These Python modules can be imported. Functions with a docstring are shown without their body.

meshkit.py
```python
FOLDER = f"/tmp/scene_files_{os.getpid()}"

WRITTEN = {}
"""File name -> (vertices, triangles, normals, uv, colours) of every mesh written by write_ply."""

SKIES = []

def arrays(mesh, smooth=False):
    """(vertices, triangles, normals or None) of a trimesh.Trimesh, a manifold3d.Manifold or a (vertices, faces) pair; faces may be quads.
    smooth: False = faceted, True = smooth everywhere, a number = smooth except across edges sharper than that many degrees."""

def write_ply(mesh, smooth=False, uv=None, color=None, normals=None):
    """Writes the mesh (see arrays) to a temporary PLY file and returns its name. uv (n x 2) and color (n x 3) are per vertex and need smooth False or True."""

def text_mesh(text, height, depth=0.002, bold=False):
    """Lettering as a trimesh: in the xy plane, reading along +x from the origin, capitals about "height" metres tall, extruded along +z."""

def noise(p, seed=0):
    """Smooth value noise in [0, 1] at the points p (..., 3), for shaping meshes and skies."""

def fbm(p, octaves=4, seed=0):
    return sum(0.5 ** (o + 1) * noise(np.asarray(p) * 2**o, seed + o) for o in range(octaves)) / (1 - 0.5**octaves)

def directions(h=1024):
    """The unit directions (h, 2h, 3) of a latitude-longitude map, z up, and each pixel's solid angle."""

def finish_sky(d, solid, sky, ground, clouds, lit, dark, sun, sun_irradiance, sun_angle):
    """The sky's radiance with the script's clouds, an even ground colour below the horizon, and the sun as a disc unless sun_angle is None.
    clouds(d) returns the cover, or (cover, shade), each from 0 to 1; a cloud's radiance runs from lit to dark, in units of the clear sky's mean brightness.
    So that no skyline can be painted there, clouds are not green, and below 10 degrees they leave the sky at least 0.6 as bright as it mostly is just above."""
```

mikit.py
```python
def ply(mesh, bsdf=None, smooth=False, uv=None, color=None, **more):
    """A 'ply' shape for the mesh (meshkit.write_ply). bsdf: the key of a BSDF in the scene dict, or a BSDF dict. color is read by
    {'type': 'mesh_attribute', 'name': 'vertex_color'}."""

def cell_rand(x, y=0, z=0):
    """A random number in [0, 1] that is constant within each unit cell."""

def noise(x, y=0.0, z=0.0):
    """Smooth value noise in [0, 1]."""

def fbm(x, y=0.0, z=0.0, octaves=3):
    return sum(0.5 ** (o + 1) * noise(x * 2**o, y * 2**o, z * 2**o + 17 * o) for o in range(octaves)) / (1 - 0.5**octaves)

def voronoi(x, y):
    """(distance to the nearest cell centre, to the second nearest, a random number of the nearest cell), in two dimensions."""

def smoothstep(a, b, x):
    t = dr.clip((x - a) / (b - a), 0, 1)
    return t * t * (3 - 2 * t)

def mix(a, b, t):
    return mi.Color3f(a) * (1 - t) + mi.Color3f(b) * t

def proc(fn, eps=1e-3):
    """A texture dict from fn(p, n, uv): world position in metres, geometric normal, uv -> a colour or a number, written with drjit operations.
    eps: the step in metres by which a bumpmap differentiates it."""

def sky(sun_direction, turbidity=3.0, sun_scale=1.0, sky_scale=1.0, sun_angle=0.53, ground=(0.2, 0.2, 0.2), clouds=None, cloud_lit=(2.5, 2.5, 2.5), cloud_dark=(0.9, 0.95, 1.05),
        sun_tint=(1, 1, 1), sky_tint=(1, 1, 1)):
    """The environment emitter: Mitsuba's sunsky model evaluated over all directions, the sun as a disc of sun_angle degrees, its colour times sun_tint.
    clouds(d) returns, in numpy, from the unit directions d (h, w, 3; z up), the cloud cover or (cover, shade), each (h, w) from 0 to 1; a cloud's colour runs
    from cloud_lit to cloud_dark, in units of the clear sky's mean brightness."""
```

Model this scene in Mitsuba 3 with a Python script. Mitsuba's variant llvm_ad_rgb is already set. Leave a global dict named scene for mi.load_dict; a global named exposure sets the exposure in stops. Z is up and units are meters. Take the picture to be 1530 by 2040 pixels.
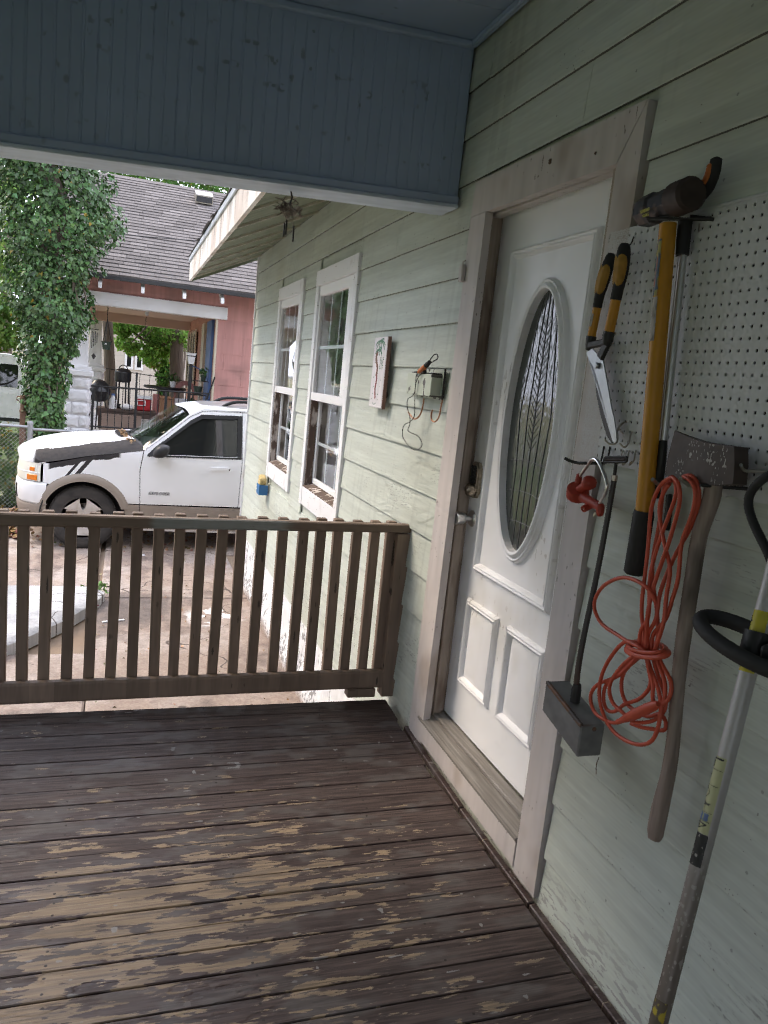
import math, random
import numpy as np, trimesh, manifold3d as m3, shapely
import drjit as dr, mitsuba as mi
import mikit, meshkit
from mikit import noise, fbm, voronoi, cell_rand, smoothstep, mix
from shapely.geometry import Polygon, Point, LineString, box as sbox

scene, labels = {'type': 'scene'}, {}
T = mi.ScalarTransform4f
rng = np.random.default_rng(7)
random.seed(7)

# ------------------------------------------------------------------ camera
CAM = np.array([-1.27, 0.0, 1.5])
RM = np.array([[0.94404169, -0.3142207, 0.10025287], [0.04239179, -0.18584106, -0.98166493], [0.32709054, 0.93098252, -0.16212133]])
FPX = 1525.0
scene['camera'] = {'type': 'perspective', 'fov': math.degrees(2 * math.atan(765 / FPX)), 'fov_axis': 'x', 'near_clip': 0.02, 'far_clip': 2000.0,
                   'to_world': T().look_at(origin=CAM.tolist(), target=(CAM + RM[2]).tolist(), up=(-RM[1]).tolist())}
# ------------------------------------------------------------------ sky: a bright overcast day
scene['sky'] = mikit.sky([-0.55, 0.45, 0.70], turbidity=4, sun_scale=0.22, sun_angle=24, ground=(0.18, 0.18, 0.17), clouds=lambda d: (1.0, 0.35 * meshkit.fbm(d * 2.5, 4, 3)),
                         cloud_lit=(2.42, 2.52, 2.95), cloud_dark=(1.62, 1.70, 2.02))
exposure = 3.4


# ------------------------------------------------------------------ where a picture point lies on a plane of the place (metres)
def _ray(u, v):
    return RM.T @ np.array([(u - 765) / FPX, (v - 1020) / FPX, 1.0])


def onx(u, v, x):
    r = _ray(u, v)
    return CAM + r * ((x - CAM[0]) / r[0])


def ony(u, v, y):
    r = _ray(u, v)
    return CAM + r * ((y - CAM[1]) / r[1])


def onz(u, v, z):
    r = _ray(u, v)
    return CAM + r * ((z - CAM[2]) / r[2])


# ------------------------------------------------------------------ scene helpers
_taken = {}


def numbered(name):
    n = _taken.get(name, -1) + 1
    _taken[name] = n
    return name if n == 0 else f'{name}_{n:03d}'


def tag(key, label=None, cat=None, group=None, kind=None):
    d = labels.setdefault(key, {})
    for k, v in (('label', label), ('category', cat), ('group', group), ('kind', kind)):
        if v:
            d[k] = v
    return key


def thing(name, label=None, cat=None, group=None, kind=None):
    return tag(numbered(name), label, cat, group, kind)


def put(name, mesh, mat, parent=None, smooth=30, label=None, cat=None, group=None, kind=None, **kw):
    key = numbered(parent + '__' + name if parent else name)
    if isinstance(mesh, list):
        mesh = cat_(mesh)
    scene[key] = mikit.ply(mesh, 'mat_' + mat, smooth=smooth, **kw)
    if label or cat or group or kind:
        tag(key, label, cat, group, kind)
    return key


# ------------------------------------------------------------------ mesh helpers
def arr(m):
    if hasattr(m, 'to_mesh'):
        q = m.to_mesh()
        return np.asarray(q.vert_properties[:, :3], float), np.asarray(q.tri_verts, int)
    return np.asarray(m.vertices, float), np.asarray(m.faces, int)


def tm(v, f):
    f = np.asarray(f, int)
    if f.shape[1] == 4:
        f = np.vstack([f[:, [0, 1, 2]], f[:, [0, 2, 3]]])
    return trimesh.Trimesh(np.asarray(v, float), f, process=False)


def cat_(ms):
    vs, fs, n = [], [], 0
    for m in ms:
        v, f = arr(m)
        vs.append(v)
        fs.append(f + n)
        n += len(v)
    return tm(np.vstack(vs), np.vstack(fs))


def xf(m, fn):
    v, f = arr(m)
    return tm(fn(v), f)


def mv(m, d):
    v, f = arr(m)
    return tm(v + np.asarray(d, float), f)


def rotm(axis, deg):
    return trimesh.transformations.rotation_matrix(math.radians(deg), axis)[:3, :3]


def frame(z, up=(0, 0, 1)):
    z = np.asarray(z, float) / np.linalg.norm(z)
    up = np.asarray(up, float)
    if abs(z @ up) / np.linalg.norm(up) > 0.98:
        up = np.array([0.0, 1, 0]) if abs(z[1]) < 0.9 else np.array([1.0, 0, 0])
    x = np.cross(up, z)
    x /= np.linalg.norm(x)
    return np.stack([x, np.cross(z, x), z], 1)


def _cham():
    e = 0.1
    pts = []
    for sx in (-1, 1):
        for sy in (-1, 1):
            for sz in (-1, 1):
                pts += [(sx, sy * (1 - e), sz * (1 - e)), (sx * (1 - e), sy, sz * (1 - e)), (sx * (1 - e), sy * (1 - e), sz)]
    pts = np.array(pts)
    h = trimesh.convex.convex_hull(pts)
    _, idx = min(((0, 0),)), None
    order = [int(np.argmin(((pts - v) ** 2).sum(1))) for v in h.vertices]
    F = np.array(order)[h.faces]
    n = np.cross(pts[F[:, 1]] - pts[F[:, 0]], pts[F[:, 2]] - pts[F[:, 0]])
    flip = (n * pts[F].mean(1)).sum(1) < 0
    F[flip] = F[flip][:, ::-1]
    return np.sign(pts), (np.abs(pts) > 0.95), F


_CS, _CM, _CF = _cham()


def box(lo, hi, b=0.003):
    lo, hi = np.minimum(lo, hi).astype(float), np.maximum(lo, hi).astype(float)
    c, h = (lo + hi) / 2, (hi - lo) / 2
    b = min(b, 0.45 * h.min())
    return tm(c + _CS * np.where(_CM, h, h - b), _CF)


def bar(p0, p1, w, h, up=(0, 0, 1), b=0.003):
    """A box along p0-p1, w across, h along 'up'."""
    p0, p1 = np.asarray(p0, float), np.asarray(p1, float)
    F = frame(p1 - p0, up)
    L = np.linalg.norm(p1 - p0)
    m = box((-w / 2, -h / 2, 0), (w / 2, h / 2, L), b)
    return tm(np.asarray(m.vertices) @ F.T + p0, m.faces)


def tube(pts, r, n=10, cap=True, closed=False, flat=None):
    p = np.asarray(pts, float)
    N = len(p)
    r = np.broadcast_to(np.asarray(r, float), (N,))
    if closed:
        t = np.roll(p, -1, 0) - np.roll(p, 1, 0)
    else:
        t = np.gradient(p, axis=0)
    t /= np.linalg.norm(t, axis=1, keepdims=True) + 1e-12
    F = frame(t[0])
    xs = [F[:, 0]]
    for i in range(1, N):
        x = xs[-1] - t[i] * (xs[-1] @ t[i])
        xs.append(x / np.linalg.norm(x))
    x = np.array(xs)
    y = np.cross(t, x)
    a = np.arange(n) * 2 * np.pi / n
    k = 1.0 if flat is None else flat
    v = p[:, None] + r[:, None, None] * (np.cos(a)[None, :, None] * x[:, None] + k * np.sin(a)[None, :, None] * y[:, None])
    v = v.reshape(-1, 3)
    f = []
    for i in range(N if closed else N - 1):
        j = (i + 1) % N
        for q in range(n):
            q2 = (q + 1) % n
            f += [(i * n + q, i * n + q2, j * n + q2), (i * n + q, j * n + q2, j * n + q)]
    if cap and not closed:
        v = np.vstack([v, p[0], p[-1]])
        for q in range(n):
            q2 = (q + 1) % n
            f += [(q2, q, N * n), ((N - 1) * n + q, (N - 1) * n + q2, N * n + 1)]
    return tm(v, f)


def spline(pts, n=60, closed=False):
    from scipy.interpolate import CubicSpline
    p = np.asarray(pts, float)
    if closed:
        p = np.vstack([p, p[:1]])
    d = np.r_[0, np.cumsum(np.linalg.norm(np.diff(p, axis=0), axis=1))]
    s = CubicSpline(d, p, bc_type='periodic' if closed else 'natural')
    q = s(np.linspace(0, d[-1], n + 1 if closed else n))
    return q[:-1] if closed else q


def lathe(prof, n=24, at=(0, 0, 0), axis=(0, 0, 1)):
    """prof: (radius, height) pairs, turned about axis through at."""
    prof = np.asarray(prof, float)
    a = np.arange(n) * 2 * np.pi / n
    v = np.stack([prof[:, :1] * np.cos(a), prof[:, :1] * np.sin(a), np.repeat(prof[:, 1:], n, 1)], -1).reshape(-1, 3)
    f = []
    for i in range(len(prof) - 1):
        for q in range(n):
            q2 = (q + 1) % n
            f += [(i * n + q, i * n + q2, (i + 1) * n + q2), (i * n + q, (i + 1) * n + q2, (i + 1) * n + q)]
    F = frame(axis)
    return fixn2(tm(v @ F.T + np.asarray(at, float), f))


def ball(c, r, sub=3, sc=(1, 1, 1)):
    m = trimesh.creation.icosphere(sub, 1.0)
    return tm(m.vertices * np.asarray(sc) * r + np.asarray(c), m.faces)


def ext(poly, t, edge=None, fn=None):
    """A shapely polygon pushed t along z; edge: refine to that length; fn then maps the vertices."""
    cs = []
    for g in getattr(poly, 'geoms', [poly]):
        cs.append(np.array(g.exterior.coords)[:-1])
        cs += [np.array(i.coords)[:-1] for i in g.interiors]
    M = m3.Manifold.extrude(m3.CrossSection(cs, m3.FillRule.EvenOdd), t)
    if edge:
        M = M.refine_to_length(edge)
    v, f = arr(M)
    return fixn2(tm(fn(v) if fn else v, f))


def wallslab(poly, x, t, **k):
    """A polygon in (y, z) as a slab whose front (-x side) is at x and which is t thick."""
    return ext(poly, t, k.get('edge'), lambda v: np.stack([x + t - v[:, 2], v[:, 0], v[:, 1]], 1) * [1, 1, 1])


def flipped(m):
    v, f = arr(m)
    return tm(v, f[:, ::-1])


def fixn2(m):
    v, f = arr(m)
    c = v.mean(0)
    a, b, d = v[f[:, 0]] - c, v[f[:, 1]] - c, v[f[:, 2]] - c
    return tm(v, f if (np.cross(a, b) * d).sum() > 0 else f[:, ::-1])


def fixn(m):
    """Faces turned outwards on a closed mesh."""
    v, f = arr(m)
    return fixn2(m)


def prism(pts, d):
    """A 3-D polygon (ordered, planar, convex enough for a fan) pushed along the vector d."""
    p = np.asarray(pts, float)
    n = len(p)
    v = np.vstack([p, p + np.asarray(d, float)])
    f = [(0, i, i + 1) for i in range(1, n - 1)] + [(n, n + i + 1, n + i) for i in range(1, n - 1)]
    for i in range(n):
        j = (i + 1) % n
        f += [(i, n + i, n + j), (i, n + j, j)]
    return fixn(tm(v, f))


def text_on(txt, h, origin, right, up, depth=0.0015, bold=False, center=False):
    m = meshkit.text_mesh(txt, h, depth, bold)
    v = np.asarray(m.vertices)
    if center:
        v = v - [(v[:, 0].max() + v[:, 0].min()) / 2, (v[:, 1].max() + v[:, 1].min()) / 2, 0]
    right, up = np.asarray(right, float), np.asarray(up, float)
    B = np.stack([right, up, np.cross(right, up)], 1)
    return tm(v @ B.T + np.asarray(origin), m.faces)


# ------------------------------------------------------------------ materials
def rgb(*c):
    return {'type': 'rgb', 'value': [float(x) for x in c]}


def mat(key, col, rough=0.6, bump=None, bscale=1.0, eps=1e-3, two=False, **kw):
    b = {'type': 'principled', 'base_color': mikit.proc(col) if callable(col) else rgb(*col), 'roughness': mikit.proc(rough) if callable(rough) else float(rough), 'specular': kw.pop('spec', 0.4), **kw}
    if bump:
        b = {'type': 'bumpmap', 'scale': float(bscale), 'tex': mikit.proc(bump, eps), 'bsdf': b}
    if two:
        b = {'type': 'twosided', 'bsdf': b}
    scene['mat_' + key] = b
    return key


def C3(*c):
    return mi.Color3f(*c)


def specks(p, f, lo, hi):
    return smoothstep(lo, hi, noise(p.x * f, p.y * f, p.z * f))


def siding_col(p, n, uv):
    b = dr.floor((p.z + 5.0) / 0.18)
    tone = 0.94 + 0.10 * cell_rand(b, dr.floor(p.y / 3.1 + 0.37 * b))
    g = fbm(p.y * 3.0, p.z * 70.0, p.x * 3, 3)
    fg = noise(p.y * 26.0, p.z * 330.0, 2.0)
    c = C3(0.49, 0.53, 0.482) * tone * (0.86 + 0.20 * g + 0.08 * fg)
    big = fbm(p.y * 1.3, p.z * 1.7, 3.0, 4)
    c = mix(c, c * C3(0.91, 0.89, 0.85), smoothstep(0.45, 0.75, big))
    scuff = smoothstep(0.72, 0.84, noise(p.y * 60.0, p.z * 420.0, 5.0)) * smoothstep(0.60, 0.74, fbm(p.y * 4.1, p.z * 6.0, 9.0, 3)) * smoothstep(1.6, 0.9, p.z)
    c = mix(c, C3(0.15, 0.15, 0.14), 0.6 * scuff)
    low = smoothstep(0.20, 0.02, p.z) * smoothstep(0.54, 0.62, fbm(p.y * 34.0, p.z * 130.0, 1.0, 4)) * smoothstep(3.1, 2.9, p.y)
    c = mix(c, C3(0.30, 0.30, 0.29), 0.75 * low)
    nick = smoothstep(0.86, 0.90, noise(p.y * 95.0, p.z * 210.0, p.x * 40.0)) * smoothstep(0.55, 0.7, fbm(p.y * 3.5, p.z * 4.5, 2.0, 3))
    c = mix(c, C3(0.12, 0.105, 0.09), 0.75 * nick)
    ly = p.y / 0.406 + 0.3
    ly = (ly - dr.floor(ly + 0.5)) * 0.406
    lz = (p.z + 5.0 - 0.515) / 0.1803 + 0.05
    lz = (lz - dr.floor(lz) - 0.19) * 0.1803
    c = c * (1 - 0.38 * smoothstep(0.0048, 0.0026, dr.sqrt(ly * ly + lz * lz)))
    drip = smoothstep(0.62, 0.80, noise(p.y * 38.0, p.z * 2.2, 3.0)) * smoothstep(0.5, 0.7, fbm(p.y * 1.7, p.z * 1.1, 6.0, 3))
    c = c * (1 - 0.07 * drip)
    return mix(c, C3(0.10, 0.10, 0.09), smoothstep(-0.4, -0.8, n.z))  # undersides of the laps darkened: crevice shade put into the colour


def siding_bump(p, n, uv):
    w = fbm(p.y * 1.6, p.z * 5.0, 0.0, 2) * 9.0
    ring = noise(w * 4.0 + p.z * 22.0, 0.0, 0.0)
    return 0.0034 * ring * smoothstep(0.45, 0.6, fbm(p.y * 0.9, p.z * 2.0, 4.0, 2)) + 0.0022 * fbm(p.y * 9.0, p.z * 140.0, p.x * 9.0, 2)


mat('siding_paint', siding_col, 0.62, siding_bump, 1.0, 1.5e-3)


def trim_col(p, n, uv):
    g = fbm(p.x * 30 + p.y * 26.0, p.z * 5.0, p.y * 11.0, 3)
    c = C3(0.525, 0.485, 0.475) * (0.86 + 0.24 * g)
    d = fbm(p.x * 5.0, p.y * 5.0, p.z * 3.0, 4)
    c = mix(c, C3(0.30, 0.235, 0.19), 0.6 * smoothstep(0.56, 0.78, d))
    nick = smoothstep(0.84, 0.90, noise(p.x * 120.0 + p.y * 120.0, p.z * 60.0, p.y * 50.0)) * smoothstep(0.5, 0.7, noise(p.x * 9.0, p.y * 9.0, p.z * 7.0))
    return mix(c, C3(0.13, 0.10, 0.08), 0.7 * nick)


mat('trim_paint', trim_col, 0.65, lambda p, n, uv: 0.0016 * fbm(p.x * 40 + p.y * 40, p.z * 12.0, p.y * 30, 3), 1.0)


def jamb_col(p, n, uv):
    d = fbm(p.x * 14.0, p.y * 6.0, p.z * 4.0, 4)
    c = mix(C3(0.37, 0.31, 0.26), C3(0.19, 0.14, 0.11), smoothstep(0.42, 0.72, d))
    return c * (0.88 + 0.25 * noise(p.x * 120.0, p.z * 4.0, 1.0))


mat('jamb_paint', jamb_col, 0.6)


def win_col(p, n, uv):
    d = fbm(p.x * 6.0, p.y * 9.0, p.z * 5.0, 4)
    c = mix(C3(0.72, 0.725, 0.75), C3(0.52, 0.46, 0.43), smoothstep(0.60, 0.85, d))
    return mix(c, C3(0.2, 0.15, 0.12), 0.8 * specks(p, 90.0, 0.88, 0.93))


mat('window_trim_paint', win_col, 0.5)
mat('white_vinyl', (0.78, 0.79, 0.80), 0.35)
mat('muntin_white', (0.66, 0.74, 0.78), 0.4)


def rotten(p, n, uv):
    d = fbm(p.x * 30.0, p.y * 30.0, p.z * 9.0, 4)
    return mix(C3(0.10, 0.07, 0.055), C3(0.45, 0.40, 0.36), smoothstep(0.50, 0.66, d))


mat('rotten_wood', rotten, 0.8)


def door_col(p, n, uv):
    d = fbm(p.y * 5.0, p.z * 3.0, 2.0, 4)
    c = mix(C3(0.78, 0.795, 0.83), C3(0.69, 0.69, 0.69), smoothstep(0.45, 0.8, d))
    return mix(c, C3(0.25, 0.20, 0.16), 0.5 * smoothstep(0.84, 0.92, noise(p.y * 90.0, p.z * 40.0, 2.0)) * smoothstep(0.55, 0.75, d))


mat('door_paint', door_col, 0.38)


def deck_col(p, n, uv):
    b = dr.floor((p.y + 10.0) / 0.0915)
    r = cell_rand(b, 3.0)
    g = fbm(p.x * 7.0 + r * 30, p.y * 150.0, r * 9, 3)
    wood = mix(C3(0.245, 0.185, 0.128), C3(0.15, 0.115, 0.086), smoothstep(0.35, 0.7, g)) * (0.85 + 0.3 * r)
    paint = mix(C3(0.044, 0.029, 0.028), C3(0.082, 0.059, 0.055), smoothstep(0.35, 0.75, g))
    paint = mix(paint, C3(0.095, 0.086, 0.086), 0.7 * smoothstep(0.50, 0.72, fbm(p.x * 9.0, p.y * 20.0, 4.0, 3)))
    # foot wear: trodden bands between the steps and the door
    u = (p.x + 1.0) * 0.9 + (p.y - 1.95) * 0.15
    wear = 0.95 * dr.exp(-(u * u) / 0.36 - dr.square(p.y - 2.12 - 0.10 * p.x) / 0.035) + 0.72 * dr.exp(-dr.square(p.x + 1.35) / 0.30 - dr.square(p.y - 1.78) / 0.05) + 0.30 * smoothstep(1.9, 1.4, p.y)
    wear = wear - 0.55 * smoothstep(2.45, 2.75, p.y) - 0.55 * smoothstep(-0.75, -0.15, p.x)
    flake = fbm(p.x * 10.0 + r * 17.0, p.y * 44.0 + r * 5.0, 2.0, 5)
    fine = fbm(p.x * 34.0, p.y * 190.0, 7.0, 3)
    m = smoothstep(0.628, 0.646, flake * 0.70 + fine * 0.28 + 0.180 * wear + 0.06 * (r - 0.5))
    rim = smoothstep(0.60, 0.628, flake * 0.70 + fine * 0.28 + 0.180 * wear + 0.06 * (r - 0.5)) * (1 - m)
    c = mix(paint, C3(0.105, 0.085, 0.078), 0.55 * rim)
    c = mix(c, wood, m)
    c = c * (0.78 + 0.44 * noise(p.x * 22.0, p.y * 420.0, r * 9.0))
    ny = (p.y + 10.0) / 0.0915 - b - 0.5
    nx = (p.x + 0.38 + 0.02 * r) / 0.5
    nx = (nx - dr.floor(nx + 0.5)) * 0.5
    nd = dr.sqrt(dr.square(nx) + dr.square((dr.abs(ny) - 0.27) * 0.0915))
    c = mix(C3(0.030, 0.022, 0.018), c, smoothstep(0.0030, 0.0048, nd))
    return mix(c, C3(0.24, 0.24, 0.25), 0.75 * smoothstep(0.92, 0.95, noise(p.x * 30.0, p.y * 60.0, 8.0)) * smoothstep(0.55, 0.65, noise(p.x * 3.0, p.y * 4.0, 1.0)))


def deck_bump(p, n, uv):
    b = dr.floor((p.y + 10.0) / 0.0915)
    r = cell_rand(b, 3.0)
    return 0.0022 * fbm(p.x * 7.0 + r * 30, p.y * 150.0, r * 9, 3) + 0.0012 * smoothstep(0.6, 0.64, fbm(p.x * 5.5 + r * 17.0, p.y * 24.0 + r * 5.0, 2.0, 4) * -1 + 1.1)


mat('deck_boards', deck_col, lambda p, n, uv: 0.32 + 0.34 * fbm(p.x * 4.0, p.y * 20.0, 1.0, 3), deck_bump, 1.0, 8e-4, spec=0.5)


def blue_col(p, n, uv):
    d = fbm(p.x * 3.0, p.y * 3.0, p.z * 2.0, 4)
    c = C3(0.315, 0.39, 0.53) * (0.85 + 0.30 * d)
    k = smoothstep(0.76, 0.90, noise(p.x * 30.0, p.y * 30.0, p.z * 24.0)) * smoothstep(0.42, 0.6, noise(p.x * 90.0, p.y * 90.0, p.z * 70.0)) * smoothstep(0.40, 0.6, noise(p.x * 2.5, p.y * 2.5, p.z * 4.0))
    return mix(c, C3(0.11, 0.12, 0.13), 0.55 * k)


mat('blue_paint', blue_col, 0.5)
mat('pale_lit_blue', lambda p, n, uv: C3(0.48, 0.55, 0.66) * (0.8 + 0.4 * fbm(p.x * 8.0, p.y * 30.0, p.z * 8.0, 3)), 0.5)  # paler blue: ground light on the beam underside put into the colour


def rail_col(p, n, uv):
    g = fbm(p.x * 60.0, p.y * 50.0, p.z * 6.0, 3)
    c = C3(0.20, 0.146, 0.112) * (0.84 + 0.32 * cell_rand(dr.floor(p.x / 0.093), 2.0)) * (0.70 + 0.50 * g)
    return mix(c, C3(0.035, 0.028, 0.024), 0.8 * smoothstep(0.80, 0.90, noise(p.x * 70.0, p.y * 40.0, p.z * 14.0)))


mat('rail_paint', rail_col, 0.6)


def toprail_col(p, n, uv):
    g = fbm(p.x * 5.0, p.y * 70.0, p.z * 90.0, 3)
    c = C3(0.160, 0.118, 0.090) * (0.8 + 0.4 * g)
    grey = smoothstep(-1.16, -1.12, p.x + 0.04 * (g - 0.5)) * smoothstep(-0.52, -0.62, p.x + 0.1 * (g - 0.5)) * smoothstep(0.5, 0.7, dr.abs(n.y))
    c = mix(c, C3(0.25, 0.265, 0.255) * (0.75 + 0.5 * g), 0.9 * grey)
    top = smoothstep(0.6, 0.9, n.z)
    c = mix(c, C3(0.30, 0.24, 0.20) * (0.7 + 0.6 * g), 0.8 * top * smoothstep(0.35, 0.55, fbm(p.x * 7.0, p.y * 40.0, 3.0, 3)))
    rot = smoothstep(0.58, 0.66, fbm(p.x * 14.0, p.y * 40.0, p.z * 60.0, 4)) * smoothstep(-1.0, -0.85, p.x) * smoothstep(-0.6, -0.75, p.x)
    return mix(c, C3(0.09, 0.055, 0.035), 0.9 * rot)


mat('weathered_rail', toprail_col, 0.7)


def found_col(p, n, uv):
    d = fbm(p.y * 9.0, p.z * 12.0, p.x * 9.0, 5)
    z = p.z + 0.72
    k = smoothstep(0.44, 0.58, d + 0.35 * smoothstep(0.36, 0.02, z) - 0.12)
    c = mix(C3(0.66, 0.67, 0.68), C3(0.27, 0.27, 0.275), k * smoothstep(0.46, 0.56, fbm(p.y * 40.0, p.z * 40.0, 2.0, 3)))
    return mix(c, C3(0.26, 0.19, 0.15), 0.8 * smoothstep(0.12, 0.0, z + 0.12 * (d - 0.5)))


mat('foundation_paint', found_col, 0.75, lambda p, n, uv: 0.012 * fbm(p.y * 16.0, p.z * 16.0, 1.0, 4), 1.0)


def slab_col(p, n, uv):
    d = fbm(p.x * 1.3, p.y * 1.6, 2.0, 5)
    c = mix(C3(0.275, 0.215, 0.18), C3(0.36, 0.31, 0.28), smoothstep(0.35, 0.65, d))
    c = mix(c, C3(0.15, 0.115, 0.10), 0.75 * smoothstep(0.54, 0.70, fbm(p.x * 3.0 + 4, p.y * 2.2, 8.0, 5)))
    q = dr.square((p.x + 0.42) / 0.28) + dr.square((p.y - 6.75) / 0.30)
    c = mix(c, C3(0.72, 0.72, 0.72), 0.9 * smoothstep(1.2, 0.2, q) * smoothstep(0.46, 0.56, fbm(p.x * 11.0, p.y * 9.0, 3.0, 4)))
    q2 = dr.square((p.x + 1.12) / 0.42) + dr.square((p.y - 6.95) / 0.55)
    c = mix(c, C3(0.10, 0.085, 0.08), 0.8 * smoothstep(1.2, 0.3, q2 + 0.8 * (fbm(p.x * 6.0, p.y * 6.0, 1.0, 4) - 0.5)))
    c = c * (0.76 + 0.30 * noise(p.x * 90.0, p.y * 90.0, 3.0) + 0.22 * noise(p.x * 24.0, p.y * 24.0, 5.0))
    ck = dr.abs(fbm(p.x * 0.9, p.y * 0.9, 11.0, 4) - 0.5)
    c = mix(C3(0.10, 0.08, 0.07), c, smoothstep(0.0012, 0.005, ck))
    return mix(c, C3(0.06, 0.05, 0.045), 0.8 * specks(p, 26.0, 0.87, 0.92))


mat('brown_concrete', slab_col, 0.85, lambda p, n, uv: 0.004 * fbm(p.x * 30.0, p.y * 30.0, 1.0, 4), 1.0)


def pale_col(p, n, uv):
    d = fbm(p.x * 2.3, p.y * 2.6, 2.0, 5)
    c = mix(C3(0.28, 0.28, 0.285), C3(0.42, 0.42, 0.43), smoothstep(0.35, 0.62, d))
    cr = dr.abs(fbm(p.x * 1.5, p.y * 1.5, 7.0, 4) - 0.5)
    c = mix(C3(0.10, 0.09, 0.085), c, smoothstep(0.002, 0.008, cr))
    return c * (0.88 + 0.24 * noise(p.x * 80.0, p.y * 80.0, 3.0))


mat('pale_concrete', pale_col, 0.85, lambda p, n, uv: 0.003 * fbm(p.x * 40.0, p.y * 40.0, 1.0, 4), 1.0)


def dirt_col(p, n, uv):
    d = fbm(p.x * 1.1, p.y * 1.1, 4.0, 5)
    c = mix(C3(0.17, 0.12, 0.085), C3(0.30, 0.235, 0.175), d)
    k = smoothstep(0.45, 0.6, fbm(p.x * 0.35, p.y * 0.35, 1.0, 4)) * smoothstep(-1.8, -3.0, p.x)
    return mix(c, C3(0.07, 0.115, 0.035) * (0.6 + 0.8 * noise(p.x * 30, p.y * 30, 0)), k)


mat('bare_ground', dirt_col, 0.95, lambda p, n, uv: 0.02 * fbm(p.x * 9.0, p.y * 9.0, 1.0, 4), 1.0)
mat('asphalt', lambda p, n, uv: C3(0.085, 0.085, 0.085) * (0.8 + 0.4 * noise(p.x * 60, p.y * 60, 1)), 0.9)
mat('lawn', lambda p, n, uv: mix(C3(0.055, 0.10, 0.025), C3(0.12, 0.16, 0.05), fbm(p.x * 2.0, p.y * 2.0, 0.0, 4)) * (0.6 + 0.8 * noise(p.x * 50, p.y * 50, 1)), 0.9)

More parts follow.
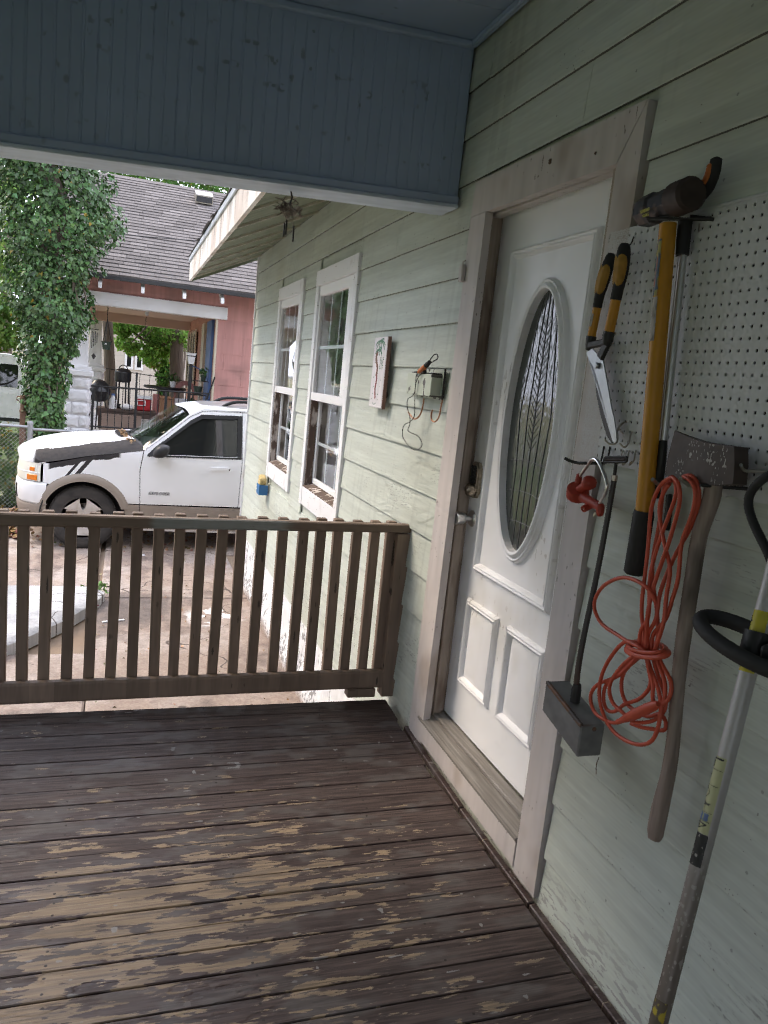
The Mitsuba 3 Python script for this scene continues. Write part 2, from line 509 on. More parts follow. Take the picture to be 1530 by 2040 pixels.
mat('black_plastic', (0.018, 0.018, 0.019), 0.45)
mat('black_rubber', (0.022, 0.022, 0.023), 0.7)
mat('black_metal', (0.025, 0.025, 0.026), 0.45)
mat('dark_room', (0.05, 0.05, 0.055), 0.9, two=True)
mat('chrome', (0.72, 0.72, 0.72), 0.16, metallic=1.0)
mat('zinc', (0.50, 0.47, 0.42), 0.35, metallic=1.0)
scene['mat_oval_glass'] = {'type': 'bumpmap', 'scale': 1.0, 'tex': mikit.proc(lambda p, n, uv: 0.0006 * fbm(p.y * 70.0, p.z * 25.0, 1.0, 3) + 0.0004 * noise(p.y * 220.0, p.z * 60.0, 2.0)), 'bsdf': {'type': 'principled', 'base_color': rgb(0.045, 0.053, 0.05), 'roughness': 0.07, 'specular': 1.0, 'clearcoat': 1.0, 'clearcoat_gloss': 0.97}}
scene['mat_pane_glass'] = {'type': 'thindielectric', 'int_ior': 1.52}
# ================================================================== THE GREEN HOUSE: the wall is the plane x = 0, its porch lies on the -x side
house = thing('green_house', 'sage green clapboard house with white front door and blue porch ceiling', 'house')
GZ = -0.72            # the ground beside the porch
YC = 8.2              # far corner of the wall
D0, D1 = 1.81, 2.90   # door casing, outer
wall_open = [(1.80, 2.895, -0.1, 2.31), (4.39, 5.42, 0.62, 2.235), (5.85, 6.83, 0.62, 2.225)]
# the wall behind the boards
core = sbox(-6.0, -0.75, YC, 3.3)
for a, b, c, d in ((1.93, 2.83, 0.12, 2.21), (4.47, 5.34, 0.70, 2.16), (5.93, 6.76, 0.70, 2.15)):
    core = core.difference(sbox(a, c, b, d))
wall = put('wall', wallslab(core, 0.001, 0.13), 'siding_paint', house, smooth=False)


def siding(y0, y1, z0, z1):
    """One lapped board: proud at its lower edge."""
    e = 0.003
    pr = [(-0.0205, z0 + e), (-0.0190, z0), (-0.0095, z0), (-0.001, z1 + 0.012), (-0.009, z1 + 0.012)]
    return prism([(x, y0, z) for x, z in pr], (0, y1 - y0, 0))


pitch, zb = 0.1803, 0.515
for k in range(-4, 14):
    z0, z1 = zb + pitch * k, zb + pitch * (k + 1)
    if k == -4:
        z0 = -0.19
    cuts = [-6.0]
    y = -6.0 + rng.uniform(0.6, 3.4)
    while y < YC - 0.25:
        cuts.append(y)
        y += rng.choice([2.44, 3.05, 3.66])
    if k == 11:
        cuts = sorted([c for c in cuts if abs(c - 3.62) > 0.5] + [3.62])
    if k == 12:
        cuts = sorted([c for c in cuts if abs(c - 2.86) > 0.5] + [2.86])
    cuts.append(YC - 0.004)
    for a, b in zip(cuts[:-1], cuts[1:]):
        spans = [(a + 0.0012, b - 0.0012)]
        for o0, o1, q0, q1 in wall_open:
            if z1 > q0 + 0.05 and z0 < q1 - 0.03:
                spans = [s for s0, s1 in spans for s in ((s0, min(s1, o0 - 0.002)), (max(s0, o1 + 0.002), s1)) if s[1] - s[0] > 0.02]
        for s0, s1 in spans:
            jz = rng.normal(0, 0.0015)
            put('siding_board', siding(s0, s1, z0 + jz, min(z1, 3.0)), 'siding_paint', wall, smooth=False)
put('corner_board', [box((-0.031, YC - 0.003, -0.2), (0.05, YC + 0.024, 2.75), 0.003)], 'window_trim_paint', wall)
# far side wall of the house, and its foundation
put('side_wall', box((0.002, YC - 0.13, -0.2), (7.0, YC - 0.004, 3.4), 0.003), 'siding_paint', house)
fy = np.linspace(3.0, YC + 0.01, 60)
fz = np.linspace(GZ - 0.3, -0.195, 10)
g = np.array([[(-0.008 - 0.012 * meshkit.fbm(np.array([[y * 3, z * 5, 1.0]]), 3)[0] - (0.02 if z < -0.55 else 0), y, z) for y in fy] for z in fz]).reshape(-1, 3)
ff = [(i * 60 + j, i * 60 + j + 1, (i + 1) * 60 + j + 1, (i + 1) * 60 + j) for i in range(9) for j in range(59)]
put('foundation', [flipped(tm(g, ff)), box((0.0, YC - 0.2, GZ - 0.3), (7.0, YC + 0.012, -0.2), 0.004), box((0.0, -6, GZ - 0.3), (0.15, YC - 0.2, -0.2), 0.004)], 'foundation_paint', house)

# ---------------------------------------------------------------- windows
scene['mat_curtain_cloth'] = {'type': 'twosided', 'bsdf': {'type': 'principled', 'base_color': mikit.proc(lambda p, n, uv: C3(0.62, 0.67, 0.74) * (0.55 + 0.6 * noise(p.y * 26.0, p.z * 0.7, 1.0))), 'roughness': 0.9}}


def window(y0, y1, gy0, gy1, lab):
    w = put('window', wallslab(sbox(y0, 2.130, y1, 2.232), -0.036, 0.035), 'window_trim_paint', house, label=lab)
    z0, z1 = 0.63, 2.128
    fr = dict(parent=w)
    put('casing', box((-0.034, y0, 0.60), (-0.001, y0 + 0.075, z1)), 'window_trim_paint', w)
    put('casing', box((-0.034, y1 - 0.075, 0.60), (-0.001, y1, z1)), 'window_trim_paint', w)
    put('apron', box((-0.031, y0 + 0.076, 0.60), (-0.001, y1 - 0.076, 0.735)), 'window_trim_paint', w)
    iy0, iy1 = y0 + 0.077, y1 - 0.077
    # sash of the upper pane lies nearly flush, that of the lower pane 4 cm behind it
    put('upper_sash', [box((-0.022, iy0, 2.062), (0.006, iy1, 2.127)), box((-0.022, iy0, 1.405), (0.006, gy0, 2.061)), box((-0.022, gy1, 1.405), (0.006, iy1, 2.061))], 'white_vinyl', w)
    put('meeting_rail', box((-0.026, iy0, 1.350), (0.02, iy1, 1.404)), 'window_trim_paint', w)
    put('pane', tm([(-0.004, gy0, 1.40), (-0.004, gy1, 1.40), (-0.004, gy1, 2.065), (-0.004, gy0, 2.065)], [(0, 2, 1), (0, 3, 2)]), 'pane_glass', w, smooth=False)
    put('pane', tm([(0.04, iy0, 0.73), (0.04, iy1, 0.73), (0.04, iy1, 1.36), (0.04, iy0, 1.36)], [(0, 2, 1), (0, 3, 2)]), 'pane_glass', w, smooth=False)
    put('stop', box((-0.02, iy1 - 0.018, 0.74), (0.03, iy1, 1.349)), 'rotten_wood', w, label='rotten brown window stop with flaking paint')
    put('stop', box((-0.02, iy0, 0.74), (0.03, iy0 + 0.018, 1.349)), 'rotten_wood', w)
    put('sill', prism([(-0.03, iy0, 0.738), (0.045, iy0, 0.76), (0.045, iy0, 0.70), (-0.03, iy0, 0.70)], (0, iy1 - iy0, 0)), 'rotten_wood', w, smooth=False, label='rotten brown window sill with flaking paint')
    put('lower_sash', [box((0.031, iy0 + 0.001, 0.762), (0.056, iy1 - 0.001, 0.80)), box((0.032, iy0 + 0.001, 0.801), (0.055, iy0 + 0.05, 1.34)), box((0.032, iy1 - 0.05, 0.801), (0.055, iy1 - 0.001, 1.34))], 'white_vinyl', w)
    for (x, za, zb_, ya, yb) in ((0.003, 1.406, 2.06, gy0, gy1), (0.046, 0.802, 1.34, iy0 + 0.05, iy1 - 0.05)):
        for q in (1 / 3, 2 / 3):
            yy = ya + (yb - ya) * q
            put('muntin', box((x, yy - 0.007, za), (x + 0.006, yy + 0.007, zb_), 0.001), 'muntin_white', w)
        zm = (za + zb_) / 2 - 0.02
        put('muntin', box((x - 0.001, ya, zm - 0.011), (x + 0.0055, yb, zm + 0.011), 0.001), 'muntin_white', w)
    cy = np.linspace(y0 - 0.05, y1 + 0.05, 70)
    cv = np.array([(0.17 + 0.022 * math.sin(t * 46) + 0.014 * math.sin(t * 17.3 + 1), t, z) for z in (0.5, 2.3) for t in cy])
    put('curtain', tm(cv, [(i, i + 1, 71 + i, 70 + i) for i in range(69)]), 'curtain_cloth', w, smooth=True)
    return w


window(4.39, 5.42, 4.60, 5.315, 'tall white double sash window with rotten lower frame, nearer the front door')
window(5.85, 6.83, 6.03, 6.735, 'tall white double sash window with rotten lower frame, nearer the far house corner')
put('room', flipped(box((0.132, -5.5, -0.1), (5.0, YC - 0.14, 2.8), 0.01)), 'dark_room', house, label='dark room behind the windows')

# ---------------------------------------------------------------- door frame: casing, jambs, threshold
df = put('door_frame', prism([(-0.031, 2.735, 2.171), (-0.031, 2.770, 0.035), (-0.031, 2.912, 0.035), (-0.031, 2.868, 2.171)], (0.031, 0, 0)), 'trim_paint', house, smooth=False, label='weathered pinkish white door frame with nail holes and brown stains')
put('casing', prism([(-0.030, 1.808, 0.015), (-0.030, 1.938, 0.015), (-0.030, 1.918, 2.155), (-0.030, 1.815, 2.290)], (0.03, 0, 0)), 'trim_paint', df, smooth=False)
put('head_casing', prism([(-0.031, 1.8165, 2.292), (-0.031, 1.9195, 2.157), (-0.031, 2.735, 2.173), (-0.031, 2.868, 2.173), (-0.031, 2.856, 2.300)], (0.031, 0, 0)), 'trim_paint', df, smooth=False)
put('jamb', [box((-0.008, 2.802, 0.12), (0.131, 2.86, 2.245)), box((0.02, 2.786, 0.13), (0.058, 2.8015, 2.235))], 'jamb_paint', df)
put('jamb', box((-0.008, 1.91, 0.12), (0.131, 1.966, 2.245)), 'jamb_paint', df)
put('head_jamb', [box((-0.008, 1.967, 2.186), (0.131, 2.801, 2.245)), box((0.02, 1.967, 2.168), (0.058, 2.785, 2.1855))], 'trim_paint', df)
put('kick_board', prism([(-0.033, 1.942, 0.125), (-0.033, 2.80, 0.140), (-0.033, 2.832, 0.052), (-0.033, 1.942, 0.030)], (0.03, 0, 0)), 'trim_paint', df, smooth=False)
mat('grey_sill', lambda p, n, uv: mix(C3(0.26, 0.25, 0.24), C3(0.15, 0.135, 0.12), fbm(p.x * 60.0, p.y * 6.0, 1.0, 4)) * (0.8 + 0.4 * noise(p.x * 200.0, p.y * 8.0, 0)), 0.6)
put('threshold', [prism([(-0.036, 1.942, 0.128), (0.075, 1.942, 0.153), (0.075, 1.942, 0.10), (-0.001, 1.942, 0.06), (-0.036, 1.942, 0.120)], (0, 0.875, 0.012)), box((0.02, 1.968, 0.148), (0.068, 2.784, 0.166), 0.004)], 'grey_sill', df, smooth=False, label='worn grey threshold')
put('nail', [lathe([(0.0, 0.004), (0.008, 0.003), (0.009, 0)], 10, (-0.031, 2.29, 2.247), (-1, 0, 0)), lathe([(0.0, 0.004), (0.004, 0.003), (0.005, 0)], 8, (-0.031, 2.03, 2.21), (-1, 0, 0))], 'rotten_wood', df)

# ---------------------------------------------------------------- the door
DX, Y0, Y1, Z0, Z1 = 0.074, 1.968, 2.7995, 0.168, 2.184
oy, oz, oa, ob = 2.372, 1.420, 0.168, 0.455


def ell(a, b, n=72):
    t = np.arange(n) * 2 * np.pi / n
    return np.stack([oy + a * np.cos(t), oz + b * np.sin(t)], 1)


slab = sbox(Y0, Z0, Y1, Z1).difference(Polygon(ell(oa + 0.012, ob + 0.012)))
door = put('door', wallslab(slab, DX, 0.044), 'door_paint', house, smooth=20, label='white front door with an oval leaded glass and two raised lower panels')


def molding(y0, y1, z0, z1, w, hgt, x=DX):
    """A raised picture-frame moulding, half round, mitred."""
    prof = [(0.0, 0.0), (0.10, 0.55), (0.3, 0.95), (0.5, 0.75), (0.62, 1.0), (0.85, 0.6), (1.0, 0.0)]
    v, f = [], []
    for t, h in prof:
        d = w * t
        v += [(x - hgt * h, y0 + d, z0 + d), (x - hgt * h, y1 - d, z0 + d), (x - hgt * h, y1 - d, z1 - d), (x - hgt * h, y0 + d, z1 - d)]
    for i in range(len(prof) - 1):
        for q in range(4):
            r = (q + 1) % 4
            f.append((i * 4 + q, (i + 1) * 4 + q, (i + 1) * 4 + r, i * 4 + r))
    return tm(v, f)


def raised(y0, y1, z0, z1, x=DX):
    e, h = 0.035, 0.012
    v = [(x - 0.001, y0, z0), (x - 0.001, y1, z0), (x - 0.001, y1, z1), (x - 0.001, y0, z1), (x - h, y0 + e, z0 + e), (x - h, y1 - e, z0 + e), (x - h, y1 - e, z1 - e), (x - h, y0 + e, z1 - e)]
    return tm(v, [(4, 7, 6, 5), (0, 4, 5, 1), (1, 5, 6, 2), (2, 6, 7, 3), (3, 7, 4, 0)])


put('moulding', molding(2.098, 2.675, 0.818, 2.040, 0.036, 0.017), 'door_paint', door, smooth=25)
for a, b in ((2.420, 2.692), (2.078, 2.348)):
    put('raised_panel', [molding(a, b, 0.345, 0.700, 0.034, 0.016), raised(a + 0.036, b - 0.036, 0.381, 0.664)], 'door_paint', door, smooth=25)
# oval trim ring, lathed to the ellipse
prof = [(0.040, 0.0), (0.038, 0.010), (0.031, 0.017), (0.024, 0.014), (0.020, 0.020), (0.010, 0.024), (0.002, 0.022), (0.0, 0.006), (0.0, -0.012)]
v = np.vstack([np.c_[np.full(96, DX - h), ell(oa + d, ob + d, 96)] for d, h in prof])
f = [(i * 96 + q, i * 96 + (q + 1) % 96, (i + 1) * 96 + (q + 1) % 96, (i + 1) * 96 + q) for i in range(len(prof) - 1) for q in range(96)]
put('oval_trim', flipped(tm(v, f)), 'door_paint', door, smooth=35)
e = ell(oa + 0.004, ob + 0.004, 72)
gl = trimesh.creation.triangulate_polygon(Polygon(e), engine='earcut')
put('oval_glass', flipped(tm(np.c_[np.full(len(gl[0]), DX + 0.006), gl[0]], gl[1])), 'oval_glass', door, smooth=False, label='oval leaded glass pane reflecting the garden')
lead = []
inside = Polygon(ell(oa - 0.002, ob - 0.002))


def came(pts, r=0.0014):
    s = LineString(pts).intersection(inside)
    for q in getattr(s, 'geoms', [s]):
        if not q.is_empty and q.length > 0.01:
            c = np.array(q.coords)
            lead.append(tube(np.c_[np.full(len(c), DX + 0.0045), c], r, 5))


for dy in (-0.085, -0.04, 0.04, 0.085):
    came([(oy + dy, 0.9), (oy + dy, 1.25), (oy + dy * 1.25, 1.45), (oy + dy * 0.8, 1.75), (oy + dy * 0.4, 1.88)])
came([(oy, 0.9), (oy, 1.9)], 0.0016)
for k in range(17):
    z = 1.33 + 0.026 * k
    for s in (-1, 1):
        came([(oy, z), (oy + s * 0.034, z + 0.034)], 0.0009)
for z in (1.05, 1.16, 1.27):
    came([(oy - 0.2, z), (oy - 0.04, z + 0.02), (oy + 0.04, z + 0.02), (oy + 0.2, z)], 0.0013)
mat('lead_grey', (0.14, 0.14, 0.145), 0.35, metallic=0.6)
put('lead_came', lead, 'lead_grey', door, smooth=40)
# black sheet standing in for the unlit hall behind the glass
put('hall_black_sheet', wallslab(Polygon(ell(oa + 0.03, ob + 0.03)), DX + 0.046, 0.004), 'black_plastic', door, smooth=False, label='black sheet standing in for the unlit hall behind the oval glass')
# lock with keypad
mat('aged_nickel', lambda p, n, uv: mix(C3(0.48, 0.42, 0.33), C3(0.22, 0.19, 0.15), noise(p.x * 90, p.y * 90, p.z * 90)), 0.32, metallic=1.0)
lc = np.array([2.745, 1.167])
oct_ = Polygon([(-0.036, -0.045), (-0.018, -0.07), (0.018, -0.07), (0.036, -0.045), (0.036, 0.05), (0.018, 0.072), (-0.018, 0.072), (-0.036, 0.05)])
pl = [wallslab(shapely.affinity.translate(shapely.affinity.scale(oct_, s, s2), *lc), DX - hgt, t) for s, s2, hgt, t in ((1, 1, 0.014, 0.014), (0.86, 0.92, 0.021, 0.009))]
lk = put('keypad_lock', pl, 'aged_nickel', door, label='brass and black keypad deadbolt above the knob')
put('keypad', wallslab(sbox(lc[0] - 0.022, lc[1] - 0.012, lc[0] + 0.022, lc[1] + 0.058).buffer(-0.004).buffer(0.004), DX - 0.0235, 0.003), 'black_plastic', door)
put('keypad_button', [lathe([(0, 0.0045), (0.0045, 0.0035), (0.005, 0)], 8, (DX - 0.0235, lc[0] + dy, lc[1] + dz), (-1, 0, 0)) for dy in (-0.011, 0.011) for dz in (-0.002, 0.012, 0.026, 0.040, 0.052)], 'black_metal', door)
put('lock_cylinder', lathe([(0.0, 0.030), (0.012, 0.030), (0.014, 0.026), (0.024, 0.022), (0.027, 0.012), (0.028, 0.0)], 28, (DX - 0.018, lc[0], lc[1] - 0.040), (-1, 0, 0)), 'aged_nickel', door, smooth=35)
kc = (DX, 2.752, 1.010)
mat('satin_steel', (0.62, 0.61, 0.60), 0.24, metallic=1.0)
put('knob', [lathe([(0.0, 0.012), (0.014, 0.012), (0.026, 0.008), (0.033, 0.003), (0.034, 0.0)], 32, kc, (-1, 0, 0)),
             lathe([(0.011, 0.01), (0.011, 0.030), (0.020, 0.034), (0.024, 0.042), (0.026, 0.066), (0.0255, 0.072), (0.022, 0.074), (0.0195, 0.071), (0.008, 0.070), (0.0, 0.071)], 32, kc, (-1, 0, 0))], 'satin_steel', door, smooth=35, label='satin steel door knob')
tag(thing('door_bell', None, None), 'small pale door bell button screwed to the door casing', 'door bell')
put('case', [box((-0.048, 2.855, 1.93), (-0.0315, 2.885, 1.995), 0.003)], 'trim_paint', 'door_bell')
put('wire', tube([(-0.04, 2.87, 1.995), (-0.043, 2.865, 2.006), (-0.040, 2.85, 2.008)], 0.0025, 6), 'rotten_wood', 'door_bell')

# ---------------------------------------------------------------- porch ceiling, beam with bead boards, roof
TILT = 0.045


def tz(m):
    return xf(m, lambda v: v + np.c_[np.zeros(len(v)), np.zeros(len(v)), TILT * np.minimum(v[:, 0], 0)])


FX = -2.70            # front edge of the porch
ceil = put('porch_ceiling', tz(box((FX, -4.2, 2.875), (-0.023, 3.20, 2.93))), 'blue_paint', house, label='dark blue porch ceiling')
for i, y in enumerate(np.arange(-4.15, 2.95, 0.3)):
    put('ceiling_board', tz(box((FX, y + 0.002, 2.862), (-0.026, min(y + 0.298, 3.043), 2.874), 0.002)), 'blue_paint', ceil)
put('ceiling_moulding', tz(cat_([box((FX, 3.012, 2.835), (-0.027, 3.041, 2.8615), 0.008), box((-0.050, -4.1, 2.832), (-0.024, 3.01, 2.8615), 0.008)])), 'blue_paint', ceil)
beam = put('porch_beam', tz(box((FX, 3.052, 2.262), (-0.024, 3.19, 2.862), 0.003)), 'blue_paint', house, label='blue porch beam faced with bead boards')
bw = 0.089
x = -0.024
i = 0
while x > FX:
    x0 = max(x - bw, FX)
    w = x - x0
    pr = [(0, 0), (0, 0.0095), (0.003, 0.012), (w * 0.46, 0.012), (w * 0.475, 0.0105), (w * 0.49, 0.012), (w * 0.51, 0.012), (w * 0.525, 0.0105), (w * 0.54, 0.012), (w - 0.010, 0.012), (w - 0.0085, 0.0105), (w - 0.007, 0.0115), (w - 0.003, 0.0115), (w - 0.0004, 0.0105), (w - 0.0004, 0)]
    put('bead_board', tz(ext(Polygon(pr), 0.56, None, lambda v: np.c_[x0 + v[:, 0], 3.0515 - v[:, 1], 2.285 + v[:, 2]])), 'blue_paint', beam, smooth=False)
    x = x0
    i += 1
put('bottom_moulding', tz(box((FX, 3.022, 2.252), (-0.024, 3.0505, 2.284), 0.006)), 'blue_paint', beam)
put('soffit_board', tz(box((FX, 3.020, 2.236), (-0.024, 3.196, 2.2505), 0.003)), 'pale_lit_blue', beam)  # underside lit from the ground; that lightness is in its colour
put('outer_board', tz(box((FX, 3.1915, 2.252), (-0.024, 3.212, 2.95), 0.003)), 'pale_lit_blue', beam)
put('front_beam', [tz(box((FX - 0.14, -4.2, 2.27), (FX - 0.001, 3.21, 2.86)))], 'blue_paint', house)
for yy in (3.10, -0.6, -4.1):
    put('porch_post', [box((FX - 0.125, yy - 0.06, -0.05), (FX - 0.005, yy + 0.06, 2.16), 0.008)], 'pale_lit_blue', house)


def shingles(p, n, uv):
    c = C3(0.10, 0.095, 0.092)
    return c * (0.7 + 0.6 * cell_rand(dr.floor(p.y / 0.3), dr.floor(p.x / 0.13))) * (0.85 + 0.3 * noise(p.x * 90, p.y * 90, 2))


mat('house_shingles', shingles, 0.9)
SL = 0.47
put('added_end_wall', box((FX, -4.32, -0.1), (-0.02, -4.21, 2.75), 0.003), 'siding_paint', house)  # unseen wall added behind the viewer to block light from the back
roof = put('roof', prism([(-0.700, 3.215, 2.580), (4.2, 3.215, 2.580 + SL * 4.9), (4.2, 3.215, 2.56 + SL * 4.9), (-0.700, 3.215, 2.562)], (0, 8.39 - 3.215, 0)), 'house_shingles', house, smooth=False)
put('porch_roof', [prism([(FX - 0.3, -4.4, 2.80), (-0.9, -4.4, 2.99), (4.2, -4.4, 2.60 + SL * 4.915), (4.2, -4.4, 2.57 + SL * 4.915), (-0.9, -4.4, 2.94), (FX - 0.3, -4.4, 2.76)], (0, 7.6, 0))], 'house_shingles', roof, smooth=False)
put('back_slope', prism([(4.2, -4.4, 2.60 + SL * 4.915), (9.0, -4.4, 2.6), (9.0, -4.4, 2.57), (4.2, -4.4, 2.57 + SL * 4.915)], (0, 12.79, 0)), 'house_shingles', roof, smooth=False)
eave = put('eave', prism([(-0.665, 3.22, 2.355), (-0.690, 3.22, 2.352), (-0.690, 3.22, 2.560), (-0.665, 3.22, 2.568)], (0, 8.372 - 3.22, 0)), 'fascia_paint', house, smooth=False, label='eave with a dirty pale fascia and green exposed rafters')


def fascia_col(p, n, uv):
    d = fbm(p.y * 5.0, p.z * 2.0, 2.0, 4)
    c = mix(C3(0.72, 0.70, 0.67), C3(0.54, 0.47, 0.42), smoothstep(0.4, 0.7, d))
    st = smoothstep(0.58, 0.72, noise(p.y * 16.0, p.z * 1.2, 4.0)) * smoothstep(2.36, 2.56, p.z + 0.05 * d)
    return mix(c, C3(0.16, 0.15, 0.145), 0.45 * st)


mat('fascia_paint', fascia_col, 0.6)
mat('eave_green', lambda p, n, uv: C3(0.17, 0.195, 0.14) * (0.75 + 0.5 * fbm(p.x * 5.0, p.y * 40.0, 1.0, 3)), 0.65)
mat('eave_line', lambda p, n, uv: C3(0.50, 0.48, 0.41) * (0.8 + 0.4 * noise(p.x * 20, p.y * 20, 1)), 0.6)
zs = lambda x: 2.375 + 0.47 * (x + 0.665)
yb = 8.36 - 0.61 * 8 - 0.26
k = 0
while yb < 8.36:
    y1 = min(yb + 0.61, 8.36)
    put('soffit_panel', prism([(-0.664, yb, zs(-0.664)), (0.0, yb, zs(0.0)), (0.0, yb, zs(0) + 0.02), (-0.664, yb, zs(-0.664) + 0.02)], (0, y1 - yb - 0.003, 0)), 'eave_green', eave, smooth=False)
    if y1 < 8.36:
        put('batten', prism([(-0.664, y1 - 0.014, zs(-0.664) - 0.016), (-0.012, y1 - 0.014, zs(-0.012) - 0.016), (-0.012, y1 - 0.014, zs(-0.012) - 0.0008), (-0.664, y1 - 0.014, zs(-0.664) - 0.0008)], (0, 0.016, 0)), 'eave_line', eave, smooth=False)
    yb = y1
put('verge_board', prism([(-0.664, 8.362, 2.352), (0.0, 8.362, 2.66), (0.0, 8.362, 2.86), (-0.664, 8.362, 2.55)], (0, 0.02, 0)), 'eave_green', eave, smooth=False)
ed = []
for k in range(34):
    y = 3.25 + k * 0.152 + rng.uniform(-0.01, 0.01)
    o = rng.uniform(0, 0.006) + (0.014 if rng.random() < 0.25 else 0)
    ed.append(bar((-0.708 - o, y, 2.588 + rng.uniform(-0.004, 0.004)), (-0.60, y, 2.635), 0.14, 0.008, (0, 0, 1), 0.002))
mat('drip_metal', (0.46, 0.50, 0.56), 0.45)
put('drip_edge', box((-0.7035, 3.23, 2.540), (-0.6915, 8.385, 2.584), 0.002), 'drip_metal', roof)
put('shingle_edge', ed, 'house_shingles', roof, kind='stuff')

# ================================================================== PORCH FLOOR
dz = lambda y: 0.060 * np.clip((np.asarray(y) - 1.9) / 1.3, 0, 1.2) ** 2
floor = thing('porch_floor', kind='structure')
bwid = 0.0915
nb = 0
for y in np.arange(-4.6045 - 10 * bwid + 0.0, 3.25, bwid):
    yy = math.floor((y + 10.0) / bwid) * bwid - 10.0
    if yy < -4.6 or yy > 3.24:
        continue
    y0, y1 = yy + 0.0012 + rng.uniform(0, 0.0016), min(yy + bwid - 0.0012, 3.245)
    x1 = -0.052 - abs(rng.normal(0, 0.006)) if yy > -1 else -0.03
    if y1 - y0 < 0.02:
        continue
    m = box((FX - 0.02, y0, -0.028), (x1, y1, 0.0), 0.0022)
    q = rng.normal(0, 0.0011)
    put('plank', xf(m, lambda v: np.c_[v[:, :2], v[:, 2] + dz(v[:, 1]) + q]), 'deck_boards', floor, smooth=False)
put('edge_strip', [xf(box((-0.047, a, -0.02), (-0.024, b, 0.004), 0.003), lambda v: np.c_[v[:, :2], v[:, 2] + dz(v[:, 1])]) for a, b in ((-4.5, 0.9), (0.903, 1.80), (1.805, 2.32), (2.325, 2.70), (2.704, 2.93))], 'deck_boards', floor, smooth=False)
put('joist', [box((FX, 3.17, -0.20), (-0.03, 3.21, 0.018)), box((FX + 0.01, -4.5, -0.2), (FX + 0.05, 3.16, -0.032))] + [box((x, -4.5, -0.2), (x + 0.04, 3.16, -0.034)) for x in (-1.9, -1.4, -0.9, -0.4)], 'rotten_wood', floor)

# ================================================================== RAILING
rail = thing('porch_railing', 'brown wooden porch railing of square balusters with a weathered grey patch on its top rail', 'railing')
yr = 3.19
lin = lambda a, b: (lambda x: a + (b - a) * (x + 1.70) / 1.69)
zt, zt0, zb1, zb0 = lin(0.873, 0.890), lin(0.822, 0.852), lin(0.178, 0.193), lin(0.090, 0.110)


def railbar(x0, x1, za, zc, y0, y1, b=0.004, seg=14):
    xs = np.linspace(x0, x1, seg)
    m = m3.Manifold.extrude(m3.CrossSection([np.array([(0, 0), (1, 0), (1, 1), (0, 1)])]), 1.0, seg)
    pts = []
    c = 0.12
    pr = [(c, 0), (1 - c, 0), (1, c), (1, 1 - c), (1 - c, 1), (c, 1), (0, 1 - c), (0, c)]
    v = np.array([(xx, y0 + (y1 - y0) * a, za(xx) + (zc(xx) - za(xx)) * h) for xx in xs for a, h in pr])
    f = []
    for i in range(seg - 1):
        for q in range(8):
            r = (q + 1) % 8
            f += [(i * 8 + q, i * 8 + r, (i + 1) * 8 + r, (i + 1) * 8 + q)]
    M = tm(v, f)
    caps = tm(v[[*range(8)]], [(0, 2 - 1, k) if False else (0, k, k + 1) for k in range(1, 7)])
    caps2 = tm(v[-8:], [(0, k + 1, k) for k in range(1, 7)])
    return cat_([fixn(M), caps, caps2])


put('top_rail', railbar(FX + 0.02, -0.006, zt0, zt, yr, yr + 0.042), 'weathered_rail', rail, smooth=False, label='weathered brown top rail with bare grey and rotten spots')
put('bottom_rail', railbar(FX + 0.02, -0.060, zb0, zb1, yr, yr + 0.038), 'rail_paint', rail, smooth=False)
put('post', prism([(-0.070, yr - 0.004, 0.066), (-0.004, yr - 0.004, 0.066), (-0.006, yr - 0.004, 0.846), (-0.072, yr - 0.004, 0.846)], (0, 0.070, 0)), 'rail_paint', rail, smooth=False)
bx = [3.4, 47.6, 94.5, 141.4, 188, 233.5, 275.3, 319.5, 360.3, 402.4, 442.9, 482.5, 522.7, 565, 605, 640.6, 676, 712.5, 748.5, 780]
tops = [ony(u, 1052 + 0.03 * u, yr + 0.04)[0] for u in bx]
sp = tops[1] - tops[0]
tops = [tops[0] - sp * k for k in range(13, 0, -1)] + tops
for i, xx in enumerate(tops):
    if xx < FX + 0.05:
        continue
    w = 0.0215
    h0, h1 = zb0(xx) - rng.uniform(0.004, 0.016), zt(xx) + rng.uniform(0.003, 0.009)
    lean = rng.normal(0, 0.006)
    ya, yb_ = yr + 0.0425, yr + 0.080
    v = box((xx - w, ya, h0), (xx + w, yb_, h1), 0.003)
    put('baluster', xf(v, lambda q: np.c_[q[:, 0] + lean * (q[:, 2] - 0.5), q[:, 1:]]), 'rail_paint', rail, smooth=False)
put('foot_block', box((-0.235, yr + 0.002, 0.062), (-0.10, yr + 0.06, 0.104), 0.004), 'rail_paint', rail)

# ================================================================== GROUND, PAVING, STREET
gx = np.unique(np.r_[np.linspace(-400, -12, 14), np.linspace(-12, 14, 53), np.linspace(14, 400, 14)])
gy = np.unique(np.r_[np.linspace(-400, -6, 12), np.linspace(-6, 30, 73), np.linspace(30, 600, 16)])
GX, GY = np.meshgrid(gx, gy, indexing='ij')
GH = GZ - 0.012 + 0.05 * (meshkit.fbm(np.stack([GX * 0.6, GY * 0.6, GX * 0], -1), 3) - 0.5) - 0.02
GH = np.where((GY > 11.5) & (GY < 30), GH + 0.12, GH)
nx, ny = GX.shape
gf = [(i * ny + j, (i + 1) * ny + j, (i + 1) * ny + j + 1, i * ny + j + 1) for i in range(nx - 1) for j in range(ny - 1)]
put('ground', tm(np.stack([GX, GY, GH], -1).reshape(-1, 3), gf), 'bare_ground', smooth=True, kind='structure')
drive = thing('driveway', kind='structure')
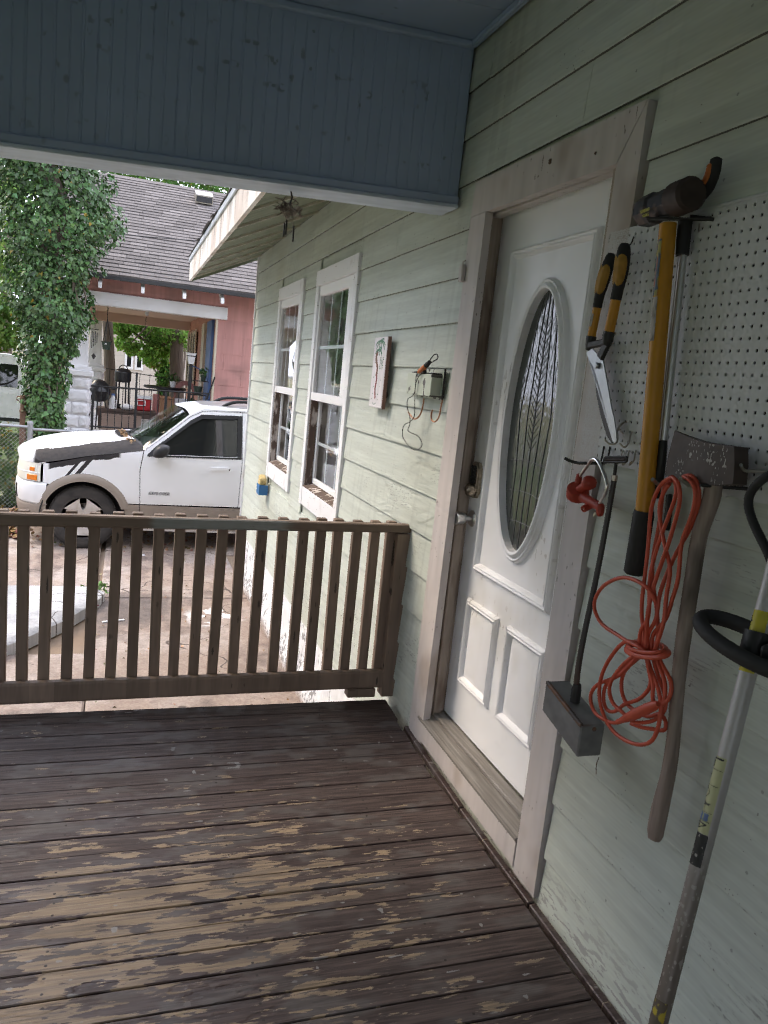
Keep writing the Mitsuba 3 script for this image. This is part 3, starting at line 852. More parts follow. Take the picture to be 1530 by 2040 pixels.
for (x0, x1, y0, y1) in ((-1.42, -0.022, 3.4, 5.05), (-1.42, -0.022, 5.06, 7.33), (-1.40, -0.022, 7.345, 9.2), (-1.40, 3.0, 9.215, 11.1), (-4.2, -1.45, 7.42, 9.25), (-4.2, -1.45, 9.262, 11.1), (-7.2, -4.215, 7.42, 11.1), (-3.0, -1.43, 3.4, 5.9)):
    c = 0.02
    v = box((x0, y0, GZ - 0.12), (x1, y1, GZ + 0.012 + rng.uniform(-0.004, 0.004)), 0.012)
    put('slab', v, 'brown_concrete', drive, smooth=False)
pale = Polygon([(-1.405, 7.34), (-1.36, 7.25), (-1.40, 7.05), (-1.50, 6.78), (-1.66, 6.42), (-1.92, 5.98), (-2.4, 5.3), (-3.0, 4.5), (-3.5, 4.4), (-3.5, 7.40), (-1.47, 7.40)]).buffer(-0.02).buffer(0.05).buffer(-0.03)


def rnd(v):
    d = shapely.distance(shapely.points(v[:, :2]), pale.exterior)
    z = v[:, 2].copy()
    top = z > 0.05
    z[top] -= 0.03 * np.clip(1 - d[top] / 0.05, 0, 1) ** 2
    return np.c_[v[:, :2], z + GZ - 0.01]


put('front_walk', ext(pale, 0.125, 0.12, rnd), 'pale_concrete', smooth=35, kind='structure')
put('street', box((-17.0, -80, GZ - 0.3), (-10.5, 120, GZ - 0.03), 0.01), 'asphalt', kind='structure')
put('pavement', box((-9.2, -60, GZ - 0.2), (-7.8, 80, GZ + 0.03), 0.01), 'pale_concrete', kind='structure')
put('lawn', box((-7.75, -40, GZ - 0.2), (-2.6, 3.9, GZ + 0.02), 0.02), 'lawn', kind='structure')
put('lawn', box((-7.75, 3.901, GZ - 0.2), (-3.55, 7.38, GZ + 0.018), 0.02), 'lawn', kind='structure')
# ================================================================== THE PARKED CAR (nose to the street, side towards the porch)
car = thing('parked_car', 'white car with peeled black bonnet edge and tan trim, parked in the driveway', 'car')
CY0, CMID = 9.25, 10.165


def gapz(x):
    return dr.select(x < -1.62, 0.262 + 0.2353 * (x + 2.118), 0.379 + 0.1656 * (x + 1.62))


def car_col(p, n, uv, rough=False):
    w = C3(0.80, 0.80, 0.81) * (0.96 + 0.06 * fbm(p.x * 2.0, p.y * 2.0, p.z * 2.0, 3))
    w = mix(w, C3(0.52, 0.47, 0.42), 0.5 * smoothstep(0.05, -0.25, p.z) * fbm(p.x * 6.0, p.y * 4.0, p.z * 6.0, 4))
    nz = fbm(p.x * 9.0, p.y * 16.0, p.z * 3.0, 4)
    d = gapz(p.x) - p.z
    lo = 0.052 + 0.055 * (fbm(p.x * 13.0, p.z * 3.0, 4.0, 4) - 0.5) + 0.030 * smoothstep(-1.5, -2.0, p.x)
    near = smoothstep(9.6, 9.55, p.y)
    fen = smoothstep(0.004, -0.004, d - lo) * smoothstep(-2.05, -2.02, p.x) * smoothstep(-1.26, -1.30, p.x) * smoothstep(-0.012, -0.006, d)
    sx = p.x + 0.9 * d
    st = dr.maximum(smoothstep(0.036, 0.030, dr.abs(sx + 1.565)), smoothstep(0.024, 0.018, dr.abs(sx + 1.675) + 0.3 * dr.maximum(0.05 - d, 0.0)))
    st = st * smoothstep(0.225, 0.215, d) * smoothstep(-0.01, 0.0, d) * smoothstep(-2.0, -1.99, p.x)
    hw = 0.062 + 0.07 * (nz - 0.5) + 0.075 * smoothstep(-2.0, -1.4, p.x) + 0.09 * smoothstep(-1.45, -1.1, p.x)
    hood = smoothstep(-0.001, -0.003, d) * smoothstep(hw + 0.008, hw, p.y - 9.33 - 0.30 * dr.square(dr.clip((-1.75 - p.x) / 0.68, 0, 1))) * smoothstep(-2.22, -2.18, p.x) * smoothstep(-0.98, -1.02, p.x)
    k = near * dr.clip(fen + st + hood, 0, 1)
    if rough:
        return 0.26 + 0.5 * k
    dark = mix(C3(0.014, 0.015, 0.019), C3(0.045, 0.038, 0.036), fbm(p.x * 30.0, p.y * 30.0, p.z * 30.0, 3))
    c = mix(w, dark, k)
    roof = smoothstep(1.035, 1.05, p.z + 0.02 * (nz - 0.5)) * smoothstep(-0.42, -0.36, p.x)
    return mix(c, C3(0.17, 0.155, 0.145), 0.85 * roof)


mat('car_paint', car_col, lambda p, n, uv: car_col(p, n, uv, True))
mat('tan_cladding', lambda p, n, uv: C3(0.27, 0.225, 0.188) * (0.85 + 0.3 * fbm(p.x * 5, p.y * 5, p.z * 8, 3)), 0.4)
mat('tinted_glass', (0.012, 0.013, 0.014), 0.03, spec=1.0)
mat('tyre_rubber', lambda p, n, uv: mix(C3(0.022, 0.022, 0.023), C3(0.10, 0.085, 0.075), 0.6 * fbm(p.x * 14, p.y * 14, p.z * 14, 3)), 0.8)
mat('alloy', lambda p, n, uv: mix(C3(0.66, 0.64, 0.62), C3(0.42, 0.36, 0.31), fbm(p.x * 11, p.y * 11, p.z * 11, 4)), 0.36, metallic=0.25)
mat('lamp_lens', (0.74, 0.71, 0.62), 0.15, clearcoat=0.8)
mat('amber_lens', (0.75, 0.20, 0.015), 0.2, clearcoat=0.6)
mat('seat_grey', (0.07, 0.07, 0.075), 0.9)
mat('grey_badge', (0.10, 0.10, 0.11), 0.35)


def sd(x, z):
    f = np.clip((-1.75 - x) / 0.68, 0, 1)
    return CY0 + 0.34 * f ** 2.4 + 0.40 * np.clip(z - 0.42, 0, None) + 0.10 * np.clip(-0.1 - z, 0, None) + 0.25 * np.clip((x - 1.9) / 0.5, 0, 1) ** 2.2


def side(pts, t=0.02, out=0.0, edge=0.09, far=False):
    P = pts if not isinstance(pts, list) else Polygon(pts)

    def fn(v):
        y = sd(v[:, 0], v[:, 1]) - out + t - v[:, 2]
        # soften the panel's rim
        if far:
            y = 2 * CMID - y
        return np.c_[v[:, 0], y, v[:, 1]]
    return fixn2(ext(P, t, edge, fn))


WX, WZ, RX = -1.66, -0.345, 1.23
wellF, wellR = Point(WX, WZ).buffer(0.45, 48), Point(RX, WZ).buffer(0.45, 48)
P_fender = Polygon([(-2.095, 0.045), (-2.094, 0.250), (-1.62, 0.374), (-1.03, 0.474), (-1.062, 0.245), (-1.045, -0.148), (-1.2, -0.148), (-2.16, -0.19), (-2.02, 0.03)]).difference(wellF)
P_door = Polygon([(-1.038, -0.148), (-1.054, 0.245), (-1.018, 0.487), (-0.975, 0.507), (-0.50, 0.905), (-0.36, 0.975), (0.0, 0.995), (0.108, 0.998), (0.108, 0.40), (0.094, -0.135)])
P_win = Polygon([(-0.79, 0.452), (-0.80, 0.60), (-0.50, 0.850), (-0.375, 0.925), (0.0, 0.945), (0.046, 0.945), (0.046, 0.475)]).buffer(-0.012).buffer(0.012)
P_rdoor = Polygon([(0.101, -0.135), (0.115, 0.40), (0.115, 0.998), (0.9, 0.995), (0.97, 0.97), (1.0, 0.45), (0.98, 0.20), (0.82, -0.02), (0.75, -0.135)])
P_rwin = Polygon([(0.16, 0.475), (0.16, 0.945), (0.87, 0.945), (0.94, 0.48)])
P_quarter = Polygon([(0.988, 0.20), (1.007, 0.45), (0.977, 0.97), (1.95, 0.97), (2.30, 0.47), (2.36, 0.2), (2.36, -0.14), (0.75, -0.14), (0.83, -0.02)]).difference(wellR)
P_qwin = Polygon([(1.07, 0.48), (1.05, 0.93), (1.90, 0.93), (2.15, 0.50)])
P_rail = Polygon([(-1.012, 0.500), (-0.525, 0.922), (-0.36, 1.010), (0.2, 1.030), (1.95, 1.005), (1.97, 0.975), (0.9, 1.001), (0.1, 1.004), (-0.365, 0.981), (-0.505, 0.911), (-0.978, 0.512)])
for far in (False, True):
    S = dict(far=far)
    put('fender', side(P_fender, **S), 'car_paint', car, smooth=35)
    d = put('door', side(P_door.difference(P_win.buffer(0.005)), **S), 'car_paint', car, smooth=35)
    put('window', side(P_win, t=0.006, out=-0.010, **S), 'tinted_glass', d, smooth=35)
    if not far:
        put('window_seal', side(Polygon([(-0.985, 0.437), (0.108, 0.468), (0.108, 0.449), (-0.985, 0.418)]), t=0.01, out=0.006), 'black_plastic', d)
        put('rain_visor', side(Polygon([(-0.81, 0.60), (-0.505, 0.862), (-0.38, 0.938), (0.05, 0.958), (0.05, 0.925), (0.0, 0.910), (-0.37, 0.890), (-0.49, 0.822), (-0.795, 0.575)]), t=0.008, out=0.010), 'black_plastic', d)
        put('pillar_trim', side(Polygon([(0.050, 0.470), (0.050, 0.955), (0.105, 0.960), (0.105, 0.470)]), t=0.012, out=0.003), 'black_plastic', d)
        put('sail_panel', side(Polygon([(-0.985, 0.437), (-0.90, 0.53), (-0.80, 0.61), (-0.79, 0.445)]), t=0.012, out=0.003), 'black_plastic', d)
        hc = [(-0.272, 0.285), (-0.03, 0.297), (-0.02, 0.32), (-0.03, 0.343), (-0.26, 0.332), (-0.28, 0.31)]
        put('handle', [side(Polygon(hc).buffer(0.008), t=0.004, out=0.002, edge=0.04), side(Polygon([(-0.25, 0.305), (-0.05, 0.315), (-0.05, 0.336), (-0.25, 0.326)]).buffer(0.006), t=0.022, out=0.024, edge=0.03)], 'car_paint', d, label='white door handle with a keyhole')
        put('keyhole', lathe([(0, 0.002), (0.009, 0.002), (0.01, 0)], 12, (-0.035, CY0 - 0.004, 0.318), (0, -1, 0)), 'black_plastic', d)
        put('lettering', text_on('EXPLORER', 0.034, (-0.955, CY0 - 0.003, -0.030), (1.0, 0, 0.012), (0.30, 0, 1.0), 0.003, True), 'grey_badge', d, smooth=False, label='grey raised lettering on the front door')
        mc = np.array([-0.835, CY0 - 0.115, 0.500])
        mb = ball((0, 0, 0), 1, 3)
        v = np.asarray(mb.vertices)
        v = np.sign(v) * np.abs(v) ** 0.75 * [0.085, 0.105, 0.078]
        v[:, 0] += 0.03 * (v[:, 2] / 0.078)
        put('mirror', [tm(v + mc, mb.faces), bar(mc + [0.03, 0.06, -0.045], (-0.80, CY0 + 0.02, 0.475), 0.08, 0.05, (0, 0, 1), 0.01)], 'black_plastic', d, smooth=40, label='black door mirror')
    rd = put('rear_door', side(P_rdoor.difference(P_rwin), **S), 'car_paint', car, smooth=35)
    put('window', side(P_rwin, t=0.006, out=-0.010, **S), 'tinted_glass', rd, smooth=35)
    q = put('rear_quarter', side(P_quarter.difference(P_qwin), **S), 'car_paint', car, smooth=35)
    put('window', side(P_qwin, t=0.006, out=-0.010, **S), 'tinted_glass', q, smooth=35)
    put('roof_rail', side(P_rail, t=0.03, **S), 'car_paint', car, smooth=35)
    for cx, arc, lo in ((WX, wellF, -0.26), (RX, wellR, -0.26)):
        fl = Point(cx, WZ).buffer(0.522, 48).difference(Point(cx, WZ).buffer(0.432, 48)).intersection(sbox(cx - 0.6, -0.215, cx + 0.6, 0.3))

        def rim(v):
            r = np.hypot(v[:, 0] - cx, v[:, 1] - WZ)
            o = 0.034 * np.sqrt(np.clip(1 - ((r - 0.455) / 0.072) ** 2, 0, 1))
            y = sd(v[:, 0], v[:, 1]) - o + 0.03 - v[:, 2]
            return np.c_[v[:, 0], 2 * CMID - y if far else y, v[:, 1]]
        put('arch_trim', fixn2(ext(fl, 0.03, 0.025, rim)), 'tan_cladding', car, smooth=40, label='tan wheel arch trim')
    roc = Polygon([(-1.20, -0.160), (-1.045, -0.160), (-1.045, -0.44), (-1.15, -0.44), (-1.21, -0.24)])
    sk = Polygon([(-1.037, -0.160), (0.74, -0.150), (0.72, -0.44), (-1.037, -0.44)])
    put('sill_trim', [side(roc, t=0.03, out=0.015, **S)], 'tan_cladding', car, smooth=35)
    put('sill_trim', [side(sk, t=0.03, out=0.012, **S)], 'tan_cladding', car, smooth=35)
    put('sill_trim', side(Polygon([(-0.86, -0.205), (0.66, -0.195), (0.66, -0.36), (-0.84, -0.37)]).buffer(0.02), t=0.03, out=0.022, **S), 'tan_cladding', car, smooth=35)
put('running_board', box((-1.10, CY0 + 0.05, -0.475), (0.75, CY0 + 0.20, -0.44), 0.012), 'car_paint', car)
path = np.array([(-2.052, CY0 + 0.048), (-2.095, CY0 + 0.060), (-2.16, CY0 + 0.085), (-2.24, CY0 + 0.145), (-2.315, CY0 + 0.235), (-2.375, CY0 + 0.37), (-2.41, CY0 + 0.55), (-2.43, CMID)])
path = np.vstack([path, np.c_[path[-2::-1, 0], 2 * CMID - path[-2::-1, 1]]])
pp = spline(np.c_[path, path[:, 0] * 0], 60)[:, :2]
pn = np.gradient(pp, axis=0)
pn = np.c_[-pn[:, 1], pn[:, 0]] / np.linalg.norm(pn, axis=1, keepdims=True)
if pn[30, 0] > 0:
    pn = -pn


# bonnet, windscreen, roof as lofts across the car
ip = lambda xs, p: np.interp(xs, [a for a, _ in p], [b for _, b in p])
zc_ = [(-2.43, 0.33), (-2.40, 0.376), (-2.27, 0.446), (-1.99, 0.51), (-1.40, 0.576), (-1.2, 0.60)]
ze_ = [(-2.36, 0.20), (-2.118, 0.264), (-1.62, 0.381), (-1.016, 0.481)]


def loft(fx, fz, nt=40, ns=41, fy=None):
    v = []
    for s in np.linspace(-1, 1, ns):
        for t in np.linspace(0, 1, nt):
            x = fx(s, t)
            v.append((x, *fz(s, t, x)))
    f = [(i * nt + j, i * nt + j + 1, (i + 1) * nt + j + 1, (i + 1) * nt + j) for i in range(ns - 1) for j in range(nt - 1)]
    return tm(v, f)


def up(m):
    v, f = arr(m)
    n = np.cross(v[f[:, 1]] - v[f[:, 0]], v[f[:, 2]] - v[f[:, 0]]).sum(0)
    return m if n[2] > 0 else flipped(m)


def hood_yz(s, t, x):
    ze, zc = float(ip(x, ze_)), float(ip(x, zc_))
    y = CMID + s * (CMID - float(sd(np.array(x), np.array(ze))) - 0.004)
    a = abs(s)
    return y, zc - (zc - ze) * (0.35 * a ** 2 + 0.65 * a ** 9) + 0.012 * math.exp(-((a - 0.62) / 0.08) ** 2)


hx = lambda s, t: (-2.415 + 0.31 * abs(s) ** 2.4) * (1 - t) + (-1.23 + 0.21 * abs(s) ** 2.0) * t
def nose_pt(s):
    i = int(np.argmin(np.abs(pp[:, 1] - (CMID + s * 0.865)))) if abs(s) < 0.985 else (0 if s < 0 else 59)
    return np.array([pp[i, 0], pp[i, 1], 0.256])


def nose(ns=61, nt=8):
    v = []
    for s in np.linspace(-1, 1, ns):
        a = np.array([hx(s, 0), *hood_yz(s, 0, hx(s, 0))])
        b = nose_pt(s) + [0.012, 0, 0]
        for t in np.linspace(0, 1, nt):
            v.append(a * (1 - t) + b * t + np.array([-0.030, 0, 0.020]) * math.sin(math.pi * t))
    return flipped(tm(v, [(i * nt + j, i * nt + j + 1, (i + 1) * nt + j + 1, (i + 1) * nt + j) for i in range(ns - 1) for j in range(nt - 1)]))


put('bonnet', [up(loft(hx, hood_yz)), nose()], 'car_paint', car, smooth=True, label='white bonnet with its black peeled edge')
wx = lambda s, t: (-1.235 + 0.225 * abs(s) ** 2.2) * (1 - t) + (-0.645 + 0.13 * abs(s) ** 2.2) * t


def ws_yz(s, t, x):
    z0, z1 = 0.555 - 0.07 * abs(s) ** 2, 0.995 - 0.085 * abs(s) ** 2.5
    z = z0 * (1 - t) + z1 * t
    h = (CMID - 9.30) * (1 - t) + (CMID - 9.465) * t
    return CMID + s * h, z + 0.012 * math.sin(math.pi * t)


scene['mat_windscreen_glass'] = {'type': 'thindielectric', 'int_ior': 1.85, 'specular_transmittance': rgb(0.60, 0.68, 0.64)}
put('windscreen', up(loft(wx, ws_yz, 12, 25)), 'windscreen_glass', car, smooth=True)
rx = lambda s, t: (-0.645 + 0.13 * abs(s) ** 2.2) * (1 - t) + 2.02 * t
zr_ = [(-0.65, 0.995), (-0.5, 1.035), (-0.3, 1.065), (0.1, 1.09), (0.8, 1.10), (1.6, 1.085), (2.05, 1.04)]


def roof_yz(s, t, x):
    zc = float(ip(x, zr_))
    ze = float(ip(x, [(-0.52, 0.912), (-0.36, 1.0), (0.2, 1.022), (1.95, 0.998), (2.05, 0.98)]))
    a = abs(s)
    return CMID + s * (CMID - 9.478 - 0.01 * 0), zc - (zc - ze) * (0.3 * a ** 2 + 0.7 * a ** 8)


put('roof', up(loft(rx, roof_yz, 50, 41)), 'car_paint', car, smooth=True, label='white car roof weathered grey on top')
for s in (0, 1):
    y = 9.62 if s == 0 else 2 * CMID - 9.62
    put('roof_rack', tube(spline([(-0.12, y, 1.045), (-0.02, y, 1.10), (0.15, y, 1.125), (1.0, y, 1.14), (1.65, y, 1.12), (1.8, y, 1.05)], 30), [0.02] * 30, 10), 'black_plastic', car, label='black roof rack bar')
put('tailgate', prism([(2.02, 9.48, 1.03), (2.38, 9.35, 0.45), (2.40, 9.33, -0.2), (2.2, 9.4, -0.45), (1.7, 9.5, 0.9)], (0, 1.4, 0)), 'car_paint', car, smooth=False)
put('rear_bumper', box((2.25, 9.32, -0.45), (2.47, 11.0, -0.1), 0.04), 'tan_cladding', car)
# cowl
put('cowl', up(loft(lambda s, t: (-1.36 + 0.22 * abs(s) ** 2) * (1 - t) + (-1.19 + 0.19 * abs(s) ** 2) * t, lambda s, t, x: (CMID + s * 0.80, 0.604 - 0.085 * abs(s) ** 2.3 + 0.010 * math.sin(7 * s) * t), 5, 25)), 'black_plastic', car, smooth=True)
# front: bumper, headlights, grille
def sweep(profile, i0=0, i1=60):
    q = np.array(profile)
    v, n = [], i1 - i0
    for o, z in q:
        v.append(np.c_[pp[i0:i1] + pn[i0:i1] * o, np.full(n, z)])
    v = np.vstack(v)
    f = [(i * n + j, i * n + j + 1, (i + 1) * n + j + 1, (i + 1) * n + j) for i in range(len(q) - 1) for j in range(n - 1)]
    m = tm(v, f)
    c = v.mean(0)
    nn = np.cross(v[m.faces[:, 1]] - v[m.faces[:, 0]], v[m.faces[:, 2]] - v[m.faces[:, 0]])
    d = (nn * (v[m.faces].mean(1) - [-2.0, CMID, 0])).sum()
    return m if d > 0 else flipped(m)


put('front_bumper', sweep([(-0.06, 0.040), (-0.012, 0.036), (0.012, 0.015), (0.022, -0.05), (0.018, -0.13), (0.006, -0.195), (-0.012, -0.212)]), 'car_paint', car, smooth=30, label='white front bumper above a tan lower lip')
put('bumper_lip', sweep([(-0.05, -0.208), (0.004, -0.215), (0.012, -0.24), (-0.004, -0.33), (-0.045, -0.415), (-0.09, -0.43)]), 'tan_cladding', car, smooth=30)
put('fog_lamp_recess', [sweep([(0.0225, -0.02), (0.0245, -0.05), (0.020, -0.15), (0.010, -0.18)], 13, 16)], 'black_plastic', car)
ih = int(np.argmax(pp[:, 0] < -2.093))
for a, b in ((ih, 21), (39, 60 - ih)):
    hl = put('headlight', sweep([(-0.04, 0.262), (-0.012, 0.255), (-0.002, 0.20), (0.006, 0.10), (0.002, 0.048), (-0.03, 0.043)], a, b), 'lamp_lens', car, smooth=35)
    put('lamp_divider', sweep([(0.004, 0.152), (0.0075, 0.150), (0.0078, 0.142), (0.005, 0.140)], a, b), 'car_paint', hl)
    i0, i1 = (ih + 1, ih + 5) if a == ih else (55 - ih, 59 - ih)
    put('turn_signal', sweep([(0.0035, 0.122), (0.011, 0.116), (0.011, 0.062), (0.0045, 0.056)], i0, i1 + 1), 'amber_lens', hl, label='amber lower turn signal')
    put('side_marker', sweep([(0.001, 0.207), (0.006, 0.203), (0.008, 0.166), (0.004, 0.160)], i0 + 1 if a == ih else i0, i1), 'amber_lens', hl, label='amber upper side marker')
put('grille', [sweep([(-0.06, 0.30), (-0.06, 0.04)], 19, 41)], 'black_plastic', car)
put('grille_frame', [sweep([(-0.05, z + 0.012), (-0.03, z + 0.01), (-0.03, z - 0.01), (-0.05, z - 0.012)], 19, 41) for z in (0.29, 0.22, 0.15, 0.08)], 'car_paint', car)
# inside and underneath
put('underbody', [box((-2.1, CY0 + 0.30, -0.40), (2.2, 2 * CMID - CY0 - 0.30, 0.20), 0.02), box((-1.1, CY0 + 0.10, -0.42), (0.7, 2 * CMID - CY0 - 0.10, 0.36), 0.02), box((1.75, CY0 + 0.1, -0.4), (2.3, 11.0, 0.4), 0.02)], 'black_rubber', car)
for cx in (WX, RX):
    for yy in (CY0 + 0.035, 2 * CMID - CY0 - 0.635):
        put('wheel_well', ext(Point(cx, WZ).buffer(0.47, 32).difference(Point(cx, WZ).buffer(0.455, 32)).intersection(sbox(cx - 1, -0.30, cx + 1, 1)), 0.6, None, lambda v: np.c_[v[:, 0], yy + v[:, 2], v[:, 1]]), 'black_rubber', car)
for far in (False, True):
    put('inner_lining', [side(P_door.difference(P_win.buffer(0.004)), 0.01, -0.024, far=far), side(P_rdoor.difference(P_rwin), 0.01, -0.024, far=far), side(P_quarter.difference(P_qwin), 0.01, -0.024, far=far), side(P_rail, 0.01, -0.034, far=far)], 'seat_grey', car)
put('headliner', mv(up(loft(rx, roof_yz, 20, 21)), (0.02, 0, -0.02)), 'seat_grey', car)
scene['mat_seat_grey'] = {'type': 'twosided', 'bsdf': scene['mat_seat_grey']}
st = []
for y in (9.72, 10.62):
    st += [box((-0.35, y - 0.24, 0.2), (0.25, y + 0.24, 0.40), 0.06), mv(box((-0.08, -0.24, 0), (0.08, 0.24, 0.56), 0.06), (0.25, y, 0.34)), mv(box((-0.05, -0.13, 0), (0.05, 0.13, 0.18), 0.04), (0.30, y, 0.86))]
put('seat', st[:3], 'seat_grey', car)
put('seat', st[3:], 'seat_grey', car)
mat('dash_grey', (0.16, 0.16, 0.155), 0.8)
put('dashboard', box((-1.05, CY0 + 0.13, 0.3), (-0.68, 2 * CMID - CY0 - 0.13, 0.50), 0.05), 'seat_grey', car)
put('steering_wheel', xf(trimesh.creation.torus(0.19, 0.016, 32, 10), lambda v: v @ rotm([0, 1, 0], -62).T + [-0.55, 9.72, 0.56]), 'black_plastic', car)


def wheel(cx, y, s, name='wheel'):
    ax = (0, -s, 0)
    w = put(name, lathe([(0.200, -0.10), (0.235, -0.115), (0.30, -0.122), (0.345, -0.112), (0.366, -0.09), (0.372, -0.03), (0.372, 0.03), (0.366, 0.09), (0.345, 0.112), (0.30, 0.122), (0.235, 0.115), (0.222, 0.105)], 56, (cx, y, WZ), ax), 'tyre_rubber', car, smooth=40, label=None)
    tr = []
    F = frame(ax)
    for k in range(48):
        a = 2 * math.pi * k / 48
        e = np.array([math.cos(a), math.sin(a), 0])
        for z, o in ((-0.072, 0), (0.0, 0.5), (0.072, 0)):
            e2 = np.array([math.cos(a + o * 0.13), math.sin(a + o * 0.13), 0])
            b = bar(e2 * 0.369 + [0, 0, z - 0.028], e2 * 0.369 + [0, 0, z + 0.028], 0.030, 0.010, e2, 0.002)
            tr.append(xf(b, lambda v: v @ F.T + [cx, y, WZ]))
    put('tread', tr, 'tyre_rubber', w, smooth=False, kind='stuff')
    put('rim', [lathe([(0.222, 0.100), (0.232, 0.112), (0.226, 0.116), (0.200, 0.100), (0.19, 0.02), (0.19, -0.08)], 48, (cx, y, WZ), ax)], 'alloy', w, smooth=40)
    put('hub', [lathe([(0.0, 0.085), (0.045, 0.084), (0.052, 0.07), (0.085, 0.055), (0.10, 0.02), (0.10, -0.05), (0.0, -0.05)], 32, (cx, y, WZ), ax)], 'alloy', w, smooth=35)
    for k in range(5):
        a = 2 * math.pi * k / 5 - math.pi / 2
        sp = Polygon([(0.04, -0.04), (0.11, -0.052), (0.165, -0.074), (0.205, -0.105), (0.205, 0.105), (0.165, 0.074), (0.11, 0.052), (0.04, 0.04)])
        m = ext(sp, 0.03, None, lambda v: np.c_[v[:, 0] * math.cos(a) - v[:, 1] * math.sin(a), v[:, 0] * math.sin(a) + v[:, 1] * math.cos(a), v[:, 2] + 0.062 + 0.17 * (v[:, 0] - 0.06)])
        put('spoke', xf(m, lambda v: v @ F.T + [cx, y, WZ]), 'alloy', w, smooth=25)
    put('brake_disc', lathe([(0.0, -0.02), (0.15, -0.02), (0.15, -0.04), (0.0, -0.04)], 32, (cx, y, WZ), ax), 'rotten_wood', w)


for cx in (WX, RX):
    wheel(cx, CY0 + 0.155, 1)
    wheel(cx, 2 * CMID - CY0 - 0.155, -1)
# ================================================================== THE NEIGHBOUR'S PINK HOUSE
pink = thing('pink_house', 'pink shingled house with a grey shingle roof and a porch full of things', 'house')
PY, PX0, PX1 = 13.0, -2.15, 0.12


def pink_col(p, n, uv):
    c = C3(0.56, 0.29, 0.26) * (0.80 + 0.26 * fbm(p.x * 30.0 + p.y * 30.0, p.z * 2.0, 1.0, 3))
    c = c * (0.92 + 0.16 * cell_rand(dr.floor(p.x / 0.6 + 3), dr.floor(p.z / 0.255)))
    return mix(c, C3(0.25, 0.15, 0.13), 0.5 * smoothstep(0.5, 0.75, fbm(p.x * 2.0, p.z * 2.0, 5.0, 4)))


mat('pink_shingle_paint', pink_col, 0.75)
mat('neighbour_white', lambda p, n, uv: C3(0.80, 0.80, 0.81) * (0.86 + 0.24 * fbm(p.x * 4.0, p.y * 4.0, p.z * 3.0, 4)), 0.6)
mat('peach_paint', (0.62, 0.45, 0.37), 0.7)
mat('orange_wall', lambda p, n, uv: C3(0.46, 0.225, 0.17) * (0.85 + 0.3 * fbm(p.y * 3.0, p.z * 20.0, 1.0, 3)), 0.7)
mat('blue_trim', (0.085, 0.16, 0.36), 0.5)
mat('cream_trim', (0.60, 0.54, 0.42), 0.5)
mat('rock_white', lambda p, n, uv: C3(0.80, 0.80, 0.82) * (0.80 + 0.34 * fbm(p.x * 9.0, p.y * 9.0, p.z * 9.0, 4)), 0.75, lambda p, n, uv: 0.01 * fbm(p.x * 24, p.y * 24, p.z * 24, 3))
pw = put('wall', box((PX1, PY, -0.75), (9.0, PY + 0.2, 2.62), 0.003), 'pink_shingle_paint', pink)
put('frieze', box((PX0, PY, 2.485), (PX1 - 0.002, PY + 0.15, 2.85), 0.003), 'pink_shingle_paint', pink)
for r in range(-1, 12):
    z0 = 0.215 + 0.255 * r - 0.255
    z1 = min(z0 + 0.253, 2.74)
    xs = np.arange(PX0 + (0.3 if r % 2 else 0.0), 3.2, 0.6)
    for xa in xs:
        xb = xa + 0.597
        a = max(xa, PX1 + 0.004) if z0 < 2.47 else xa
        if xb - a < 0.05 or z0 < -0.7:
            continue
        zz0 = z0 if a >= PX1 else max(z0, 2.486)
        if z1 - zz0 < 0.04:
            continue
        put('wall_shingle', prism([(a, PY - 0.016, zz0), (a, PY - 0.0005, zz0), (a, PY - 0.0005, z1), (a, PY - 0.008, z1)], (xb - a, 0, 0)), 'pink_shingle_paint', pw, smooth=False)
put('corner_trim', box((PX1 - 0.03, PY - 0.022, -0.2), (PX1 + 0.002, PY + 0.10, 2.285)), 'cream_trim', pink)
put('facade', box((PX1 + 0.002, PY + 0.201, -0.7), (PX1 + 0.2, 19.2, 2.7), 0.003), 'orange_wall', pink)
put('facade_trim', box((PX1 - 0.045, 13.50, 0.33), (PX1 + 0.001, 14.30, 2.30)), 'blue_trim', pink, label='blue painted trim board on the porch wall')
put('facade_trim', [box((PX1 - 0.05, 14.75, 0.33), (PX1 + 0.001, 15.25, 2.30))], 'cream_trim', pink, label='cream painted trim board on the porch wall')
pwn = put('window', box((PX1 - 0.03, 16.6, 1.0), (PX1 + 0.001, 18.6, 2.2)), 'tinted_glass', pink)
put('frame', [box((PX1 - 0.06, y, 0.98), (PX1 - 0.0305, y + 0.09, 2.25)) for y in (16.55, 17.2, 17.85, 18.55)] + [box((PX1 - 0.06, 16.641, z), (PX1 - 0.0305, 17.199, z + 0.06)) for z in (0.95, 2.16)], 'cream_trim', pwn, kind=None)
put('porch_beam', box((PX0 - 0.1, PY - 0.055, 2.288), (0.262, PY + 0.20, 2.482), 0.006), 'neighbour_white', pink, label='white porch beam')
put('porch_beam', box((PX0 - 0.1, 18.75, 2.30), (PX1, 18.95, 2.50), 0.006), 'peach_paint', pink, label='peach porch beam on the far side')
cl = put('porch_ceiling', box((PX0 - 0.1, PY + 0.20, 2.512), (PX1, 18.75, 2.55)), 'peach_paint', pink)
for y in np.arange(13.25, 18.7, 0.6):
    put('ceiling_board', box((PX0, y, 2.495), (PX1 - 0.002, y + 0.58, 2.511)), 'peach_paint', cl)
put('porch_front_beam', box((PX0 - 0.1, PY + 0.201, 2.29), (PX0 + 0.1, 18.749, 2.494)), 'neighbour_white', pink)
put('porch_floor', box((PX0 - 0.1, PY + 0.02, -0.8), (PX1 + 0.01, 19.2, 0.33), 0.01), 'pale_concrete', pink)
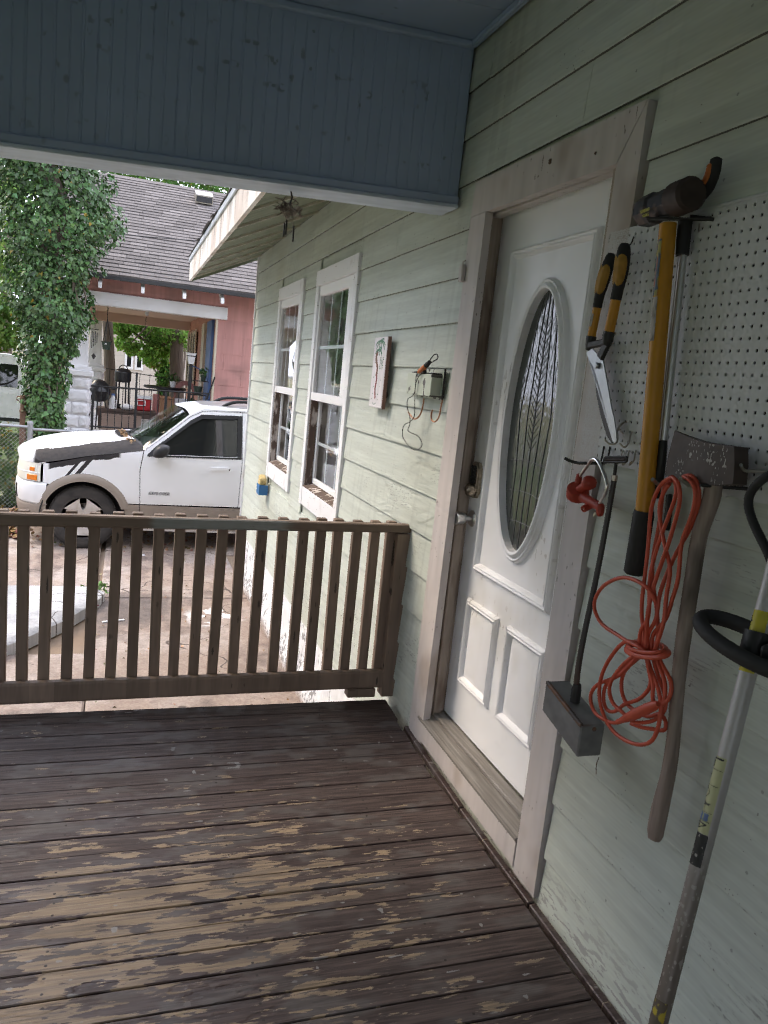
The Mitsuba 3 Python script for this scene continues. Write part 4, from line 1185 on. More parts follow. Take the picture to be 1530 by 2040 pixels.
# roof: courses of tabs; the tabs in view one by one, the rest as one piece
ER, RR = np.array([12.45, 2.70]), np.array([16.3, 4.90])
for i, t in enumerate((0.112, 0.126, 0.142, 0.165)):
    mat(f'roof_tab_{i}', (lambda t: lambda p, n, uv: C3(t * 1.06, t * 0.97, t * 0.94) * (0.75 + 0.5 * noise(p.x * 70, p.y * 70, p.z * 70)))(t), 0.95)
proof = put('roof', prism([(-2.6, ER[0], ER[1] - 0.012), (-2.6, RR[0], RR[1] - 0.012), (-2.6, RR[0], RR[1] - 0.12), (-2.6, ER[0] + 0.05, ER[1] - 0.06), (-2.6, ER[0], ER[1] - 0.06)], (11.6, 0, 0)), 'roof_tab_1', pink, smooth=False)
put('back_slope', prism([(-2.6, RR[0], RR[1] - 0.012), (-2.6, 20.2, 2.70), (-2.6, 20.2, 2.64), (-2.6, RR[0], RR[1] - 0.1)], (11.6, 0, 0)), 'roof_tab_1', proof, smooth=False)
put('gable', prism([(-2.3, 12.9, 2.86), (-2.3, RR[0], RR[1] - 0.15), (-2.3, 19.7, 2.86)], (0.1, 0, 0)), 'neighbour_white', pink, smooth=False)
sl = RR - ER
L = np.linalg.norm(sl)
su = sl / L
sn = np.array([-su[1], su[0]])
rest = []
nc = 33
ex = L / nc
for c in range(nc):
    x = -2.6 + rng.uniform(-0.3, 0)
    while x < 9.0:
        w = rng.uniform(0.24, 0.36)
        a, b = max(x, -2.6) + 0.002, min(x + w, 9.0) - 0.002
        x += w
        if b - a < 0.03:
            continue
        s0, s1 = c * ex - rng.uniform(0.0, 0.006), (c + 1) * ex + 0.03
        th0, th1 = 0.016 + rng.uniform(0, 0.007), 0.002
        P = lambda s, h: ER + su * s + sn * h
        q = [P(s0, -0.006), P(s1, -0.006), P(s1, th1), P(s0, th0)]
        m = prism([(a, *p) for p in q], (b - a, 0, 0))
        k = int(rng.choice(4, p=[0.25, 0.35, 0.27, 0.13]))
        if -1.78 < (a + b) / 2 < 0.80:
            put('shingle', m, f'roof_tab_{k}', proof, smooth=False)
        else:
            rest.append(m)
put('more_shingles', rest, 'roof_tab_1', proof, smooth=False, kind='stuff')
put('ridge_cap', [prism([(x, RR[0] - 0.13, RR[1] - 0.055), (x, RR[0], RR[1] + 0.02), (x, RR[0] + 0.13, RR[1] - 0.055), (x, RR[0], RR[1] - 0.01)], (0.27, 0, rng.uniform(-0.004, 0.006))) for x in np.arange(-2.6, 9.0, 0.272)], 'roof_tab_2', proof, smooth=False, kind='stuff')
put('gutter_edge', box((-2.62, ER[0] - 0.02, ER[1] - 0.065), (9.0, ER[0] + 0.0, ER[1] - 0.008), 0.003), 'black_metal', proof)
put('soffit', prism([(-2.6, ER[0] + 0.01, ER[1] - 0.062), (-2.6, 13.0, ER[1] - 0.062 + 0.55 * su[1] / su[0]), (-2.6, 13.0, ER[1] - 0.05 + 0.55 * su[1] / su[0]), (-2.6, ER[0] + 0.01, ER[1] - 0.05)], (11, 0, 0)), 'peach_paint', proof, smooth=False)
for x in (-2.3, -1.7, -1.095, -0.485, 0.09, 0.69, 1.3):
    put('rafter_tail', prism([(x, 12.47, 2.575), (x, 13.0, 2.84), (x, 13.0, 2.74), (x, 12.50, 2.50), (x, 12.47, 2.50)], (0.05, 0, 0)), 'neighbour_white', proof, smooth=False)
rv = put('roof_vent', prism([(-0.16, 15.55, 4.52), (-0.16, 15.52, 4.66), (-0.16, 15.85, 4.80), (-0.16, 15.95, 4.72)], (0.32, 0, 0)), 'zinc', pink, smooth=False, label='low metal vent near the roof ridge')
put('opening', prism([(-0.145, 15.512, 4.535), (-0.145, 15.507, 4.635), (-0.145, 15.522, 4.635), (-0.145, 15.53, 4.535)], (0.29, 0, 0)), 'black_plastic', rv, smooth=False)


# stone piers with tapered columns
def pier(x0, y0, lab):
    pr = put('porch_pillar', box((x0 + 0.03, y0 + 0.03, -0.75), (x0 + 0.33, y0 + 0.33, 1.17)), 'rock_white', pink, label=lab)
    r = 0
    z = 1.17
    while z > -0.7:
        h = 0.20
        sp = [(0, 0.10), (0.106, 0.36)] if r % 2 == 0 else [(0, 0.215), (0.221, 0.36)]
        if r % 4 == 1:
            sp = [(0, 0.36)]
        for face in (0, 1):
            for a, b in sp:
                def rock(v):
                    d = np.minimum.reduce([v[:, 0] - a, b - v[:, 0], v[:, 1] - (z - h + 0.004), z - 0.004 - v[:, 1]])
                    out = 0.035 * np.clip(d / 0.045, 0, 1) ** 0.6 * (0.45 + 1.0 * meshkit.fbm(np.c_[v[:, 0] * 11 + x0 * 7, v[:, 1] * 11 + y0, v[:, 0] * 0 + face], 3))
                    dd = np.where(v[:, 2] > 0.001, out, 0) + v[:, 2]
                    if face == 0:
                        return np.c_[x0 + v[:, 0], y0 + 0.03 - dd, v[:, 1]]
                    return np.c_[x0 + 0.33 + dd, y0 + v[:, 0], v[:, 1]]
                put('stone', ext(sbox(a, z - h + 0.004, b, z - 0.004), 0.012, 0.03, rock), 'rock_white', pr, smooth=40)
        z -= h
        r += 1
    put('cap', [box((x0 - 0.035, y0 - 0.045, 1.17), (x0 + 0.40, y0 + 0.40, 1.265), 0.015), box((x0 - 0.005, y0 - 0.01, 1.266), (x0 + 0.37, y0 + 0.37, 1.32), 0.01)], 'neighbour_white', pr)
    q = [(x0 + 0.04, y0 + 0.04), (x0 + 0.32, y0 + 0.04), (x0 + 0.32, y0 + 0.32), (x0 + 0.04, y0 + 0.32)]
    c = np.array([x0 + 0.18, y0 + 0.18])
    v = [(*p, 1.321) for p in q] + [(*(c + (np.array(p) - c) * 0.76), 2.285) for p in q]
    put('column', fixn(tm(v, [(0, 1, 2, 3), (4, 7, 6, 5)] + [(i, i + 4, (i + 1) % 4 + 4, (i + 1) % 4) for i in range(4)])), 'neighbour_white', pr, smooth=False)


pier(-2.14, 12.93, 'white rock faced pillar partly behind the ivy')
pier(-2.10, 18.7, 'white rock faced pillar at the far porch corner')
# iron railing
ir = thing('iron_railing', "black wrought iron railing along the pink house's porch", 'railing')
put('rail', tube([(-1.77, PY + 0.04, 1.035), (0.06, PY + 0.04, 1.075)], 0.014, 8), 'black_metal', ir)
put('rail', tube([(-1.77, PY + 0.04, 0.40), (0.06, PY + 0.04, 0.42)], 0.012, 8), 'black_metal', ir)
for x in np.arange(-1.72, 0.06, 0.108):
    put('baluster', bar((x, PY + 0.04, 0.35), (x, PY + 0.04, 1.05), 0.013, 0.013, (0, 1, 0), 0.001), 'black_metal', ir)
for x, z in ((-1.09, 1.31), (-0.62, 1.06), (-1.735, 0.95)):
    put('post', bar((x, PY + 0.05, 0.33), (x, PY + 0.05, z), 0.032, 0.032, (0, 1, 0), 0.003), 'black_metal', ir)
put('rod', tube([(0.02, PY - 0.01, 0.98), (0.12, PY - 0.06, 1.36)], 0.012, 6), 'black_metal', ir)
far = thing('iron_railing', 'thin black iron railing on the far side of the porch', 'railing')
put('rail', tube([(-1.7, 18.85, 1.25), (0.1, 18.85, 1.13)], 0.010, 6), 'black_metal', far)
for x in np.arange(-1.6, 0.1, 0.22):
    put('baluster', bar((x, 18.85, 0.35), (x, 18.85, 1.22), 0.012, 0.012, (0, 1, 0), 0.001), 'black_metal', far)

# ---------------------------------------------------------------- things on the neighbour's porch
mat('red_plastic', (0.42, 0.022, 0.028), 0.35)
mat('white_plastic', (0.75, 0.75, 0.75), 0.4)
mat('grill_black', (0.018, 0.018, 0.02), 0.25, clearcoat=0.5)
mat('brown_wood', lambda p, n, uv: C3(0.085, 0.06, 0.048) * (0.7 + 0.6 * noise(p.x * 8.0, p.y * 8.0, p.z * 40.0)), 0.8)
mat('cardboard', lambda p, n, uv: C3(0.34, 0.25, 0.20) * (0.88 + 0.2 * noise(p.x * 4.0, p.y * 4.0, p.z * 60.0)), 0.9)
mat('terracotta', (0.36, 0.13, 0.06), 0.8)
mat('orange_box', (0.36, 0.19, 0.10), 0.6)
mat('green_pot', (0.04, 0.06, 0.045), 0.5)
FZ = 0.331
c = (-1.665, 13.62)
g = put('kettle_grill', lathe([(0.0, 0.80), (0.03, 0.80), (0.10, 0.775), (0.165, 0.70), (0.185, 0.625), (0.19, 0.61), (0.185, 0.60), (0.165, 0.52), (0.11, 0.45), (0.0, 0.43)], 28, (*c, FZ), (0, 0, 1)), 'grill_black', smooth=40, label='round black kettle grill right beside the nearer white pillar', cat='grill')
for a in (0.4, 2.5, 4.6):
    put('leg', tube([(c[0] + 0.1 * math.cos(a), c[1] + 0.1 * math.sin(a), FZ + 0.46), (c[0] + 0.22 * math.cos(a), c[1] + 0.22 * math.sin(a), FZ)], 0.011, 6), 'black_metal', g)
put('handle', [tube([(c[0] + 0.19, c[1] - 0.05, FZ + 0.66), (c[0] + 0.26, c[1] - 0.06, FZ + 0.665), (c[0] + 0.27, c[1] + 0.05, FZ + 0.665), (c[0] + 0.19, c[1] + 0.05, FZ + 0.66)], 0.013, 6)], 'black_plastic', g)
c = (-1.30, 13.95)
s = put('barrel_smoker', lathe([(0.0, 0.955), (0.03, 0.955), (0.11, 0.93), (0.134, 0.895), (0.138, 0.88), (0.134, 0.87), (0.132, 0.75), (0.11, 0.72), (0.0, 0.71)], 28, (*c, FZ + 0.06), (0, 0, 1)), 'grill_black', smooth=40, label='upright black barrel smoker on legs behind the iron railing', cat='smoker')
put('handle', tube(spline([(c[0] - 0.07, c[1], FZ + 0.985), (c[0] - 0.05, c[1], FZ + 1.045), (c[0], c[1], FZ + 1.065), (c[0] + 0.05, c[1], FZ + 1.045), (c[0] + 0.07, c[1], FZ + 0.985)], 20), 0.008, 6), 'green_pot', s)
for a in (0.5, 2.1, 3.6, 5.2):
    put('leg', tube([(c[0] + 0.11 * math.cos(a), c[1] + 0.11 * math.sin(a), FZ + 0.80), (c[0] + 0.13 * math.cos(a), c[1] + 0.13 * math.sin(a), FZ)], 0.014, 6), 'black_metal', s)
put('fire_pan', lathe([(0.13, 0.40), (0.14, 0.36), (0.05, 0.30), (0, 0.30)], 20, (*c, FZ), (0, 0, 1)), 'grill_black', s)
bn = thing('wooden_bench', 'low dark wooden bench behind the iron railing', 'bench')
for y in (13.50, 13.73, 13.96):
    put('plank', box((-1.70, y, 0.625), (-0.74, y + 0.21, 0.665), 0.005), 'brown_wood', bn)
put('apron', box((-1.69, 13.51, 0.545), (-0.75, 13.54, 0.6245)), 'brown_wood', bn)
for x in (-1.66, -0.84):
    put('leg', box((x, 13.55, FZ), (x + 0.06, 14.1, 0.6246)), 'brown_wood', bn)
cb = put('cardboard_box', box((-1.60, 13.36, FZ), (-0.98, 13.49, 0.585), 0.004), 'cardboard', label='long brown cardboard box leaning below the bench', cat='box')
put('flap', box((-1.60, 13.355, 0.586), (-1.0, 13.45, 0.592), 0.001), 'cardboard', cb)
co = put('cooler', box((-1.09, 13.70, 0.667), (-0.82, 14.02, 0.862), 0.015), 'red_plastic', smooth=35, label='red cooler with a white lid and white handle on the bench', cat='cooler')
put('lid', box((-1.10, 13.69, 0.863), (-0.81, 14.03, 0.915), 0.016), 'white_plastic', co, smooth=35)
put('handle', [bar((-1.06, 13.685, 0.84), (-0.92, 13.685, 0.84), 0.02, 0.012, (0, 0, 1)), bar((-1.055, 13.687, 0.835), (-1.055, 13.687, 0.765), 0.012, 0.02, (1, 0, 0)), bar((-0.925, 13.687, 0.835), (-0.925, 13.687, 0.765), 0.012, 0.02, (1, 0, 0)), bar((-1.06, 13.685, 0.76), (-0.92, 13.685, 0.76), 0.02, 0.012, (0, 0, 1))], 'white_plastic', co)
ob = put('storage_box', box((-0.665, 14.05, FZ), (-0.44, 14.35, 0.88), 0.012), 'orange_box', smooth=35, label='orange brown storage box between the red cooler and the white bucket', cat='box')
put('lid', box((-0.675, 14.04, 0.881), (-0.43, 14.36, 0.925), 0.012), 'orange_box', ob)
mat('pale_red', (0.45, 0.20, 0.18), 0.5)
pb = put('canister', lathe([(0.0, 0.62), (0.05, 0.62), (0.06, 0.60), (0.06, 0.02), (0.055, 0.0), (0, 0)], 16, (-0.735, 14.2, FZ), (0, 0, 1)), 'pale_red', smooth=40, label='tall faded red canister left of the orange brown storage box', cat='canister')
bk = put('bucket', lathe([(0.0, 0.02), (0.10, 0.02), (0.125, 0.55), (0.132, 0.56), (0.132, 0.58), (0.122, 0.58), (0.10, 0.1), (0, 0.1)], 24, (-0.30, 14.1, FZ), (0, 0, 1)), 'white_plastic', smooth=40, label='white bucket right of the orange brown storage box', cat='bucket')
tb = put('round_table', lathe([(0.0, 0.03), (0.37, 0.03), (0.385, 0.02), (0.385, -0.01), (0.36, -0.02), (0, -0.02)], 40, (-0.55, 15.0, 1.045), (0, 0, 1)), 'grill_black', smooth=35, label='round dark table in the middle of the neighbouring porch', cat='table')
put('leg', tube([(-0.55, 15.0, FZ), (-0.55, 15.0, 1.03)], 0.04, 10), 'black_metal', tb)
put('foot', lathe([(0.0, 0.06), (0.05, 0.05), (0.25, 0.015), (0.25, 0), (0, 0)], 24, (-0.55, 15.0, FZ), (0, 0, 1)), 'black_metal', tb)
mat('red_chair', (0.36, 0.17, 0.15), 0.6)
ch = thing('garden_chair', 'faded red round backed chair behind the round table', 'chair')
put('backrest', [ext(Point(0, 0).buffer(0.20, 24).difference(Point(0, 0).buffer(0.115, 24)).intersection(sbox(-0.3, -0.02, 0.3, 0.3)), 0.03, None, lambda v: np.c_[-0.20 + v[:, 0], 14.72 + v[:, 2], 1.02 + v[:, 1]])], 'red_chair', ch)
put('seat', box((-0.40, 14.55, 0.74), (0.0, 14.9, 0.78), 0.01), 'red_chair', ch)
for x, y in ((-0.38, 14.57), (-0.05, 14.57), (-0.38, 14.86), (-0.05, 14.86)):
    put('leg', bar((x, y, FZ), (x, y, 0.739 if y < 14.7 else 1.03), 0.03, 0.03, (0, 1, 0)), 'red_chair', ch)
pst = thing('plant_stand', 'blue and black quarter round plant stand with shelves by the blue trim', 'plant stand')
arc = [(-0.24 + 0.34 * math.sin(a), 13.6, 1.16 + 0.34 * math.cos(a)) for a in np.linspace(0, math.pi / 2, 16)] + [(0.10, 13.6, 0.8), (0.10, 13.6, FZ)]
put('arch', tube(arc, 0.011, 6), 'blue_trim', pst)
put('upright', tube([(-0.24, 13.6, FZ), (-0.24, 13.6, 1.5)], 0.010, 6), 'black_metal', pst)
for z, x1 in ((0.72, 0.10), (1.02, 0.10), (1.26, 0.09)):
    put('shelf', [tube([(-0.24, y, z), (x1, y, z)], 0.007, 5) for y in (13.5, 13.6, 13.7)] + [tube([(x, 13.5, z), (x, 13.7, z)], 0.006, 5) for x in (-0.2, -0.07, 0.06)], 'black_metal', pst)


def potted(name, c, r, h, m, lab, leafy=0, grp=None):
    k = put(name, lathe([(0, 0), (r * 0.72, 0), (r * 0.95, h * 0.85), (r * 1.05, h * 0.86), (r * 1.05, h), (r * 0.93, h), (r * 0.88, h * 0.8), (0, h * 0.8)], 20, c, (0, 0, 1)), m, smooth=40, label=lab, cat='flower pot', group=grp)
    if leafy:
        put('plant', leaves(np.array(c) + [0, 0, h + leafy * 0.5], (leafy * 0.6, leafy * 0.6, leafy * 0.5), 60, 0.05, rng), 'leaf', k, color=LASTC[0], smooth=False, kind='stuff')
    return k


# ---------------------------------------------------------------- foliage helpers
scene['mat_leaf'] = {'type': 'twosided', 'bsdf': {'type': 'principled', 'base_color': {'type': 'mesh_attribute', 'name': 'vertex_color'}, 'roughness': 0.42, 'specular': 0.45}}
scene['mat_thin_leaf'] = {'type': 'principledthin', 'base_color': {'type': 'mesh_attribute', 'name': 'vertex_color'}, 'roughness': 0.5, 'diff_trans': 0.9}
LASTC = [None]


def leafmesh(P, N, D, size, cols):
    """Leaves as folded, pointed blades: P base points, N normals, D directions of the tip."""
    n = len(P)
    D = D - N * (D * N).sum(1, keepdims=True)
    D /= np.linalg.norm(D, axis=1, keepdims=True) + 1e-9
    S = np.cross(N, D)
    s = size[:, None]
    mid = P + D * s * 0.45 - N * s * 0.06
    a = P
    l = P + D * s * 0.32 + S * s * 0.42
    r = P + D * s * 0.32 - S * s * 0.42
    t = P + D * s - N * s * 0.14
    v = np.stack([a, l, t, r, mid], 1).reshape(-1, 3)
    b = (np.arange(n) * 5)[:, None]
    f = np.concatenate([b + np.array([k]) for k in ((0, 4, 1), (1, 4, 2), (2, 4, 3), (3, 4, 0))], 0)
    LASTC[0] = np.repeat(cols, 5, 0) * np.tile([0.95, 1.05, 1.0, 0.95, 1.0], n)[:, None]
    return tm(v, f)


def greens(n, r, base=(0.045, 0.105, 0.035), var=0.45, yellow=0.015):
    c = np.array(base) * (1 + var * (r.random((n, 1)) * 2 - 1)) * (1 + 0.15 * (r.random((n, 3)) * 2 - 1))
    y = r.random(n) < yellow
    c[y] = np.array([0.32, 0.22, 0.035]) * (0.6 + 0.6 * r.random((y.sum(), 1)))
    return c


def leaves(c, rad, n, size, r, base=(0.05, 0.11, 0.03), clumps=0, up=0.3, yellow=0.01, shell=0.45):
    c, rad = np.asarray(c, float), np.asarray(rad, float)
    if clumps:
        q = r.normal(size=(clumps, 3))
        q /= np.linalg.norm(q, axis=1, keepdims=True)
        q *= (shell + (1 - shell) * r.random((clumps, 1)) ** 0.6)
        k = r.integers(0, clumps, n)
        cr = 0.30 * (0.6 + 0.8 * r.random(clumps))
        g = r.normal(size=(n, 3))
        g /= np.linalg.norm(g, axis=1, keepdims=True)
        g *= (0.3 + 0.7 * r.random((n, 1)) ** 0.5)
        p = q[k] + g * cr[k][:, None]
        shade = (0.75 + 0.5 * r.random(clumps))[k][:, None]
        nrm = g * 0.8 + q[k] * 0.4
    else:
        g = r.normal(size=(n, 3))
        g /= np.linalg.norm(g, axis=1, keepdims=True)
        p = g * r.random((n, 1)) ** 0.4
        shade, nrm = 1.0, g
    N = nrm + 0.6 * r.normal(size=(n, 3)) + [0, 0, up]
    N /= np.linalg.norm(N, axis=1, keepdims=True)
    D = r.normal(size=(n, 3)) + [0, 0, -0.7] + nrm * 0.5
    return leafmesh(c + p * rad, N, D, size * (0.7 + 0.6 * r.random(n)), greens(n, r, base, 0.4, yellow) * shade)


mat('bark', lambda p, n, uv: mix(C3(0.085, 0.065, 0.05), C3(0.20, 0.165, 0.135), fbm(p.x * 22.0, p.y * 22.0, p.z * 3.0, 4)), 0.95, lambda p, n, uv: 0.03 * fbm(p.x * 24, p.y * 24, p.z * 3.5, 3))


def tree(name, base, h, r0, crown, n, size, lab, seed, colour=(0.055, 0.12, 0.03), clumps=40, grp=None, lean=(0, 0), cat='tree', yellow=0.01):
    """A trunk with limbs reaching into a crown of leaf clumps. crown: list of (centre offset from base, radii)."""
    r = np.random.default_rng(seed)
    t = thing(name, lab, cat, grp)
    base = np.array(base, float)
    top = base + [lean[0], lean[1], h]
    pts = spline([base, base * 0.6 + top * 0.4 + r.normal(size=3) * [0.08, 0.08, 0] * h * 0.1, top], 16)
    limbs = [tube(pts, np.linspace(r0 * 1.15, r0 * 0.45, 16), 12)]
    for c, rad in crown:
        cc = base + np.array(c)
        for _ in range(4):
            e = cc + r.normal(size=3) * np.array(rad) * 0.35
            s = pts[int(r.integers(7, 15))]
            m = (s + e) / 2 + [0, 0, -0.06 * h] + r.normal(size=3) * 0.03 * h
            limbs.append(tube(spline([s, m, e], 10), np.linspace(r0 * 0.38, r0 * 0.07, 10), 7))
    put('trunk', limbs, 'bark', t, smooth=60)
    per = n // len(crown)
    ms, cs = [], []
    for c, rad in crown:
        ms.append(leaves(base + np.array(c), rad, per, size, r, colour, clumps, yellow=yellow))
        cs.append(LASTC[0])
    put('crown', cat_(ms), 'thin_leaf', t, smooth=False, color=np.vstack(cs), kind='stuff')
    return t


potted('flower_pot', (-0.08, 13.6, 1.03), 0.075, 0.14, 'green_pot', 'dark round pot on the middle shelf of the plant stand')
potted('flower_pot', (0.0, 13.6, 1.268), 0.05, 0.10, 'green_pot', 'small dark pot with a plant on the top shelf of the plant stand', 0.13)
potted('flower_pot', (-0.14, 13.62, 0.73), 0.07, 0.13, 'white_plastic', 'white pot on the bottom shelf of the plant stand', 0.10)
potted('flower_pot', (-0.42, 14.88, 1.076), 0.06, 0.11, 'white_plastic', 'white pot with a leafy plant on the round table', 0.16)
pp_ = thing('planter_post', 'black post holding up a square white planter in front of the plant stand', 'planter')
put('post', bar((-0.235, 13.40, FZ), (-0.235, 13.40, 1.53), 0.045, 0.045, (0, 1, 0)), 'black_metal', pp_)
put('planter', prism([(-0.275, 13.34, 1.53), (-0.195, 13.34, 1.53), (-0.165, 13.34, 1.70), (-0.305, 13.34, 1.70)], (0, 0.14, 0)), 'white_plastic', pp_, smooth=False)
put('planter_rim', box((-0.312, 13.33, 1.655), (-0.158, 13.49, 1.668), 0.002), 'black_metal', pp_)
put('planter_rim', box((-0.318, 13.328, 1.70), (-0.152, 13.492, 1.712), 0.003), 'white_plastic', pp_)
hb = thing('hanging_basket', 'dark green hanging pot on long ropes by the far pillar', 'hanging basket')
put('pot', lathe([(0, 0), (0.055, 0), (0.075, 0.12), (0.08, 0.13), (0.07, 0.13), (0, 0.10)], 18, (-1.575, 13.5, 1.62), (0, 0, 1)), 'green_pot', hb, smooth=40)
put('label_tag', box((-1.60, 13.42, 1.70), (-1.57, 13.424, 1.72)), 'white_plastic', hb)
for a in (0.3, 2.4, 4.5):
    put('rope', tube([(-1.575 + 0.078 * math.cos(a), 13.5 + 0.078 * math.sin(a), 1.74), (-1.575, 13.5, 2.10), (-1.572, 13.5, 2.50)], 0.006, 5), 'black_metal', hb)
lb = thing('light_bulb', 'bare light bulb with a pull cord on the porch ceiling', 'light bulb')
put('socket', lathe([(0, 0), (0.05, 0), (0.045, -0.04), (0.02, -0.05), (0.02, -0.09), (0, -0.09)], 14, (-0.95, 14.5, 2.494), (0, 0, 1)), 'black_plastic', lb, smooth=40)
put('bulb', lathe([(0.014, 0.09), (0.018, 0.06), (0.034, 0.03), (0.034, 0.0), (0.02, -0.025), (0, -0.03)], 16, (-0.95, 14.5, 2.315), (0, 0, 1)), 'white_plastic', lb, smooth=60)
put('pull_cord', tube([(-0.96, 14.5, 2.4), (-0.962, 14.5, 1.9)], 0.004, 5), 'black_metal', lb)
wc = thing('wind_chime', 'black tube wind chime hanging beside the far white pillar', 'wind chime')
put('tube', [tube([(-1.80 + 0.025 * k, 13.6, 1.90 - 0.02 * (k % 2)), (-1.80 + 0.025 * k, 13.6, 1.62 + 0.03 * k)], 0.006, 6) for k in range(4)], 'black_metal', wc, kind='stuff')
put('hanger', [tube([(-1.76, 13.6, 2.28), (-1.76, 13.6, 1.93)], 0.003, 5), lathe([(0, 0.01), (0.06, 0.01), (0.06, 0), (0, 0)], 14, (-1.76, 13.6, 1.92), (0, 0, 1))], 'black_metal', wc)
put('sail', prism([(-1.80, 13.6, 1.50), (-1.765, 13.6, 1.55), (-1.73, 13.6, 1.50), (-1.765, 13.6, 1.44)], (0, 0.006, 0)), 'black_metal', wc, smooth=False)
jug = put('water_jug', lathe([(0, 0), (0.06, 0), (0.062, 0.14), (0.03, 0.19), (0.025, 0.22), (0, 0.22)], 16, (-1.44, 13.62, 0.667), (0, 0, 1)), 'white_plastic', smooth=40, label='white jug on the left half of the bench', cat='jug')
put('cap', lathe([(0, 0.03), (0.03, 0.03), (0.03, 0), (0, 0)], 12, (-1.44, 13.62, 0.888), (0, 0, 1)), 'blue_trim', jug)
put('crumpled_bag', ball((-1.22, 13.62, 0.715), 1, 3, (0.11, 0.09, 0.055)), 'white_plastic', smooth=60, label='crumpled white bag on the bench left of the red cooler', cat='bag')
# ================================================================== TREES, IVY, FENCE, STREET
r5 = np.random.default_rng(11)
# the ivy clad trunk: outline at each height as (z, centre x, half width, half depth)
ivy = thing('ivy_tree', 'tall tree trunk wrapped in thick dark ivy beside the white pillar', 'tree')
IY = 11.85
prof = []
for v, a, b in ((866, 48, 138), (800, 44, 142), (760, 38, 140), (715, 38, 150), (690, 38, 175), (650, 20, 186), (610, -4, 205), (560, 2, 205), (515, -10, 212), (470, -25, 230), (430, -35, 280), (395, -40, 262), (350, -45, 228), (310, -50, 215), (255, -55, 225), (190, -50, 215)):
    p, q = ony(a, v, IY), ony(b, v, IY)
    prof.append(((p[2] + q[2]) / 2, (p[0] + q[0]) / 2, (q[0] - p[0]) / 2 * 0.93))
prof = [(-0.75, prof[0][1], 0.36)] + prof
prof = np.array(sorted(prof))
put('trunk', tube(spline(np.c_[prof[:, 1], np.full(len(prof), IY), prof[:, 0]], 30), np.linspace(0.17, 0.12, 30), 12), 'bark', ivy, smooth=60)
def ivy_shell(n, lo, hi, smin, smax, deep):
    z = r5.uniform(-0.72, prof[-1, 0], n)
    keep = r5.random(n) < np.interp(z, prof[:, 0], prof[:, 2]) / prof[:, 2].max() * 0.75 + 0.25
    z = z[keep]
    n = len(z)
    cx, hw = np.interp(z, prof[:, 0], prof[:, 1]), np.interp(z, prof[:, 0], prof[:, 2])
    a = r5.uniform(0, 2 * np.pi, n)
    lump = meshkit.fbm(np.stack([np.cos(a) * 2.2, np.sin(a) * 2.2, z * 2.6], 1), 3)
    fine = meshkit.noise(np.stack([np.cos(a) * 6, np.sin(a) * 6, z * 6.0], 1), 4)
    rad = 0.40 + 0.95 * lump + 0.42 * (fine - 0.5) - deep - hi * r5.random(n) ** 2.0
    hd = np.minimum(hw, 0.62)
    P = np.stack([cx + hw * rad * np.cos(a), IY + hd * rad * np.sin(a), z], 1)
    out = np.stack([np.cos(a) / hw, np.sin(a) / hd, np.zeros(n)], 1)
    out /= np.linalg.norm(out, axis=1, keepdims=True)
    N = out + 0.6 * r5.normal(size=(n, 3)) + [0, 0, 0.6]
    N /= np.linalg.norm(N, axis=1, keepdims=True)
    D = np.array([0, 0, -1.0]) + 0.55 * r5.normal(size=(n, 3)) + out * 0.5
    young = (r5.random(n) ** 3)[:, None]
    col = greens(n, r5, (0.054, 0.116, 0.036), 0.5, 0.012)
    col = col * (1 - 0.4 * young) + np.array([0.13, 0.23, 0.06]) * 0.4 * young * (0.7 + 0.6 * r5.random((n, 1)))
    m = leafmesh(P, N, D, smin + (smax - smin) * r5.random(n) ** 1.6, col)
    return m, LASTC[0]


ma, ca = ivy_shell(26000, 0, 0.26, 0.026, 0.092, 0.0)
mb, cb_ = ivy_shell(16000, 0, 0.20, 0.045, 0.080, 0.22)
LASTC[0] = np.vstack([ca, cb_])
put('ivy_leaves', cat_([ma, mb]), 'leaf', ivy, smooth=False, color=LASTC[0], kind='stuff')
vn = []
for k in range(9):
    z0 = r5.uniform(-0.6, 3.2)
    a0 = r5.uniform(3.3, 6.2)
    q = []
    for t in np.linspace(0, 1, 8):
        zz = z0 + t * r5.uniform(0.5, 0.9)
        aa = a0 + 0.5 * math.sin(3 * t + k)
        h = np.interp(zz, prof[:, 0], prof[:, 2])
        q.append((np.interp(zz, prof[:, 0], prof[:, 1]) + h * 0.72 * math.cos(aa), IY + min(h, 0.62) * 0.72 * math.sin(aa), zz))
    vn.append(tube(spline(q, 16), 0.010, 5))
put('vine', vn, 'bark', ivy, smooth=60, kind='stuff')

# trees beyond the porch and the roofs
tree('leaning_tree', (-1.50, 20.4, -0.6), 5.2, 0.15, [((-0.5, 0.4, 5.2), (1.3, 1.3, 1.0))], 1500, 0.10, 'leaning bare trunk right behind the far white pillar', 21, lean=(-0.42, 0.1))
tree('garden_tree', (0.10, 20.9, -0.6), 6.2, 0.19, [((-1.0, 0.1, 2.75), (0.75, 0.5, 0.5)), ((-0.35, 0.2, 3.0), (0.7, 0.5, 0.55)), ((-0.75, 0.3, 2.35), (0.55, 0.4, 0.35)), ((-1.4, 0.2, 3.2), (0.5, 0.5, 0.5))], 7000, 0.085, 'bright green tree with a thick trunk seen through the neighbouring porch', 22, (0.24, 0.42, 0.10), 26, lean=(-0.15, 0.1))
tree('garden_tree', (-0.22, 23.4, -0.6), 6.5, 0.17, [((0.0, 0.2, 6.6), (2.0, 1.8, 1.3)), ((0.1, -0.5, 1.6), (0.35, 0.3, 0.5))], 3600, 0.10, 'grey trunk with low ivy sprigs behind the bright green tree', 23, (0.07, 0.15, 0.035), 24)
